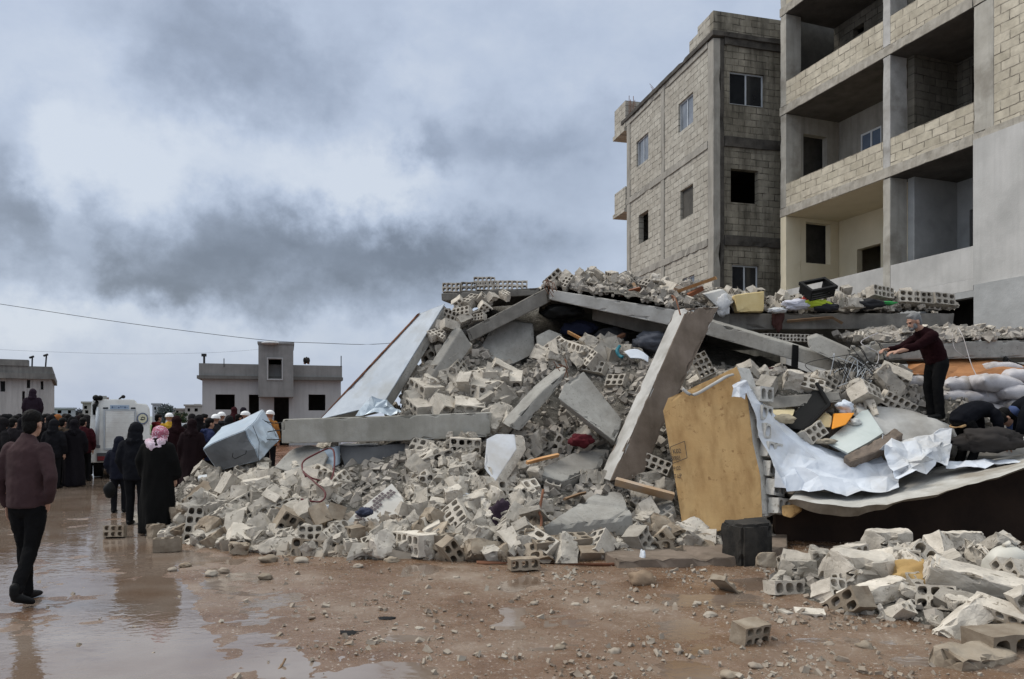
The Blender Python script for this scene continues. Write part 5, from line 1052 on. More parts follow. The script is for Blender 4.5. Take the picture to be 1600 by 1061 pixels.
bundle('packet', 862, 874, 8.35, .06, plain('navy', (.02, .025, .06), .4), 'small dark blue packet beside the thin stake', 'packet', 13, (1.5, .8, .6))
# cream foam cube, crate, clothes on the roof slab
o = tag(obj('foam_block', slab(Q((1147, 461, 13.0), (1166, 458, 13.05), (1194, 455, 13.0), (1194, 487, 13.0), (1152, 487, 13.0)), (.05, .35, .02), L=.1, amp=.008, chip=.01, seed=60), mat('foam', (.56, .42, .19), (.68, .55, .29), 3, .9, .3, 60)), 'cream yellow foam block on the roof slab edge', 'foam block')
cr = tag(empty('plastic_crate', P(1277, 463, 12.9), .2), 'black plastic crate tipped over among the clothes on the roof slab', 'crate')
Rc = Matrix.Rotation(math.radians(-12), 4, 'Y') @ Matrix.Rotation(math.radians(35), 4, 'X')
def cbox(name, *bs):
    bm = bmesh.new()
    for a, b in bs: box(bm, a, b)
    bmesh.ops.transform(bm, matrix=Matrix.Translation((0, 0, .12)) @ Rc, verts=bm.verts); return obj(name, bm, M_black, cr, local=True)
cbox('rim', ((-.26, -.19, .05), (.26, -.14, .11)), ((-.26, .14, .05), (.26, .19, .11)), ((-.26, -.14, .05), (-.21, .14, .11)), ((.21, -.14, .05), (.26, .14, .11)))
cbox('base', *[((-.24, -.17+.07*k, -.1), (.24, -.13+.07*k, -.08)) for k in range(5)], ((-.24, -.17, -.08), (-.22, .17, .048)), ((.22, -.17, -.08), (.24, .17, .048)))
for px, py, r, c, lb, sd, sq in ((1272, 474, .22, (.50, .62, .06), 'neon yellow garment lying under the black crate', 1, (1.2, .6, .3)), (1245, 476, .22, (.50, .50, .56), 'white and lilac cloth left of the neon garment', 2, (1.1, .6, .4)),
        (1262, 468, .12, (.30, .04, .03), 'small red cloth between the crate and the neon garment', 3, (1, .6, .5)), (1290, 480, .2, (.03, .03, .035), 'black cloth hanging under the neon garment', 4, (1.1, .6, .4)), (1352, 475, .22, (.02, .02, .022), 'black garment right of the pale brick on the roof slab', 5, (1.4, .6, .45)),
        (1385, 474, .12, (.03, .22, .06), 'small green cloth on the black garment', 6, (1.4, .6, .3)), (1215, 485, .14, (.55, .55, .55), 'small white cloth beside the foam block', 7, (1.2, .6, .35)), (1215, 500, .16, (.07, .03, .025), 'brown rag hanging over the roof slab edge', 8, (.6, .4, 1.2)),
        (1130, 478, .18, (.5, .5, .5), 'pale cloth draped right of the leaning column top', 9, (.7, .5, 1.0)), (1160, 612, .0, (0, 0, 0), '', 0, (1, 1, 1))):
    if lb: bundle('clothing', px, py, 13.0 if py < 490 else 13.15, r*.95, plain('cloth', c, .9), lb, 'clothing', 20+sd, sq)
put(SOL[0], P(1331, 474, 12.95), E(85, 0, 15), .95, 'pale brick shaped block between the neon garment and the black garment', 'concrete block', None, 'concrete_block')
put(BL_[0][4], P(1375, 458, 13.3), E(80, 5, 20), 1.0, 'clean row of hollow block ends at the right of the roof slab', 'concrete block', None, 'concrete_block')
for k, (px, py) in enumerate(((1418, 466), (1447, 468), (1470, 470))):
    put(BL_[0][(1, 4, 2)[k]], P(px, py, 13.3), E(78, 4, -6+8*k), 1.05, 'whitish hollow block in the slumped row at the right end of the roof slab', 'concrete block', 'slumped blocks at the right end of the roof slab', 'concrete_block')
# white cloth, curved slab, glass panel and boxes
g_ = [[(1150, 592, 9.8), (1163, 601, 9.85), (1185, 650, 9.7), (1205, 710, 9.5), (1216, 757, 9.35)], [(1170, 596, 9.95), (1180, 615, 9.95), (1208, 662, 9.75), (1224, 725, 9.5), (1236, 767, 9.3)], [(1178, 612, 10.1), (1210, 655, 9.95), (1243, 690, 9.75), (1256, 735, 9.45), (1266, 767, 9.2)],
      [(1222, 664, 10.05), (1264, 690, 9.9), (1292, 712, 9.7), (1310, 742, 9.4), (1318, 771, 9.1)], [(1290, 702, 9.95), (1322, 716, 9.75), (1345, 724, 9.6), (1360, 748, 9.35), (1372, 771, 9.1)], [(1352, 712, 9.85), (1376, 718, 9.7), (1392, 726, 9.55), (1400, 745, 9.35), (1408, 762, 9.15)]]
o = sheet('cloth_sheet', [Q(*r) for r in g_], M_white, wr=.030, seed=2, facet=2); tag(o, 'long white plastic sheet draped from the orange wall piece across the rubble', 'plastic sheet')
g_ = [[(1383, 682, 9.75), (1378, 702, 9.45), (1394, 724, 9.3), (1404, 750, 9.12)], [(1402, 692, 9.9), (1412, 702, 9.5), (1420, 722, 9.3), (1428, 742, 9.12)], [(1428, 694, 10.0), (1436, 690, 9.65), (1444, 712, 9.35), (1452, 732, 9.2)], [(1450, 674, 10.0), (1462, 680, 9.7), (1466, 702, 9.45), (1472, 722, 9.3)], [(1467, 672, 10.0), (1480, 682, 9.8), (1488, 700, 9.6), (1480, 716, 9.4)]]
o = sheet('cloth_sheet', [Q(*r) for r in g_], M_white, wr=.045, seed=5, facet=2); tag(o, 'crumpled white plastic sheet in front of the bending man', 'plastic sheet')
o = sheet('cloth_sheet', [Q((1160, 594, 9.7), (1146, 600, 9.72), (1143, 618, 9.66)), Q((1168, 597, 9.66), (1158, 606, 9.66), (1154, 622, 9.62)), Q((1172, 608, 9.7), (1168, 612, 9.66), (1163, 624, 9.62))], M_white, wr=.012, seed=6, facet=2); tag(o, 'small white rag hooked over the top of the orange wall piece', 'plastic sheet')
o = sheet('cloth_sheet', [Q((1474, 724, 9.5), (1478, 732, 9.35)), Q((1520, 717, 9.7), (1522, 728, 9.3)), Q((1570, 718, 9.7), (1572, 726, 9.2)), Q((1640, 716, 9.6), (1645, 724, 9.1))], M_white, wr=.025, seed=7, facet=3); tag(o, 'narrow white strip of sheet along the top of the curved slab', 'plastic sheet')
ed = [(1232, 779, 9.05), (1275, 787, 8.9), (1330, 791, 8.8), (1400, 786, 8.72), (1480, 766, 8.66), (1560, 744, 8.6), (1660, 715, 8.55), (1800, 690, 8.5)]
bk_ = [(1246, 764, 9.6), (1290, 766, 9.75), (1340, 762, 9.9), (1400, 748, 10.0), (1470, 728, 10.1), (1550, 714, 10.2), (1650, 700, 10.2), (1800, 680, 10.2)]
fe = spline([P(*p) for p in ed], 5); be = spline([P(*p) for p in bk_], 5); bm = bmesh.new(); N_ = len(fe); rows = []
for i in range(N_):
    th = .03+.10*math.sin(math.pi*min(1, i/(N_*.42)))**.8 if i < N_*.42 else .03+.025*noise.noise(fe[i]*3); j = .025*noise.noise(fe[i]*5); f0 = fe[i]+V((0, j*2, j))
    rows.append([bm.verts.new(f0)]+[bm.verts.new(f0.lerp(be[i], k/7)+V((0, 0, .02*noise.noise(f0.lerp(be[i], k/7)*4)))) for k in range(1, 8)]+[bm.verts.new(be[i]-V((0, 0, .1)))]+[bm.verts.new(f0.lerp(be[i], .25)-V((0, 0, th+.03))), bm.verts.new(f0+V((0, .05, -th)))])
m_ = len(rows[0])
for a, b in zip(rows, rows[1:]):
    for k in range(m_): f = bm.faces.new((a[k], b[k], b[(k+1) % m_], a[(k+1) % m_])); f.material_index = 1 if k >= m_-2 else 0
bm.faces.new(rows[0]); bm.faces.new(rows[-1])
M_cs = mat('dusty_slab', (.36, .35, .32), (.52, .51, .48), 3, .9, .5, 25, dirt=(.22, .19, .15))
tag(obj('floor_slab', bm, [M_cs, mat('brown_edge', (.13, .10, .07), (.30, .25, .19), 3, .9, .5, 20)]), 'thin curved slab with brown edge sagging over the dark void at right', 'floor slab')
bm = bmesh.new(); prism(bm, Q((1290, 690, 9.9), (1347, 642, 10.3), (1356, 640, 10.3), (1380, 676, 9.85), (1358, 690, 9.7), (1325, 708, 9.55)), (.02, .03, -.03)); fine(bm, .1); tag(obj('glass_panel', bm, mat('frosted_green', (.42, .47, .45), (.52, .56, .54), 1.5, .35, .1, 10, spec=.5)), 'frosted pale green panel lying askew above the white sheet', 'panel')
tag(obj('rough_plank', slab(Q((1318, 712, 9.5), (1378, 682, 9.7), (1398, 668, 9.8), (1412, 678, 9.75), (1380, 702, 9.55), (1330, 722, 9.4)), (.05, .12, -.1), L=.05, amp=.05, chip=.07, seed=61), M_concb), 'brown broken wall piece just below the frosted green panel', 'wall fragment')
o = sheet('floor_sheet', [Q((1336, 636, 10.5), (1345, 660, 10.2), (1390, 690, 9.95)), Q((1400, 642, 10.5), (1410, 664, 10.2), (1420, 692, 9.95)), Q((1450, 655, 10.35), (1470, 672, 10.1), (1480, 700, 9.95)), Q((1500, 672, 10.4), (1505, 690, 10.2), (1508, 716, 10.0)), Q((1640, 690, 10.4), (1640, 700, 10.2), (1640, 716, 10.0))], M_concl, 8, 8, .015, 3, .08); tag(o, 'pale grey plate under the feet of the leaning man', 'floor plate')
bm = slab(Q((1226, 668, 10.1), (1276, 600, 10.45), (1295, 632, 10.2), (1255, 672, 9.95)), (.02, .05, -.03), L=.1, amp=.002, chip=.004, bev=.004, seed=62); dp_ = tag(obj('door_panel', bm, M_black), 'black panel with raised rim leaning left of the orange box', 'panel')
bm = bmesh.new(); q = Q((1276, 599, 10.42), (1296, 632, 10.16), (1256, 673, 9.91))
for a, b in zip(q, q[1:]): tube(bm, [a, b], .028, 6)
obj('rim', bm, M_black, dp_)
tag(obj('box', slab(Q((1303, 646, 10.1), (1336, 645, 10.1), (1322, 664, 9.95), (1300, 671, 9.9)), (.05, .15, 0), L=.1, amp=.004, chip=.006, seed=63), plain('orange_box', (.72, .27, .02), .5)), 'bright orange box half buried above the white sheet', 'box')
tag(obj('foam_block', slab(Q((1275, 652, 10.15), (1290, 642, 10.2), (1302, 650, 10.1), (1298, 668, 10.0), (1280, 668, 10.05)), (.02, .2, 0), L=.08, amp=.005, chip=.01, seed=64), mat('foam2', (.58, .45, .24), (.68, .55, .32), 3, .9, .3, 50)), 'pale yellow foam piece just left of the orange box', 'foam block')
tag(obj('cushion', slab(Q((1196, 640, 10.2), (1243, 640, 10.25), (1240, 650, 10.1), (1195, 648, 10.1)), (.0, .25, .06), L=.08, amp=.01, chip=.01, seed=65), mat('foam3', (.58, .48, .27), (.66, .56, .36), 3, .9, .3, 50)), 'flat cream cushion left of the black panel', 'cushion')
tag(obj('cushion', slab(Q((1198, 628, 10.35), (1240, 632, 10.4), (1240, 640, 10.3), (1197, 638, 10.3)), (.0, .25, .06), L=.08, amp=.01, chip=.01, seed=66), mat('foam4', (.40, .29, .12), (.48, .36, .17), 3, .9, .3, 50)), 'ochre mattress end above the flat cream cushion', 'cushion')
put(BL_[0][1], P(1268, 678, 9.95), E(70, -25, 30), 1.0, 'two toned hollow block under the black panel', 'concrete block', None, 'concrete_block')
bundle('plastic_bag', 1320, 637, 10.3, .11, M_white, 'small white bag behind the orange box', 'bag', 31, (1, .7, .8))
bundle('wall_fragment', 1442, 908, 6.6, .22, mat('ochre', (.33, .21, .08), (.44, .30, .13), 4, .9, .5, 40), 'ochre plastered lump in the middle of the front right heap', 'wall fragment', 32, (1.4, .8, .75))
tag(obj('board', slab(Q((1548, 985, 5.25), (1600, 975, 5.5), (1640, 978, 5.5), (1640, 998, 5.2), (1560, 996, 5.15)), (0, .02, -.04), L=.1, amp=.003, chip=.006, seed=67), mat('yellow_board', (.56, .38, .15), (.66, .48, .22), 3, .8, .2, 40)), 'small yellow board on the grooved brown block at the right edge', 'board')
tag(obj('board', slab(Q((1500, 836, 8.4), (1535, 833, 8.4), (1533, 842, 8.35), (1501, 844, 8.35)), (0, .06, 0), L=.1, amp=.002, chip=.003, seed=68), mat('packet_white', (.5, .48, .5), (.34, .2, .26), 12, .6, .1, 20)), 'small pink and white packet in the shade behind the white can', 'packet')
tag(obj('wall_fragment', slab(Q((1220, 790, 9.35), (1248, 788, 9.4), (1252, 798, 9.3), (1236, 810, 9.25), (1222, 806, 9.25)), (.05, .06, 0), L=.08, amp=.006, chip=.02, seed=69), M_orange), 'small orange plastered chip wedged at the left tip of the curved slab', 'wall fragment')
bm = bmesh.new(); prism(bm, Q((1212, 800, 9.6), (1245, 786, 9.6), (1400, 776, 9.6), (1640, 724, 9.6), (1640, 870, 9.6), (1212, 870, 9.6)), (0, .1, 0)); tag(obj('void_shade_wall', bm, mat('void_shade_wall', (.022, .013, .009), (.045, .027, .018), 2, .9, .3, 20)), 'brown wall widened and darkened to stand for the shade under the curved slab', 'wall')  # brown wall widened and near black: the void's shade put into its colour
# white plastic can at the right edge
def can(bmm): ball(bmm, (0, 0, .17), (.21, .15, .15), 24); ball(bmm, (.05, 0, .15), (.24, .145, .13), 24); tube(bmm, [(-.2, 0, .1), (.25, 0, .1)], .11, 16)
me = blob(can, .014, 6, 'plastic_can'); c_ = mobj('plastic_can', me, mat('can_white', (.50, .48, .42), (.60, .58, .52), 3, .45, .15, 12, dirt=(.34, .29, .22), spec=.4), None, P(1572, 905, 6.75), True); c_.rotation_euler = (.15, .1, .15)
for v in me.vertices:
    if .02 < v.co.x < .17 and v.co.z > .2: v.co.z -= .028*math.sin((v.co.x-.02)/.15*math.pi)*max(0, 1-abs(v.co.y)/.08)
tag(c_, 'dented white plastic can lying at the right edge of the front heap', 'plastic can')
bm = bmesh.new(); tube(bm, [(-.10, .0, .31), (-.05, 0, .345), (.02, 0, .335)], .02, 8); h_ = obj('handle', bm, c_.data.materials[0], c_, True, True)
# sandbags
def sack_me(seed):
    bm = bmesh.new(); bmesh.ops.create_grid(bm, x_segments=36, y_segments=22, size=1); top = list(bm.verts); r = bmesh.ops.duplicate(bm, geom=list(bm.verts)+list(bm.edges)+list(bm.faces)); bot = [g for g in r['geom'] if isinstance(g, bmesh.types.BMVert)]
    for vs, sg in ((top, 1), (bot, -1)):
        for v in vs:
            x, y = v.co.x, v.co.y; h = max(0, (1-abs(x)**3.2))**.55*max(0, (1-abs(y)**2.6))**.5
            v.co = V((x*.27*(1-.06*abs(y)**3), y*.19*(1+.10*abs(x)**6), sg*h*.115+.03*noise.noise(V((x*3+seed*3, y*3, sg)))*h+.012*math.sin(y*14+seed)*abs(x)**6))
    bmesh.ops.remove_doubles(bm, verts=bm.verts, dist=.002)
    return to_me(bm, 'sandbag', M_sack)
SB = [sack_me(k) for k in range(4)]
for me in SB: me.polygons.foreach_set('use_smooth', [True]*len(me.polygons))
sb = [(1395, 585, 11.9, 1.0), (1437, 598, 11.6, 1.05), (1497, 602, 11.4, 1.05), (1548, 600, 11.25, 1.25), (1590, 590, 11.4, 1.1), (1625, 600, 11.3, 1.1), (1440, 621, 11.5, 1.0), (1495, 623, 11.35, 1.1), (1540, 622, 11.4, 1.1), (1590, 613, 11.2, 1.2), (1640, 620, 11.2, 1.1), (1505, 645, 11.3, 1.0), (1600, 637, 11.2, 1.2), (1550, 645, 11.3, 1.1), (1650, 642, 11.2, 1.1), (1450, 643, 11.5, .95), (1560, 578, 11.7, 1.0), (1415, 612, 11.8, .9)]
sb = [(a_, b_-1, c_-.5, d_) for a_, b_, c_, d_ in sb]
for k, (px, py, Y, s) in enumerate(sb):
    put(SB[k % 4], P(px, py, Y), (rnd.uniform(-.1, .1), rnd.uniform(-.08, .08), rnd.uniform(-.2, .2)+(math.pi if k % 3 == 0 else 0)), (s, s, s*.92), 'full white sack stacked behind the leaning man', 'sack', 'white sacks stacked behind the leaning man', 'sack')
o = sheet('tarpaulin', [Q((1418, 566, 11.60), (1416, 575, 11.20), (1424, 586, 11.00)), Q((1470, 564, 11.50), (1468, 578, 11.00), (1476, 591, 10.85)), Q((1530, 562, 11.50), (1528, 578, 10.90), (1530, 590, 10.75)), Q((1580, 570, 11.40), (1580, 578, 10.90), (1585, 586, 10.75)), Q((1680, 578, 11.20), (1680, 584, 10.80), (1680, 590, 10.70))], M_tarp, wr=.03, seed=8, facet=2); tag(o, 'orange tarpaulin spread over the white sacks', 'tarpaulin')
# cable tangle, rope, dangling wires
rr_ = random.Random(11)
for k in range(26):
    c = P(1345+rr_.uniform(-35, 30), 585+rr_.uniform(-20, 50), 11.1+rr_.uniform(-.3, .2)); pts = [c+V((rr_.gauss(0, .22), rr_.gauss(0, .1), rr_.gauss(0, .22))) for _ in range(9)]
    tag(wire('cable', pts, rr_.uniform(.003, .0075), M_cable if k % 4 else M_alu), 'thin cable in the tangle between the strapped beam and the leaning man', 'cable', 'cables tangled left of the leaning man')
def lump(bm):
    ball(bm, P(1352, 556, 11.25), (.13, .10, .12), 12)
    for k in range(26):
        c = P(1352+rr_.gauss(0, 11), 556+rr_.gauss(0, 13), 11.25); q = rr_.uniform(.04, .07); ball(bm, c, (q, q*.8, q*.7), 7)
me = blob(lump, .016, 1, 'concrete_lump'); folds(me, .02, 16, 3); o = mobj('concrete_lump', me, M_conc); tag(o, 'crumbly grey lump at the beam end where the leaning man reaches', 'concrete lump')
tag(wire('rope', [P(1497, 512, 11.5), P(1506, 530, 11.15), P(1520, 575, 10.9), P(1545, 620, 10.6)], .006, M_sack), 'long pale rope hanging from the long slab to the bending man', 'rope')
tag(wire('rope', [P(1488, 522, 11.4), P(1492, 545, 11.25), P(1512, 560, 11.2)], .003, M_sack), 'short pale string looped on the long slab edge', 'rope')
tag(wire('rope', [P(1372, 520, 11.5), P(1345, 535, 11.2), P(1372, 552, 11.1), P(1366, 575, 11.0), P(1345, 590, 11.0)], .006, M_sack), 'pale cord curling over the crumbly lump by the leaning man', 'rope')
tag(wire('cable', [P(1570, 557, 11.3), P(1590, 568, 11.25), P(1640, 580, 11.2)], .012, M_cable), 'black cable under the long slab at the right edge', 'cable')
bundle('plastic_scrap', 1571, 563, 11.3, .05, M_black, 'small black bulb hanging under the long slab', 'plastic scrap', 41, (.6, .6, 1.2))
bundle('tin_scrap', 1370, 615, 10.9, .14, M_tin, 'small bluish tin scrap under the cable tangle', 'metal sheet', 42, (1.3, .7, .6))
tag(obj('concrete_lump', slab(Q((1388, 626, 10.7), (1412, 624, 10.7), (1408, 641, 10.65), (1390, 642, 10.65)), (0, .2, 0), L=.06, amp=.01, chip=.03, seed=70), M_concl), 'small pale lump right of the cable tangle', 'concrete lump')
fragment('pale concrete plate leaning left of the leaning man\'s legs', Q((1425, 612, 10.85), (1452, 622, 10.8), (1448, 645, 10.7), (1424, 640, 10.75), (1416, 625, 10.8)), (.05, .16, .02), M_plast, M_concl, 71)

# bars sticking out of the broken ends
for k, (px, py, L_) in enumerate(((440, 660, 26), (440, 672, 22), (441, 686, 24))):
    wire('reinforcing_bar', [P(px+6, py, 11.1), P(px-L_*.5, py+1, 11.1), P(px-L_, py+(-2, 3, 1)[k], 11.1)], .008, M_cable, S.objects['concrete_beam.002'])

for px, py, Y, r, c, lb, sq in ((1150, 640, 10.1, .10, (.03, .03, .035), 'black rag behind the top right of the orange wall piece', (1, .7, .6)), (1225, 655, 10.0, .12, (.40, .34, .24), 'crumpled beige paper left of the black panel', (1.2, .7, .5)), (1290, 690, 9.85, .10, (.30, .26, .20), 'brown cardboard scrap under the frosted green panel', (1.3, .8, .4)), (1405, 655, 10.4, .09, (.06, .08, .14), 'navy scrap on the pale plate by the leaning man', (1.2, .8, .4)), (1335, 660, 10.1, .08, (.55, .55, .52), 'white crumpled wrapper right of the orange box', (1, .8, .6)), (1245, 715, 9.75, .09, (.20, .15, .10), 'brown wooden chip on the white sheet near the orange wall piece', (1.5, .5, .3))):
    bundle('scrap', px, py, Y, r, plain('scrap', c, .9), lb, 'scrap', int(px), sq)

for nm, px, py, Y, n in (('concrete_beam.001', 862, 458, 12.95, 5), ('concrete_beam.003', 1345, 580, 11.3, 0), ('concrete_beam.004', 880, 582, 11.2, 4), ('roof_slab.001', 1136, 498, 13.1, 0)):
    r_ = random.Random(px)
    for k in range(n):
        p = P(px+r_.uniform(-6, 8), py+r_.uniform(-6, 8), Y); wire('reinforcing_bar', [p, p+V((r_.uniform(-.1, .06), -.05, r_.uniform(.05, .16))), p+V((r_.uniform(-.22, .10), -.12, r_.uniform(.06, .26)))], .006, M_rust, S.objects[nm])
# ---------------------------------------------------------------- rescue truck
TY = 19.5
tk = tag(empty('rescue_truck', (hx(188, TY), TY, 0), math.radians(26)), 'white rescue truck with roller shutter and round emblem, seen from behind in the crowd', 'truck')
def tx(px): return hx(px, TY)-hx(188, TY)
def tz(py): return hz(py, TY)
hw = tx(236); tk.scale = (.88, 1, 1)
bm = bmesh.new()
prism(bm, [(tx(138), 0, tz(722)), (tx(139), 0, tz(700)), (tx(143), .05, tz(630)), (tx(146), .06, tz(624)), (tx(210), .06, tz(624)), (tx(212), .05, tz(630)), (tx(230), .05, tz(631)), (tx(234), .04, tz(637)), (tx(236), 0, tz(700)), (tx(236), 0, tz(722))], (0, 2.6, 0))
bmesh.ops.recalc_face_normals(bm, faces=bm.faces); bmesh.ops.bevel(bm, geom=list(bm.edges), offset=.02, segments=2, affect='EDGES'); obj('body', bm, M_paint, tk, local=True)
bm = bmesh.new(); prism(bm, [(-hw*.93, 2.62, .45), (-hw*.93, 2.62, 1.3), (-hw*.86, 2.62, 1.85), (hw*.86, 2.62, 1.85), (hw*.93, 2.62, 1.3), (hw*.93, 2.62, .45)], (0, 2.0, 0)); bmesh.ops.recalc_face_normals(bm, faces=bm.faces); bmesh.ops.bevel(bm, geom=list(bm.edges), offset=.05, segments=2, affect='EDGES')
box(bm, (-hw*.9, 4.6, .45), (hw*.9, 5.6, 1.1)); obj('cab', bm, M_paint, tk, local=True)
for s in (-1, 1):
    bm = bmesh.new(); x = s*(hw*.90); prism(bm, [(x, 2.9, 1.25), (x, 4.4, 1.25), (x, 4.2, 1.72), (x, 2.9, 1.72)], (s*.05, 0, 0)); obj('window', bm, M_glassd, tk, local=True)
bm = bmesh.new()
for k in range(16):
    z0 = tz(700)+k*(tz(642)-tz(700))/16; box(bm, (tx(165), -.012-.004*(k % 2), z0), (tx(210), .0, z0+(tz(642)-tz(700))/16-.004))
obj('roller_shutter', bm, M_paint, tk, local=True)
bm = bmesh.new(); box(bm, (tx(162), -.03, tz(702)), (tx(164.4), .0, tz(640))); box(bm, (tx(210.6), -.03, tz(702)), (tx(213), .0, tz(640))); box(bm, (tx(164.5), -.03, tz(641.6)), (tx(210.5), .0, tz(640))); box(bm, (tx(164.5), -.03, tz(702.5)), (tx(210.5), .0, tz(700.4))); obj('shutter_frame', bm, M_alu, tk, local=True)
bm = bmesh.new(); box(bm, (tx(172), .03, tz(639.2)), (tx(202), .049, tz(633))); pl_ = obj('sign_plate', bm, plain('sign_blue', (.34, .42, .52), .5), tk, local=True)
bm = bmesh.new()
for k in range(8):
    x = tx(174.5+3.3*k); box(bm, (x, .022, tz(637.6)+.02*(k % 3)), (x+tx(190.2)-tx(188), .0295, tz(635.2)-.015*(k % 2)))
o = obj('sign_lettering', bm, plain('sign_ink', (.07, .11, .20), .5), None); o.parent = pl_
o.location = o.location-pl_.location
bm = bmesh.new(); box(bm, (tx(161), .03, tz(639)), (tx(169), .046, tz(636.5))); box(bm, (tx(204.5), .03, tz(639)), (tx(212), .046, tz(636.5))); obj('marker_light', bm, M_glassd, tk, local=True)
# round emblem: dark blue ring, pale yellow disc, dark sign
ce = V((tx(223.3), -.02, tz(654))); er = (tx(232.3)-tx(214.2))/2
def disc(name, r0, r1, y, m, n=40):
    bm = bmesh.new(); a = [bm.verts.new((ce.x+r1*math.cos(6.2832*k/n), y, ce.z+r1*math.sin(6.2832*k/n))) for k in range(n)]
    if r0: 
        b = [bm.verts.new((ce.x+r0*math.cos(6.2832*k/n), y, ce.z+r0*math.sin(6.2832*k/n))) for k in range(n)]
        for k in range(n): bm.faces.new((a[k], a[(k+1) % n], b[(k+1) % n], b[k]))
    else: bm.faces.new(a)
    return bm
bm = disc('e', 0, er, -.008, None); em = obj('emblem', bm, plain('emblem_blue', (.022, .032, .085), .5), tk, local=True)
for nm, r0, r1, y, c in (('emblem_disc', 0, er*.78, -.013, (.62, .60, .44)), ('emblem_ring', er*.84, er*.90, -.0125, (.30, .36, .5))):
    bm = disc(nm, r0, r1, y, None); o = obj(nm, bm, plain(nm, c, .5), tk, local=True)
bm = bmesh.new(); k_ = er
for pts in (((-.45, -.18), (-.1, -.30), (.35, -.22), (.45, -.05), (.1, -.12), (-.2, -.1)), ((-.35, .15), (-.05, .32), (.4, .25), (.42, .12), (.15, .16), (-.1, .12)), ((.28, .1), (.42, .12), (.45, -.05), (.30, -.02)), ((-.45, -.18), (-.2, -.1), (-.05, .06), (-.2, .05))):
    bm.faces.new([bm.verts.new((ce.x+a*k_, -.018, ce.z+b*k_)) for a, b in pts])
obj('emblem_figure', bm, plain('emblem_ink', (.02, .022, .03), .5), tk, local=True)
# searchlight, pipe, bumper, lights, wheels
bm = bmesh.new(); tube(bm, [(tx(151.5), -.06, tz(699)), (tx(152.5), -.05, tz(636))], .045, 8); tube(bm, [(tx(154), -.05, tz(697)), (tx(155), -.04, tz(640))], .02, 6); obj('rear_pipe', bm, M_alu, tk, True, True)
bm = bmesh.new(); box(bm, (tx(151), -.14, tz(699.5)), (tx(157), -.06, tz(695))); obj('pipe_foot', bm, M_tind, tk, local=True)
bm = bmesh.new(); tube(bm, [(tx(148), -.02, tz(648)), (tx(149), -.06, tz(634)), (tx(152), .1, tz(628))], [.04, .07, .05], 8); ball(bm, (tx(150), .0, tz(622)), (.09, .09, .08), 10); ball(bm, (tx(156.5), .05, tz(622)), (.08, .08, .07), 10); tube(bm, [(tx(149), 0, tz(622)), (tx(157), .05, tz(622))], .03, 6); obj('searchlight', bm, M_black, tk, True, True)
bm = bmesh.new(); tube(bm, [(tx(185), .3, tz(624)), (tx(188), .3, tz(621)), (tx(192), .3, tz(620))], .025, 6); ball(bm, (tx(192), .3, tz(619.5)), (.06, .06, .05), 8); obj('roof_lamp', bm, M_black, tk, local=True)
bm = bmesh.new(); box(bm, (tx(152), -.10, tz(720)), (tx(222), -.005, tz(707))); obj('bumper', bm, M_tind, tk, local=True)
for a in (153, 205):
    bm = bmesh.new(); box(bm, (tx(a), -.125, tz(718.5)), (tx(a+14), -.101, tz(712))); obj('tail_light', bm, plain('tail_red', (.16, .018, .02), .35), tk, local=True)
for s in (-1, 1):
    for y in (.85, 4.3):
        bm = bmesh.new(); tube(bm, [(s*hw*.92-s*.24, y, .36), (s*hw*.92, y, .36)], .36, 22); w_ = obj('wheel', bm, M_rubber, tk, local=True)
        bm = bmesh.new(); tube(bm, [(s*hw*.92, y, .36), (s*hw*.92+s*.01, y, .36)], .2, 16); o = obj('rim', bm, M_alu, None); o.parent = w_; 
bm = bmesh.new(); box(bm, (-hw*.7, .2, .38), (hw*.7, 5, .46)); box(bm, (-.25, -.1, .30), (.25, 1.2, .5)); obj('chassis', bm, M_black, tk, local=True)

# ---------------------------------------------------------------- people
def fingers(bm, wrist, fwd, palm_n, r=1.0, curl=.5, thumb=1):
    """a hand: palm plus five separate unequal fingers, bent towards palm_n"""
    f, n = V(fwd).normalized(), V(palm_n).normalized(); s = f.cross(n).normalized()
    tube(bm, [wrist-f*.02, wrist+f*.03*r, wrist+f*.085*r], [(.028*r, .019*r), (.040*r, .016*r), (.042*r, .013*r)], 10, s)
    for k, (o, L) in enumerate(((-.032, .062), (-.011, .076), (.011, .080), (.032, .070))):
        b = wrist+f*.082*r+s*o*r; a1 = curl*.5; a2 = curl*1.2; d1 = f*math.cos(a1)+n*math.sin(a1); d2 = f*math.cos(a2)+n*math.sin(a2)
        m1 = b+d1*L*.5*r; m2 = m1+d2*L*.55*r; tube(bm, [b-f*.012, b, m1, m2], [.0095*r, .0095*r, .0088*r, .0065*r], 8)
    b = wrist+f*.025*r-s*thumb*.034*r; d = (f*.75-s*thumb*.6+n*.35).normalized(); d2 = (f*.9+n*.4).normalized()
    tube(bm, [b-d*.015, b+d*.03*r, b+d*.03*r+d2*.035*r], [.013*r, .0115*r, .008*r], 8)
def head_parts(bm, c, fwd, up, k=1.0, face=True):
    """skull, jaw, nose, ears round the head centre c"""
    f = V(fwd).normalized(); u = V(up); u = (u-f*u.dot(f)).normalized(); s = f.cross(u).normalized(); M = Matrix((s, f, u)).transposed()
    def b(o, r): bmesh.ops.create_uvsphere(bm, u_segments=18, v_segments=12, radius=1, matrix=Matrix.Translation(c+M @ V(o)*k) @ M.to_4x4() @ Matrix.Diagonal((r[0]*k, r[1]*k, r[2]*k, 1)))
    b((0, -.012, .03), (.076, .096, .088)); b((0, .025, -.045), (.058, .068, .068)); b((0, .055, -.085), (.034, .034, .026))
    if face:
        b((0, .092, -.030), (.013, .020, .017)); b((0, .086, -.008), (.010, .013, .026)); b((0, .076, .018), (.052, .016, .012)); b((0, .080, -.066), (.026, .010, .010))
    for x in (-1, 1): b((x*.078, -.008, -.018), (.012, .020, .032))
    return M
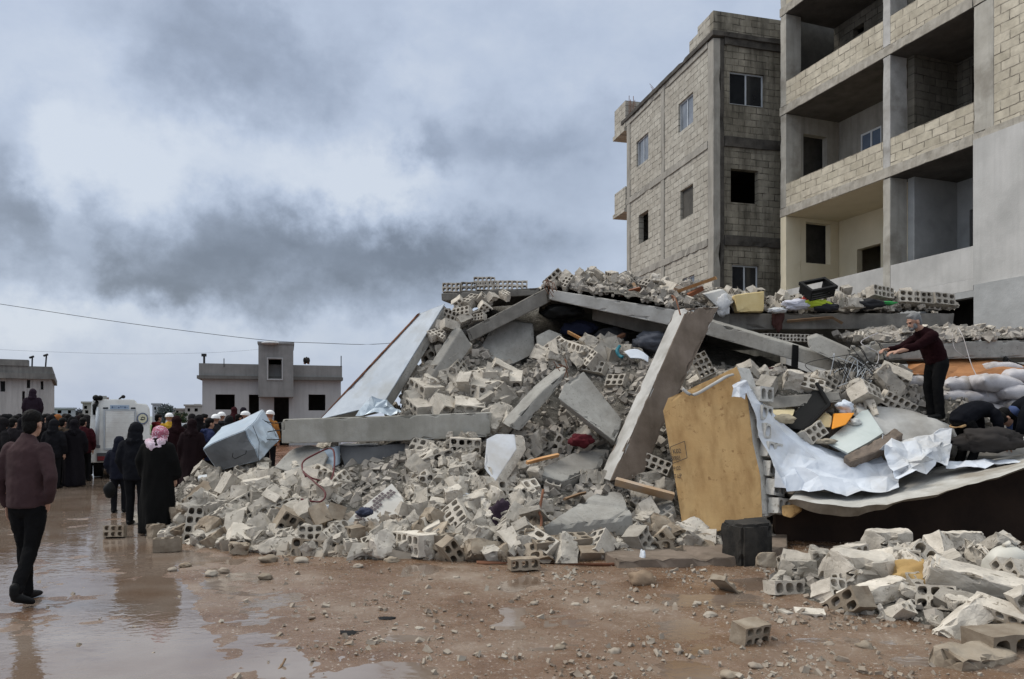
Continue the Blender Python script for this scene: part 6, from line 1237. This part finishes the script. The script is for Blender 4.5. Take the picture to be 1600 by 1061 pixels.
def cap_of_hair(bm, c, M, k=1.0, low=-.02, front=.055):
    def b(o, r): bmesh.ops.create_uvsphere(bm, u_segments=18, v_segments=12, radius=1, matrix=Matrix.Translation(c+M @ V(o)*k) @ M.to_4x4() @ Matrix.Diagonal((r[0]*k, r[1]*k, r[2]*k, 1)))
    b((0, -.020, .045), (.082, .098, .084)); b((0, -.050, -.012), (.068, .060, .092)); b((0, .018, .084), (.066, .060, .038))
def person(name_label, loc, rz, h, parts, group=None):
    root = tag(empty('person', loc, rz), name_label, 'person', group); root.scale = (h, h, h)
    for nm, me, m in parts:
        o = mobj(nm, me, m, root)
    return root
def chain(bm, pts, r, n=12, side=(1, 0, 0)):
    tube(bm, pts, r, n, side)
    for p, q in ((pts[0], r[0]), (pts[-1], r[-1])):
        q = q if isinstance(q, tuple) else (q, q); ball(bm, V(p), (q[0]*.96, q[1]*.96, min(q)*.9), 10)

# --- the man walking away at left (unit: metres, 1.0 scale), facing +Y
def man_walking():
    v = .011
    hc = V((.012, .055, 1.60)); fw = V((-.10, 1, -.12))
    def body(bm):
        head_parts(bm, hc, fw, (0, 0, 1)); chain(bm, [(0, -.005, 1.36), (0, .02, 1.46), (.008, .045, 1.56)], [.066, .056, .054])
        chain(bm, [(0, .0, .95), (0, -.01, 1.15), (0, -.01, 1.36)], [(.13, .09), (.12, .08), (.14, .08)])
        chain(bm, [(-.085, -.005, .86), (-.075, .055, .49), (-.075, .10, .1)], [.055, .034, .03]); chain(bm, [(.085, -.005, .86), (.055, -.02, .49), (.055, -.2, .14)], [.055, .034, .03])
        chain(bm, [(-.17, 0, 1.37), (-.25, -.02, 1.10), (-.26, .06, .86)], [.05, .04, .028]); fingers(bm, V((-.26, .065, .85)), (0, .15, -1), (1, .2, 0), 1, .6, 1)
        chain(bm, [(.17, 0, 1.37), (.27, -.06, 1.11), (.19, .02, .92)], [.05, .04, .028]); fingers(bm, V((.185, .025, .915)), (-.25, .35, -1), (-1, 0, 0), 1, .5, -1)
    def sweater(bm):
        tube(bm, [(0, -.004, .855), (0, -.006, .92), (0, -.012, 1.05), (0, -.016, 1.22), (0, -.012, 1.35), (0, .0, 1.425), (0, .008, 1.475)], [(.180, .138), (.192, .142), (.186, .126), (.196, .120), (.195, .108), (.12, .085), (.066, .068)], 20)
        chain(bm, [(-.165, -.005, 1.375), (-.215, -.01, 1.26), (-.262, -.02, 1.10), (-.275, .02, .98), (-.265, .06, .87)], [.078, .070, .060, .053, .044]); chain(bm, [(.165, -.005, 1.375), (.225, -.03, 1.26), (.285, -.06, 1.11), (.255, -.03, 1.0), (.20, .015, .915)], [.078, .070, .060, .053, .045])
        tube(bm, [(0, .008, 1.47), (.004, .02, 1.50)], [.068, .064], 18)
    def trousers(bm):
        chain(bm, [(0, 0, 1.0), (0, -.005, .93), (0, -.008, .86)], [(.155, .105), (.168, .118), (.165, .118)], 16)
        chain(bm, [(-.085, -.005, .86), (-.085, .03, .66), (-.075, .055, .49), (-.075, .075, .28), (-.075, .10, .07)], [.098, .084, .066, .062, .052]); chain(bm, [(.085, -.005, .86), (.075, .0, .66), (.055, -.02, .49), (.05, -.12, .30), (.055, -.22, .13)], [.098, .084, .066, .062, .050])
    def shoe(bm, a, toe):
        a, toe = V(a), V(toe); d = toe-a; tube(bm, [a-d*.12, a+d*.1, a+d*.5, a+d*.85, toe], [(.036, .036), (.043, .046), (.045, .036), (.043, .026), (.028, .017)], 12); chain(bm, [a+V((0, 0, .085)), a+V((0, 0, .02))], [.044, .045])
    def hair(bm):
        f = fw.normalized(); u = V((0, 0, 1)); u = (u-f*u.dot(f)).normalized(); cap_of_hair(bm, hc, Matrix((f.cross(u), f, u)).transposed())
    sw = blob(sweater, v, 5, 'sweater'); folds(sw, .007, 8, 1); folds(sw, .003, 24, 2)
    for vx in sw.vertices:   # knitted hem
        if vx.co.z < .90 and abs(vx.co.x) < .2: vx.co.x *= .985
    tr = blob(trousers, v, 5, 'trousers'); folds(tr, .012, 10, 3, .6); folds(tr, .004, 28, 4)
    sh1 = blob(lambda bm: shoe(bm, (-.075, .095, .045), (-.085, .29, .022)), .008, 3, 'shoe'); sh2 = blob(lambda bm: shoe(bm, (.055, -.235, .10), (.15, -.10, .025)), .008, 3, 'shoe')
    bd = blob(body, .0065, 4, 'body'); hr = blob(hair, .007, 2, 'hair'); folds(hr, .004, 60, 5)
    for m_ in (bd,): folds(m_, 0, 1)
    M_sw = mat('sweater_wool', (.034, .017, .019), (.052, .028, .030), 6, .95, .6, 260, bd=.003)
    return [('body', bd, M_skin), ('sweater', sw, M_sw), ('trousers', tr, fabric((.0065, .0065, .007))), ('shoe', sh1, M_black), ('shoe', sh2, M_black), ('hair', hr, M_hair)]
p_ = PG(40, 941); person('man in maroon sweater and black trousers walking away at the left edge', (p_.x+.03, p_.y-.02, .005), math.radians(-4), .985, man_walking()).scale = (.90, .92, .985)

# --- the man leaning over the beam: local facing +Y, turned to face left
def man_leaning():
    hc = V((0, .33, 1.375)); fw = V((0, 1, -.35))
    def body(bm):
        M = head_parts(bm, hc, fw, (0, 0, 1)); chain(bm, [(0, .18, 1.19), (0, .24, 1.27), (0, .30, 1.34)], [.064, .058, .055])
        chain(bm, [(0, .0, .84), (0, .06, 1.0), (0, .17, 1.19)], [(.13, .09), (.12, .08), (.15, .08)]); 
        for s in (-1, 1):
            chain(bm, [(s*.09, 0, .80), (s*.095, .04, .45), (s*.095, .0, .08)], [.055, .036, .03])
            w_ = V((s*.11-.03, .66, .99-.05*(s < 0))); chain(bm, [(s*.17, .17, 1.16), (s*.17, .38, 1.02), w_], [.05, .042, .028]); fingers(bm, w_+V((0, .005, 0)), (-s*.2, 1, -.1), (-s*.2, 0, -1), 1.05, .9, s)
    def sweater(bm):
        tube(bm, [(0, -.01, .78), (0, -.005, .84), (0, .03, .95), (0, .10, 1.08), (0, .16, 1.18), (0, .215, 1.245), (0, .24, 1.275)], [(.165, .125), (.178, .135), (.178, .135), (.19, .13), (.19, .115), (.12, .09), (.07, .07)], 18)
        for s in (-1, 1): chain(bm, [(s*.165, .165, 1.165), (s*.18, .28, 1.09), (s*.175, .40, 1.015), (s*.14, .53, .985), (s*.10-.02, .64, .985-.05*(s < 0))], [.082, .074, .064, .056, .044])
    def trousers(bm):
        chain(bm, [(0, -.01, .88), (0, -.02, .82), (0, -.02, .76)], [(.155, .115), (.17, .13), (.165, .13)], 16)
        for s in (-1, 1): chain(bm, [(s*.09, -.015, .78), (s*.095, .02, .60), (s*.095, .04, .44), (s*.095, .01, .25), (s*.095, -.01, .06)], [.10, .088, .07, .066, .060])
    def shoe(bm, s):
        tube(bm, [(s*.095, -.06, .035), (s*.095, .0, .045), (s*.105, .10, .035), (s*.11, .18, .025), (s*.11, .215, .018)], [(.034, .034), (.043, .045), (.046, .035), (.042, .025), (.026, .016)], 12); ball(bm, (s*.095, -.01, .08), .044)
    f = fw.normalized(); u = V((0, 0, 1)); u = (u-f*u.dot(f)).normalized(); M = Matrix((f.cross(u), f, u)).transposed()
    def beard(bm):
        for o, r in (((0, .062, -.085), (.042, .040, .034)), ((.045, .03, -.055), (.018, .035, .045)), ((-.045, .03, -.055), (.018, .035, .045)), ((0, .096, -.052), (.028, .010, .008))): bmesh.ops.create_uvsphere(bm, u_segments=14, v_segments=10, radius=1, matrix=Matrix.Translation(hc+M @ V(o)) @ M.to_4x4() @ Matrix.Diagonal((*r, 1)))
    def eyes(bm):
        for x in (-1, 1): bmesh.ops.create_uvsphere(bm, u_segments=10, v_segments=8, radius=.011, matrix=Matrix.Translation(hc+M @ V((x*.03, .083, .002))))
    sw = blob(sweater, .012, 4, 'sweater'); folds(sw, .012, 9, 6); folds(sw, .005, 24, 2); tr = blob(trousers, .012, 4, 'trousers'); folds(tr, .013, 10, 7, .6)
    bmE = bmesh.new(); eyes(bmE)
    return [('body', blob(body, .007, 3, 'body'), M_skin), ('sweater', sw, fabric((.012, .0035, .0045))), ('trousers', tr, fabric((.006, .006, .007))), ('shoe', blob(lambda b: shoe(b, -1), .009, 2, 'shoe'), M_black), ('shoe', blob(lambda b: shoe(b, 1), .009, 2, 'shoe'), M_black),
            ('hair', blob(lambda b: cap_of_hair(b, hc, M), .008, 2, 'hair'), M_greyh), ('beard', blob(beard, .007, 2, 'beard'), M_greyh), ('eyes', to_me(bmE, 'eyes', M_black), None)]
pm = P(1462, 655, 10.42); person('grey haired bearded man in maroon sweater leaning forward onto the beam end', (pm.x, pm.y, pm.z), math.radians(96), 1.0, man_leaning())

# --- the man bending down beside the sacks: local facing +Y, turned to face right
def man_bending():
    hc = V((0, .56, .70)); fw = V((0, .55, -.85))
    def body(bm):
        head_parts(bm, hc, fw, (0, .8, .6)); chain(bm, [(0, .40, .84), (0, .48, .78), (0, .53, .74)], [.064, .058, .055]); chain(bm, [(0, -.02, .74), (0, .15, .86), (0, .36, .86)], [(.13, .09), (.12, .09), (.15, .08)])
        for s in (-1, 1):
            chain(bm, [(s*.1, -.02, .68), (s*.12, .14, .40), (s*.12, -.02, .08)], [.055, .036, .03]); w_ = V((s*.10, .46, .38)); chain(bm, [(s*.17, .36, .80), (s*.18, .40, .58), w_], [.05, .042, .028]); fingers(bm, w_, (0, .5, -.6), (0, -.6, -.5), 1.05, .8, s)
    def jacket(bm):
        tube(bm, [(0, -.10, .66), (0, -.06, .74), (0, .06, .83), (0, .20, .88), (0, .33, .87), (0, .42, .83), (0, .46, .80)], [(.17, .14), (.19, .15), (.19, .15), (.20, .14), (.195, .12), (.12, .09), (.075, .075)], 18)
        for s in (-1, 1): chain(bm, [(s*.165, .34, .82), (s*.185, .39, .70), (s*.185, .41, .58), (s*.14, .44, .48), (s*.105, .46, .40)], [.085, .078, .068, .058, .046])
    def trousers(bm):
        chain(bm, [(0, .0, .76), (0, -.06, .70), (0, -.05, .66)], [(.15, .12), (.17, .14), (.16, .13)], 16)
        for s in (-1, 1): chain(bm, [(s*.09, -.04, .68), (s*.11, .06, .52), (s*.12, .14, .40), (s*.12, .05, .22), (s*.12, -.02, .04)], [.105, .092, .075, .068, .06])
    f = fw.normalized(); u = V((0, .8, .6)); u = (u-f*u.dot(f)).normalized(); M = Matrix((f.cross(u), f, u)).transposed()
    def shoe(bm, s): tube(bm, [(s*.12, -.07, .035), (s*.12, .0, .045), (s*.13, .10, .035), (s*.13, .2, .02)], [(.034, .034), (.043, .045), (.046, .035), (.03, .018)], 12)
    jk = blob(jacket, .012, 4, 'jacket'); folds(jk, .013, 8, 8); tr = blob(trousers, .012, 4, 'trousers'); folds(tr, .013, 10, 9, .6)
    bb = bmesh.new(); tube(bb, [(-.175, -.04, .665), (-.12, -.155, .615), (0, -.19, .60), (.12, -.155, .615), (.175, -.04, .665)], (.012, .02), 8)
    return [('body', blob(body, .008, 3, 'body'), M_skin), ('jacket', jk, fabric((.006, .0065, .009))), ('trousers', tr, fabric((.006, .006, .006))), ('shoe', blob(lambda b: shoe(b, -1), .009, 2, 'shoe'), M_black), ('shoe', blob(lambda b: shoe(b, 1), .009, 2, 'shoe'), M_black),
            ('hair', blob(lambda b: cap_of_hair(b, hc, M, 1.06), .008, 2, 'hair'), M_hair), ('belt', to_me(bb, 'belt', plain('tan_belt', (.42, .27, .13), .7)), None)]
BEND = man_bending()
pb = P(1508, 730, 9.8); person('man in dark jacket with tan waist band bending down beside the white sacks', (pb.x, pb.y, pb.z), math.radians(-82), .88, BEND)
pc = P(1648, 735, 9.75); person('person in black crouching at the right edge with a blue scarf', (pc.x, pc.y, pc.z), math.radians(70), 1.0, [(n, me.copy(), m) for n, me, m in BEND if n not in ('belt',)]+[('scarf', blob(lambda b: (ball(b, (0, .44, .80), (.10, .09, .09)), ball(b, (.05, .5, .62), (.06, .04, .16))), .012, 4, 'scarf'), plain('blue_scarf', (.06, .09, .20), .8))])
bundle('blanket', 1545, 688, 9.65, .27, plain('dark_blanket', (.03, .026, .024), .95), 'dark brown bundle of cloth held by the bending man', 'blanket', 55, (1.5, .7, .55))

# --- robed and coated figures, facing +Y
def fig(style, seed):
    """clothes and body of a standing figure 1.7 m tall"""
    r = random.Random(seed); hc = V((0, .03, 1.565)); fw = V((r.uniform(-.3, .3), 1, -.12 if style != 'robe_bowed' else -.6)); f = fw.normalized(); u = V((0, 0, 1)); u = (u-f*u.dot(f)).normalized(); M = Matrix((f.cross(u), f, u)).transposed()
    if style == 'robe_bowed': hc = V((0, .09, 1.50))
    v = .018
    def body(bm):
        head_parts(bm, hc, fw, (0, 0, 1)); chain(bm, [(0, 0, 1.33), (0, .01, 1.43), (0, .03, 1.52)], [.062, .055, .054]); chain(bm, [(0, 0, .9), (0, 0, 1.1), (0, 0, 1.33)], [(.13, .09), (.12, .08), (.14, .08)])
        for s in (-1, 1):
            chain(bm, [(s*.09, 0, .86), (s*.092, .02+.04*s*(seed % 3), .5), (s*.092, -.01+.05*s*(seed % 3), .08)], [.055, .03, .025]); chain(bm, [(s*.17, 0, 1.33), (s*.22, -.01, 1.08), (s*.21, .08, .86)], [.05, .04, .028]); fingers(bm, V((s*.21, .085, .855)), (0, .25, -1), (-s, 0, 0), 1.1, .6, s)
    def robe(bm):
        n = 40; rings = []
        for z, rx, ry, a in ((.02, .25, .21, .030), (.15, .255, .215, .026), (.5, .235, .19, .018), (.85, .215, .165, .01), (1.05, .215, .155, .006), (1.25, .225, .15, .003), (1.36, .195, .125, 0), (1.42, .12, .095, 0), (1.46, .07, .07, 0)):
            rings.append([bm.verts.new(((rx+a*math.sin(k*6.2832/n*9+seed+z*2))*math.cos(6.2832*k/n), (ry+a*math.sin(k*6.2832/n*7+z*3))*math.sin(6.2832*k/n)+.01, z)) for k in range(n)])
        for a, b in zip(rings, rings[1:]):
            for k in range(n): bm.faces.new((a[k], a[(k+1) % n], b[(k+1) % n], b[k]))
        bm.faces.new(rings[0][::-1]); bm.faces.new(rings[-1])
        for s in (-1, 1): chain(bm, [(s*.165, 0, 1.33), (s*.235, -.01, 1.12), (s*.235, .06, .90)], [.085, .085, .085])
    def coat(bm):
        tube(bm, [(0, 0, .74), (0, 0, .82), (0, -.01, 1.0), (0, -.012, 1.2), (0, -.01, 1.32), (0, 0, 1.39), (0, .01, 1.46)], [(.19, .14), (.20, .145), (.195, .14), (.21, .14), (.20, .12), (.13, .10), (.075, .078)], 18)
        for s in (-1, 1): chain(bm, [(s*.17, 0, 1.335), (s*.225, -.015, 1.2), (s*.245, -.01, 1.07), (s*.235, .05, .96), (s*.215, .08, .87)], [.09, .083, .074, .066, .054])
        if seed % 2: chain(bm, [(-.07, -.10, 1.40), (0, -.125, 1.39), (.07, -.10, 1.40)], [.05, .062, .05])
    def trousers(bm):
        chain(bm, [(0, 0, .92), (0, -.005, .85)], [(.15, .11), (.165, .118)], 14)
        for s in (-1, 1): chain(bm, [(s*.09, 0, .86), (s*.092, .02+.04*s*(seed % 3), .5), (s*.092, -.01+.05*s*(seed % 3), .06)], [.10, .07, .06])
    def shoe(bm, s): y = .05*s*(seed % 3); tube(bm, [(s*.092, y-.08, .035), (s*.092, y, .045), (s*.10, y+.10, .035), (s*.105, y+.19, .018)], [(.034, .034), (.043, .05), (.046, .035), (.03, .018)], 10)
    out = [('body', blob(body, .016, 2, 'body'), 'skin')]
    if style.startswith('robe'):
        rb = blob(robe, v, 3, 'robe'); folds(rb, .016, 7, seed, .3); out.append(('robe', rb, 'cloth'))
        def scarf(bm):
            ball(bm, hc+V((0, -.02, .025)), (.105, .125, .118), 18); chain(bm, [hc+V((0, -.035, -.03)), hc+V((0, -.045, -.12)), V((0, -.01, 1.33))], [(.10, .10), (.115, .11), (.18, .13)], 18); chain(bm, [(-.09, -.06, 1.40), (0, -.11, 1.33), (.09, -.06, 1.40)], [.06, .07, .06])
        sc = blob(scarf, .014, 3, 'headscarf'); folds(sc, .012, 12, seed); out.append(('headscarf', sc, 'head'))
    else:
        ct = blob(coat, v, 3, 'coat'); folds(ct, .014, 8, seed); out.append(('coat', ct, 'cloth')); tr = blob(trousers, v, 3, 'trousers'); folds(tr, .012, 9, seed, .5); out.append(('trousers', tr, 'legs'))
        if style == 'hood':
            def hood(bm): ball(bm, hc+V((0, -.02, .02)), (.112, .135, .130), 18); chain(bm, [hc+V((0, -.05, -.05)), V((0, -.04, 1.38))], [(.11, .11), (.13, .10)], 16)
            hd = blob(hood, .014, 3, 'hood'); folds(hd, .010, 10, seed); out.append(('hood', hd, 'cloth'))
        elif style == 'helmet':
            bmh = bmesh.new(); bmesh.ops.create_uvsphere(bmh, u_segments=22, v_segments=14, radius=1, matrix=Matrix.Translation(hc+M @ V((0, -.005, .035))) @ M.to_4x4() @ Matrix.Diagonal((.112, .135, .105, 1)))
            for vv in bmh.verts:
                l = M.transposed() @ (vv.co-hc)
                if l.z < .02: l.z = .02+.2*(l.z-.02); vv.co = hc+M @ V((l.x*1.06, l.y*1.08, l.z))
            out.append(('helmet', to_me(bmh, 'helmet', M_rubber), 'helmet')); out[-1][1].materials.clear()
        else: out.append(('hair', blob(lambda b: cap_of_hair(b, hc, M, 1.04), .012, 2, 'hair'), 'hair'))
    if not style.startswith('robe'): out += [('shoe', blob(lambda b: shoe(b, s), .014, 2, 'shoe'), 'shoe') for s in (-1, 1)]
    return out
FIG = {}
def standing(px, Y, h, style, seed, cloth, label, group=None, head=None, legs=(.008, .008, .009), rz=0.0, z=0.0, helmet=(.75, .75, .75), hw=1.0):
    k = (style, seed)
    if k not in FIG: FIG[k] = fig(style, seed)
    col = {'skin': M_skin, 'cloth': fabric(cloth), 'head': head if isinstance(head, bpy.types.Material) else fabric(head or cloth), 'legs': fabric(legs), 'hair': M_hair, 'shoe': M_black, 'helmet': plain('helmet', helmet, .35) if style == 'helmet' else None}
    r = person(label, (hx(px, Y), Y, z), rz, h/1.7, [], group); r.scale = (h/1.7*hw, h/1.7*hw, h/1.7)
    for nm, me, c in FIG[k]: me = me.copy(); me.materials.clear(); mobj(nm, me, col[c], r)
    return r
# checked head cloth of the woman in front
def keffiyeh():
    m = bpy.data.materials.new('checked_cloth'); m.use_nodes = True; t = NT(m.node_tree); co = t.n('ShaderNodeTexCoord').outputs['Object']
    wv = t.n('ShaderNodeTexNoise', {'Vector': co, 'Scale': 9.0, 'Detail': 3.0}).outputs[1]; q = t.n('ShaderNodeVectorMath', {0: wv, 1: (.05, .05, .05), 2: co}, operation='MULTIPLY_ADD').outputs[0]
    ch = t.n('ShaderNodeTexVoronoi', {'Vector': q, 'Scale': 52.0}).outputs['Distance']; sp = t.n('ShaderNodeSeparateXYZ', {0: co}); b = t.noise(co, 7, 4, .6)
    low = t.m('MULTIPLY', t.m('SUBTRACT', sp.outputs[2], 1.40), 14.0, clamp=True)
    f = t.m('MULTIPLY', t.ramp(t.m('ADD', ch, t.m('MULTIPLY', t.m('SUBTRACT', b, .5), .7)), [(.30, 0.0), (.42, 1.0)]), t.m('ADD', .25, t.m('MULTIPLY', low, .75)))
    col = t.mix(f, (.66, .58, .66), (.34, .10, .15)); bs = t.n('ShaderNodeBsdfPrincipled', {'Base Color': col, 'Roughness': .9}); t.nt.links.new(bs.outputs[0], t.n('ShaderNodeOutputMaterial').inputs[0]); return m
BLK = (.006, .006, .0065)
standing(246, 10.25, 1.57, 'robe_bowed', 1, BLK, 'woman in long black robe with pink and white checked headscarf, seen from behind', None, keffiyeh(), rz=math.radians(-6), hw=1.06)
standing(212, 11.2, 1.55, 'hood', 3, (.008, .0085, .011), 'hooded person in black just left of the robed woman with checked headscarf', rz=math.radians(5), hw=1.02)
standing(186, 12.6, 1.30, 'hood', 4, (.010, .011, .018), 'hooded child in dark navy walking beside the hooded person in black', legs=(.01, .01, .012), rz=.1)
bm = bmesh.new(); ball(bm, P(171, 765, 12.4), (.10, .08, .14), 14)
for v in bm.verts: v.co += noise.noise_vector(v.co*9)*.02
tag(obj('bag', bm, M_black, smooth=True), 'black carrier bag hanging beside the hooded child', 'bag')
# crowd: px, distance, height, style, seed, colour, extra
CR = [
 (8, 17, 1.68, 'robe', 2, (.008, .008, .009), 'g', None), (24, 19, 1.66, 'coat', 2, (.03, .02, .018), 'g', None), (14, 21, 1.7, 'coat', 3, (.012, .012, .014), 'g', None), (40, 20, 1.62, 'hood', 3, (.014, .012, .013), 'g', None),
 (62, 17.5, 1.62, 'robe', 2, (.009, .008, .009), 'g', None), (70, 20.5, 1.7, 'coat', 2, (.012, .012, .014), 'g', None), (79, 18.5, 1.66, 'robe', 5, (.010, .009, .010), 'g', None),
 (90, 20, 1.68, 'robe', 5, (.035, .022, .015), 'person in brown with rust orange headscarf in the crowd left of the truck', (.20, .075, .025)), (97, 17.6, 1.60, 'coat', 3, (.050, .036, .026), 'person in worn brown jacket standing at the front of the crowd left of the truck', None),
 (107, 20.5, 1.7, 'coat', 2, (.012, .012, .014), 'g', None), (113, 18, 1.62, 'robe', 2, (.008, .008, .009), 'g', None), (121, 19.5, 1.64, 'robe', 5, (.012, .008, .009), 'g', None), (130, 18.6, 1.60, 'coat', 2, (.035, .008, .011), 'person in dark red jacket next to the left side of the truck', None),
 (136, 20.6, 1.66, 'hood', 3, (.012, .011, .012), 'g', None), (52, 21.5, 1.7, 'coat', 3, (.02, .016, .016), 'g', None), (30, 22, 1.7, 'robe', 5, (.009, .008, .009), 'g', None), (102, 22, 1.7, 'hood', 4, (.016, .014, .013), 'g', None), (20, 16.2, 1.6, 'coat', 2, (.014, .012, .014), 'g', None), (3, 15.5, 1.6, 'hood', 4, (.012, .011, .012), 'g', None), (58, 19.2, 1.66, 'robe', 5, (.009, .008, .01), 'g', None), (116, 17.2, 1.56, 'robe', 5, (.009, .008, .01), 'g', None), (84, 16.8, 1.56, 'hood', 3, (.010, .010, .012), 'g', None), (126, 21, 1.7, 'coat', 3, (.012, .011, .014), 'g', None), (74, 22.5, 1.7, 'hood', 4, (.012, .011, .014), 'g', None), (34, 17.5, 1.6, 'robe', 2, (.010, .009, .011), 'g', None), (-6, 19, 1.7, 'coat', 2, (.014, .012, .012), 'g', None), (84, 23, 1.72, 'coat', 3, (.02, .014, .012), 'g', None), (48, 18.6, 1.6, 'coat', 2, (.016, .012, .012), 'g', None),
 (265, 21, 1.72, 'helmet', 2, (.40, .24, .03), 'rescuer in yellow jacket with white helmet right of the truck', None), (246, 23, 1.7, 'coat', 3, (.09, .012, .012), 'person in red jacket just right of the truck', None), (276, 16.5, 1.64, 'robe', 5, (.014, .006, .007), 'person in dark maroon robe right of the robed woman with checked headscarf', None),
 (300, 15.2, 1.58, 'robe', 2, (.012, .007, .008), 'h', None), (311, 17, 1.66, 'robe', 5, (.009, .008, .009), 'h', None), (326, 15.6, 1.60, 'coat', 3, (.018, .024, .060), 'person in dark blue jacket in the cluster behind the tin box', None), (318, 20, 1.7, 'coat', 2, (.010, .010, .012), 'h', None),
 (337, 19, 1.68, 'helmet', 2, (.014, .014, .016), 'rescuer in black with white helmet, leftmost helmet behind the tin box', None), (346, 21, 1.75, 'helmet', 3, (.02, .02, .022), 'rescuer in dark jacket with white helmet, second helmet behind the tin box', None), (358, 18.5, 1.64, 'hood', 3, (.012, .012, .013), 'h', None),
 (382, 22, 1.78, 'helmet', 2, (.28, .13, .03), 'rescuer in orange jacket with white helmet before the towered house', None), (421, 21, 1.80, 'helmet', 3, (.26, .11, .03), 'rescuer in orange jacket with white helmet between tin box and level beam', None), (366, 30, 2.0, 'robe', 5, (.03, .008, .010), 'person in crimson robe beside the left window of the towered house', None), (380, 31, 2.0, 'robe', 2, (.015, .013, .018), 'person in black standing at the house door', None), (300, 22, 1.7, 'hood', 4, (.012, .011, .012), 'h', None), (372, 23, 1.7, 'coat', 2, (.012, .012, .014), 'h', None), (395, 24, 1.7, 'robe', 5, (.010, .009, .012), 'h', None),
]
for k, (px, Y, h, st, sd_, c, lb, hd) in enumerate(CR):
    grp = {'g': 'crowd left of the truck', 'h': 'crowd behind the tin box'}.get(lb)
    kind = {'robe': 'dark robe and headscarf', 'coat': 'dark jacket', 'hood': 'dark hooded jacket'}.get(st, '')
    label = {'g': f'person in {kind} among the crowd left of the rescue truck', 'h': f'person in {kind} in the cluster behind the tin box'}.get(lb, lb)
    standing(px, Y, h*1.01, st, sd_, c, label, grp, hd, rz=rnd.uniform(-.9, .9), helmet=(.72, .72, .72))
# one stands higher, on a low wall in front of the stained house
bm = bmesh.new(); box(bm, (hx(-10, 25), 24.8, 0), (hx(70, 25), 25.2, .85)); tag(obj('low_wall', bm, M_hgrey), 'low grey wall in front of the stained house at left', 'wall')
standing(51, 25, 1.72, 'hood', 3, (.018, .012, .018), 'person standing higher than the crowd against the stained house at left', rz=.4, z=.851)
# car behind the crowd at right of the truck, mostly hidden
cr_ = tag(empty('parked_car', (hx(305, 26), 26, 0), math.radians(8)), 'pale parked car half hidden behind the cluster of people', 'car')
bm = bmesh.new(); prism(bm, [(-2.1, -.8, .35), (-2.1, -.8, .8), (-1.2, -.8, .9), (-.7, -.75, 1.38), (.9, -.75, 1.38), (1.5, -.8, .9), (2.1, -.8, .8), (2.1, -.8, .35)], (0, 1.6, 0)); bmesh.ops.recalc_face_normals(bm, faces=bm.faces); bmesh.ops.bevel(bm, geom=list(bm.edges), offset=.06, segments=2, affect='EDGES'); obj('body', bm, plain('car_pale', (.42, .45, .47), .3), cr_, local=True)
bm = bmesh.new(); prism(bm, [(-1.08, -.83, .92), (-.65, -.80, 1.30), (.85, -.80, 1.30), (1.35, -.83, .92)], (0, .06, 0)); obj('window', bm, M_glassd, cr_, local=True)
for x in (-1.3, 1.35):
    bm = bmesh.new(); tube(bm, [(x, -.86, .31), (x, -.62, .31)], .31, 18, (1, 0, 0)); obj('wheel', bm, M_rubber, cr_, local=True)
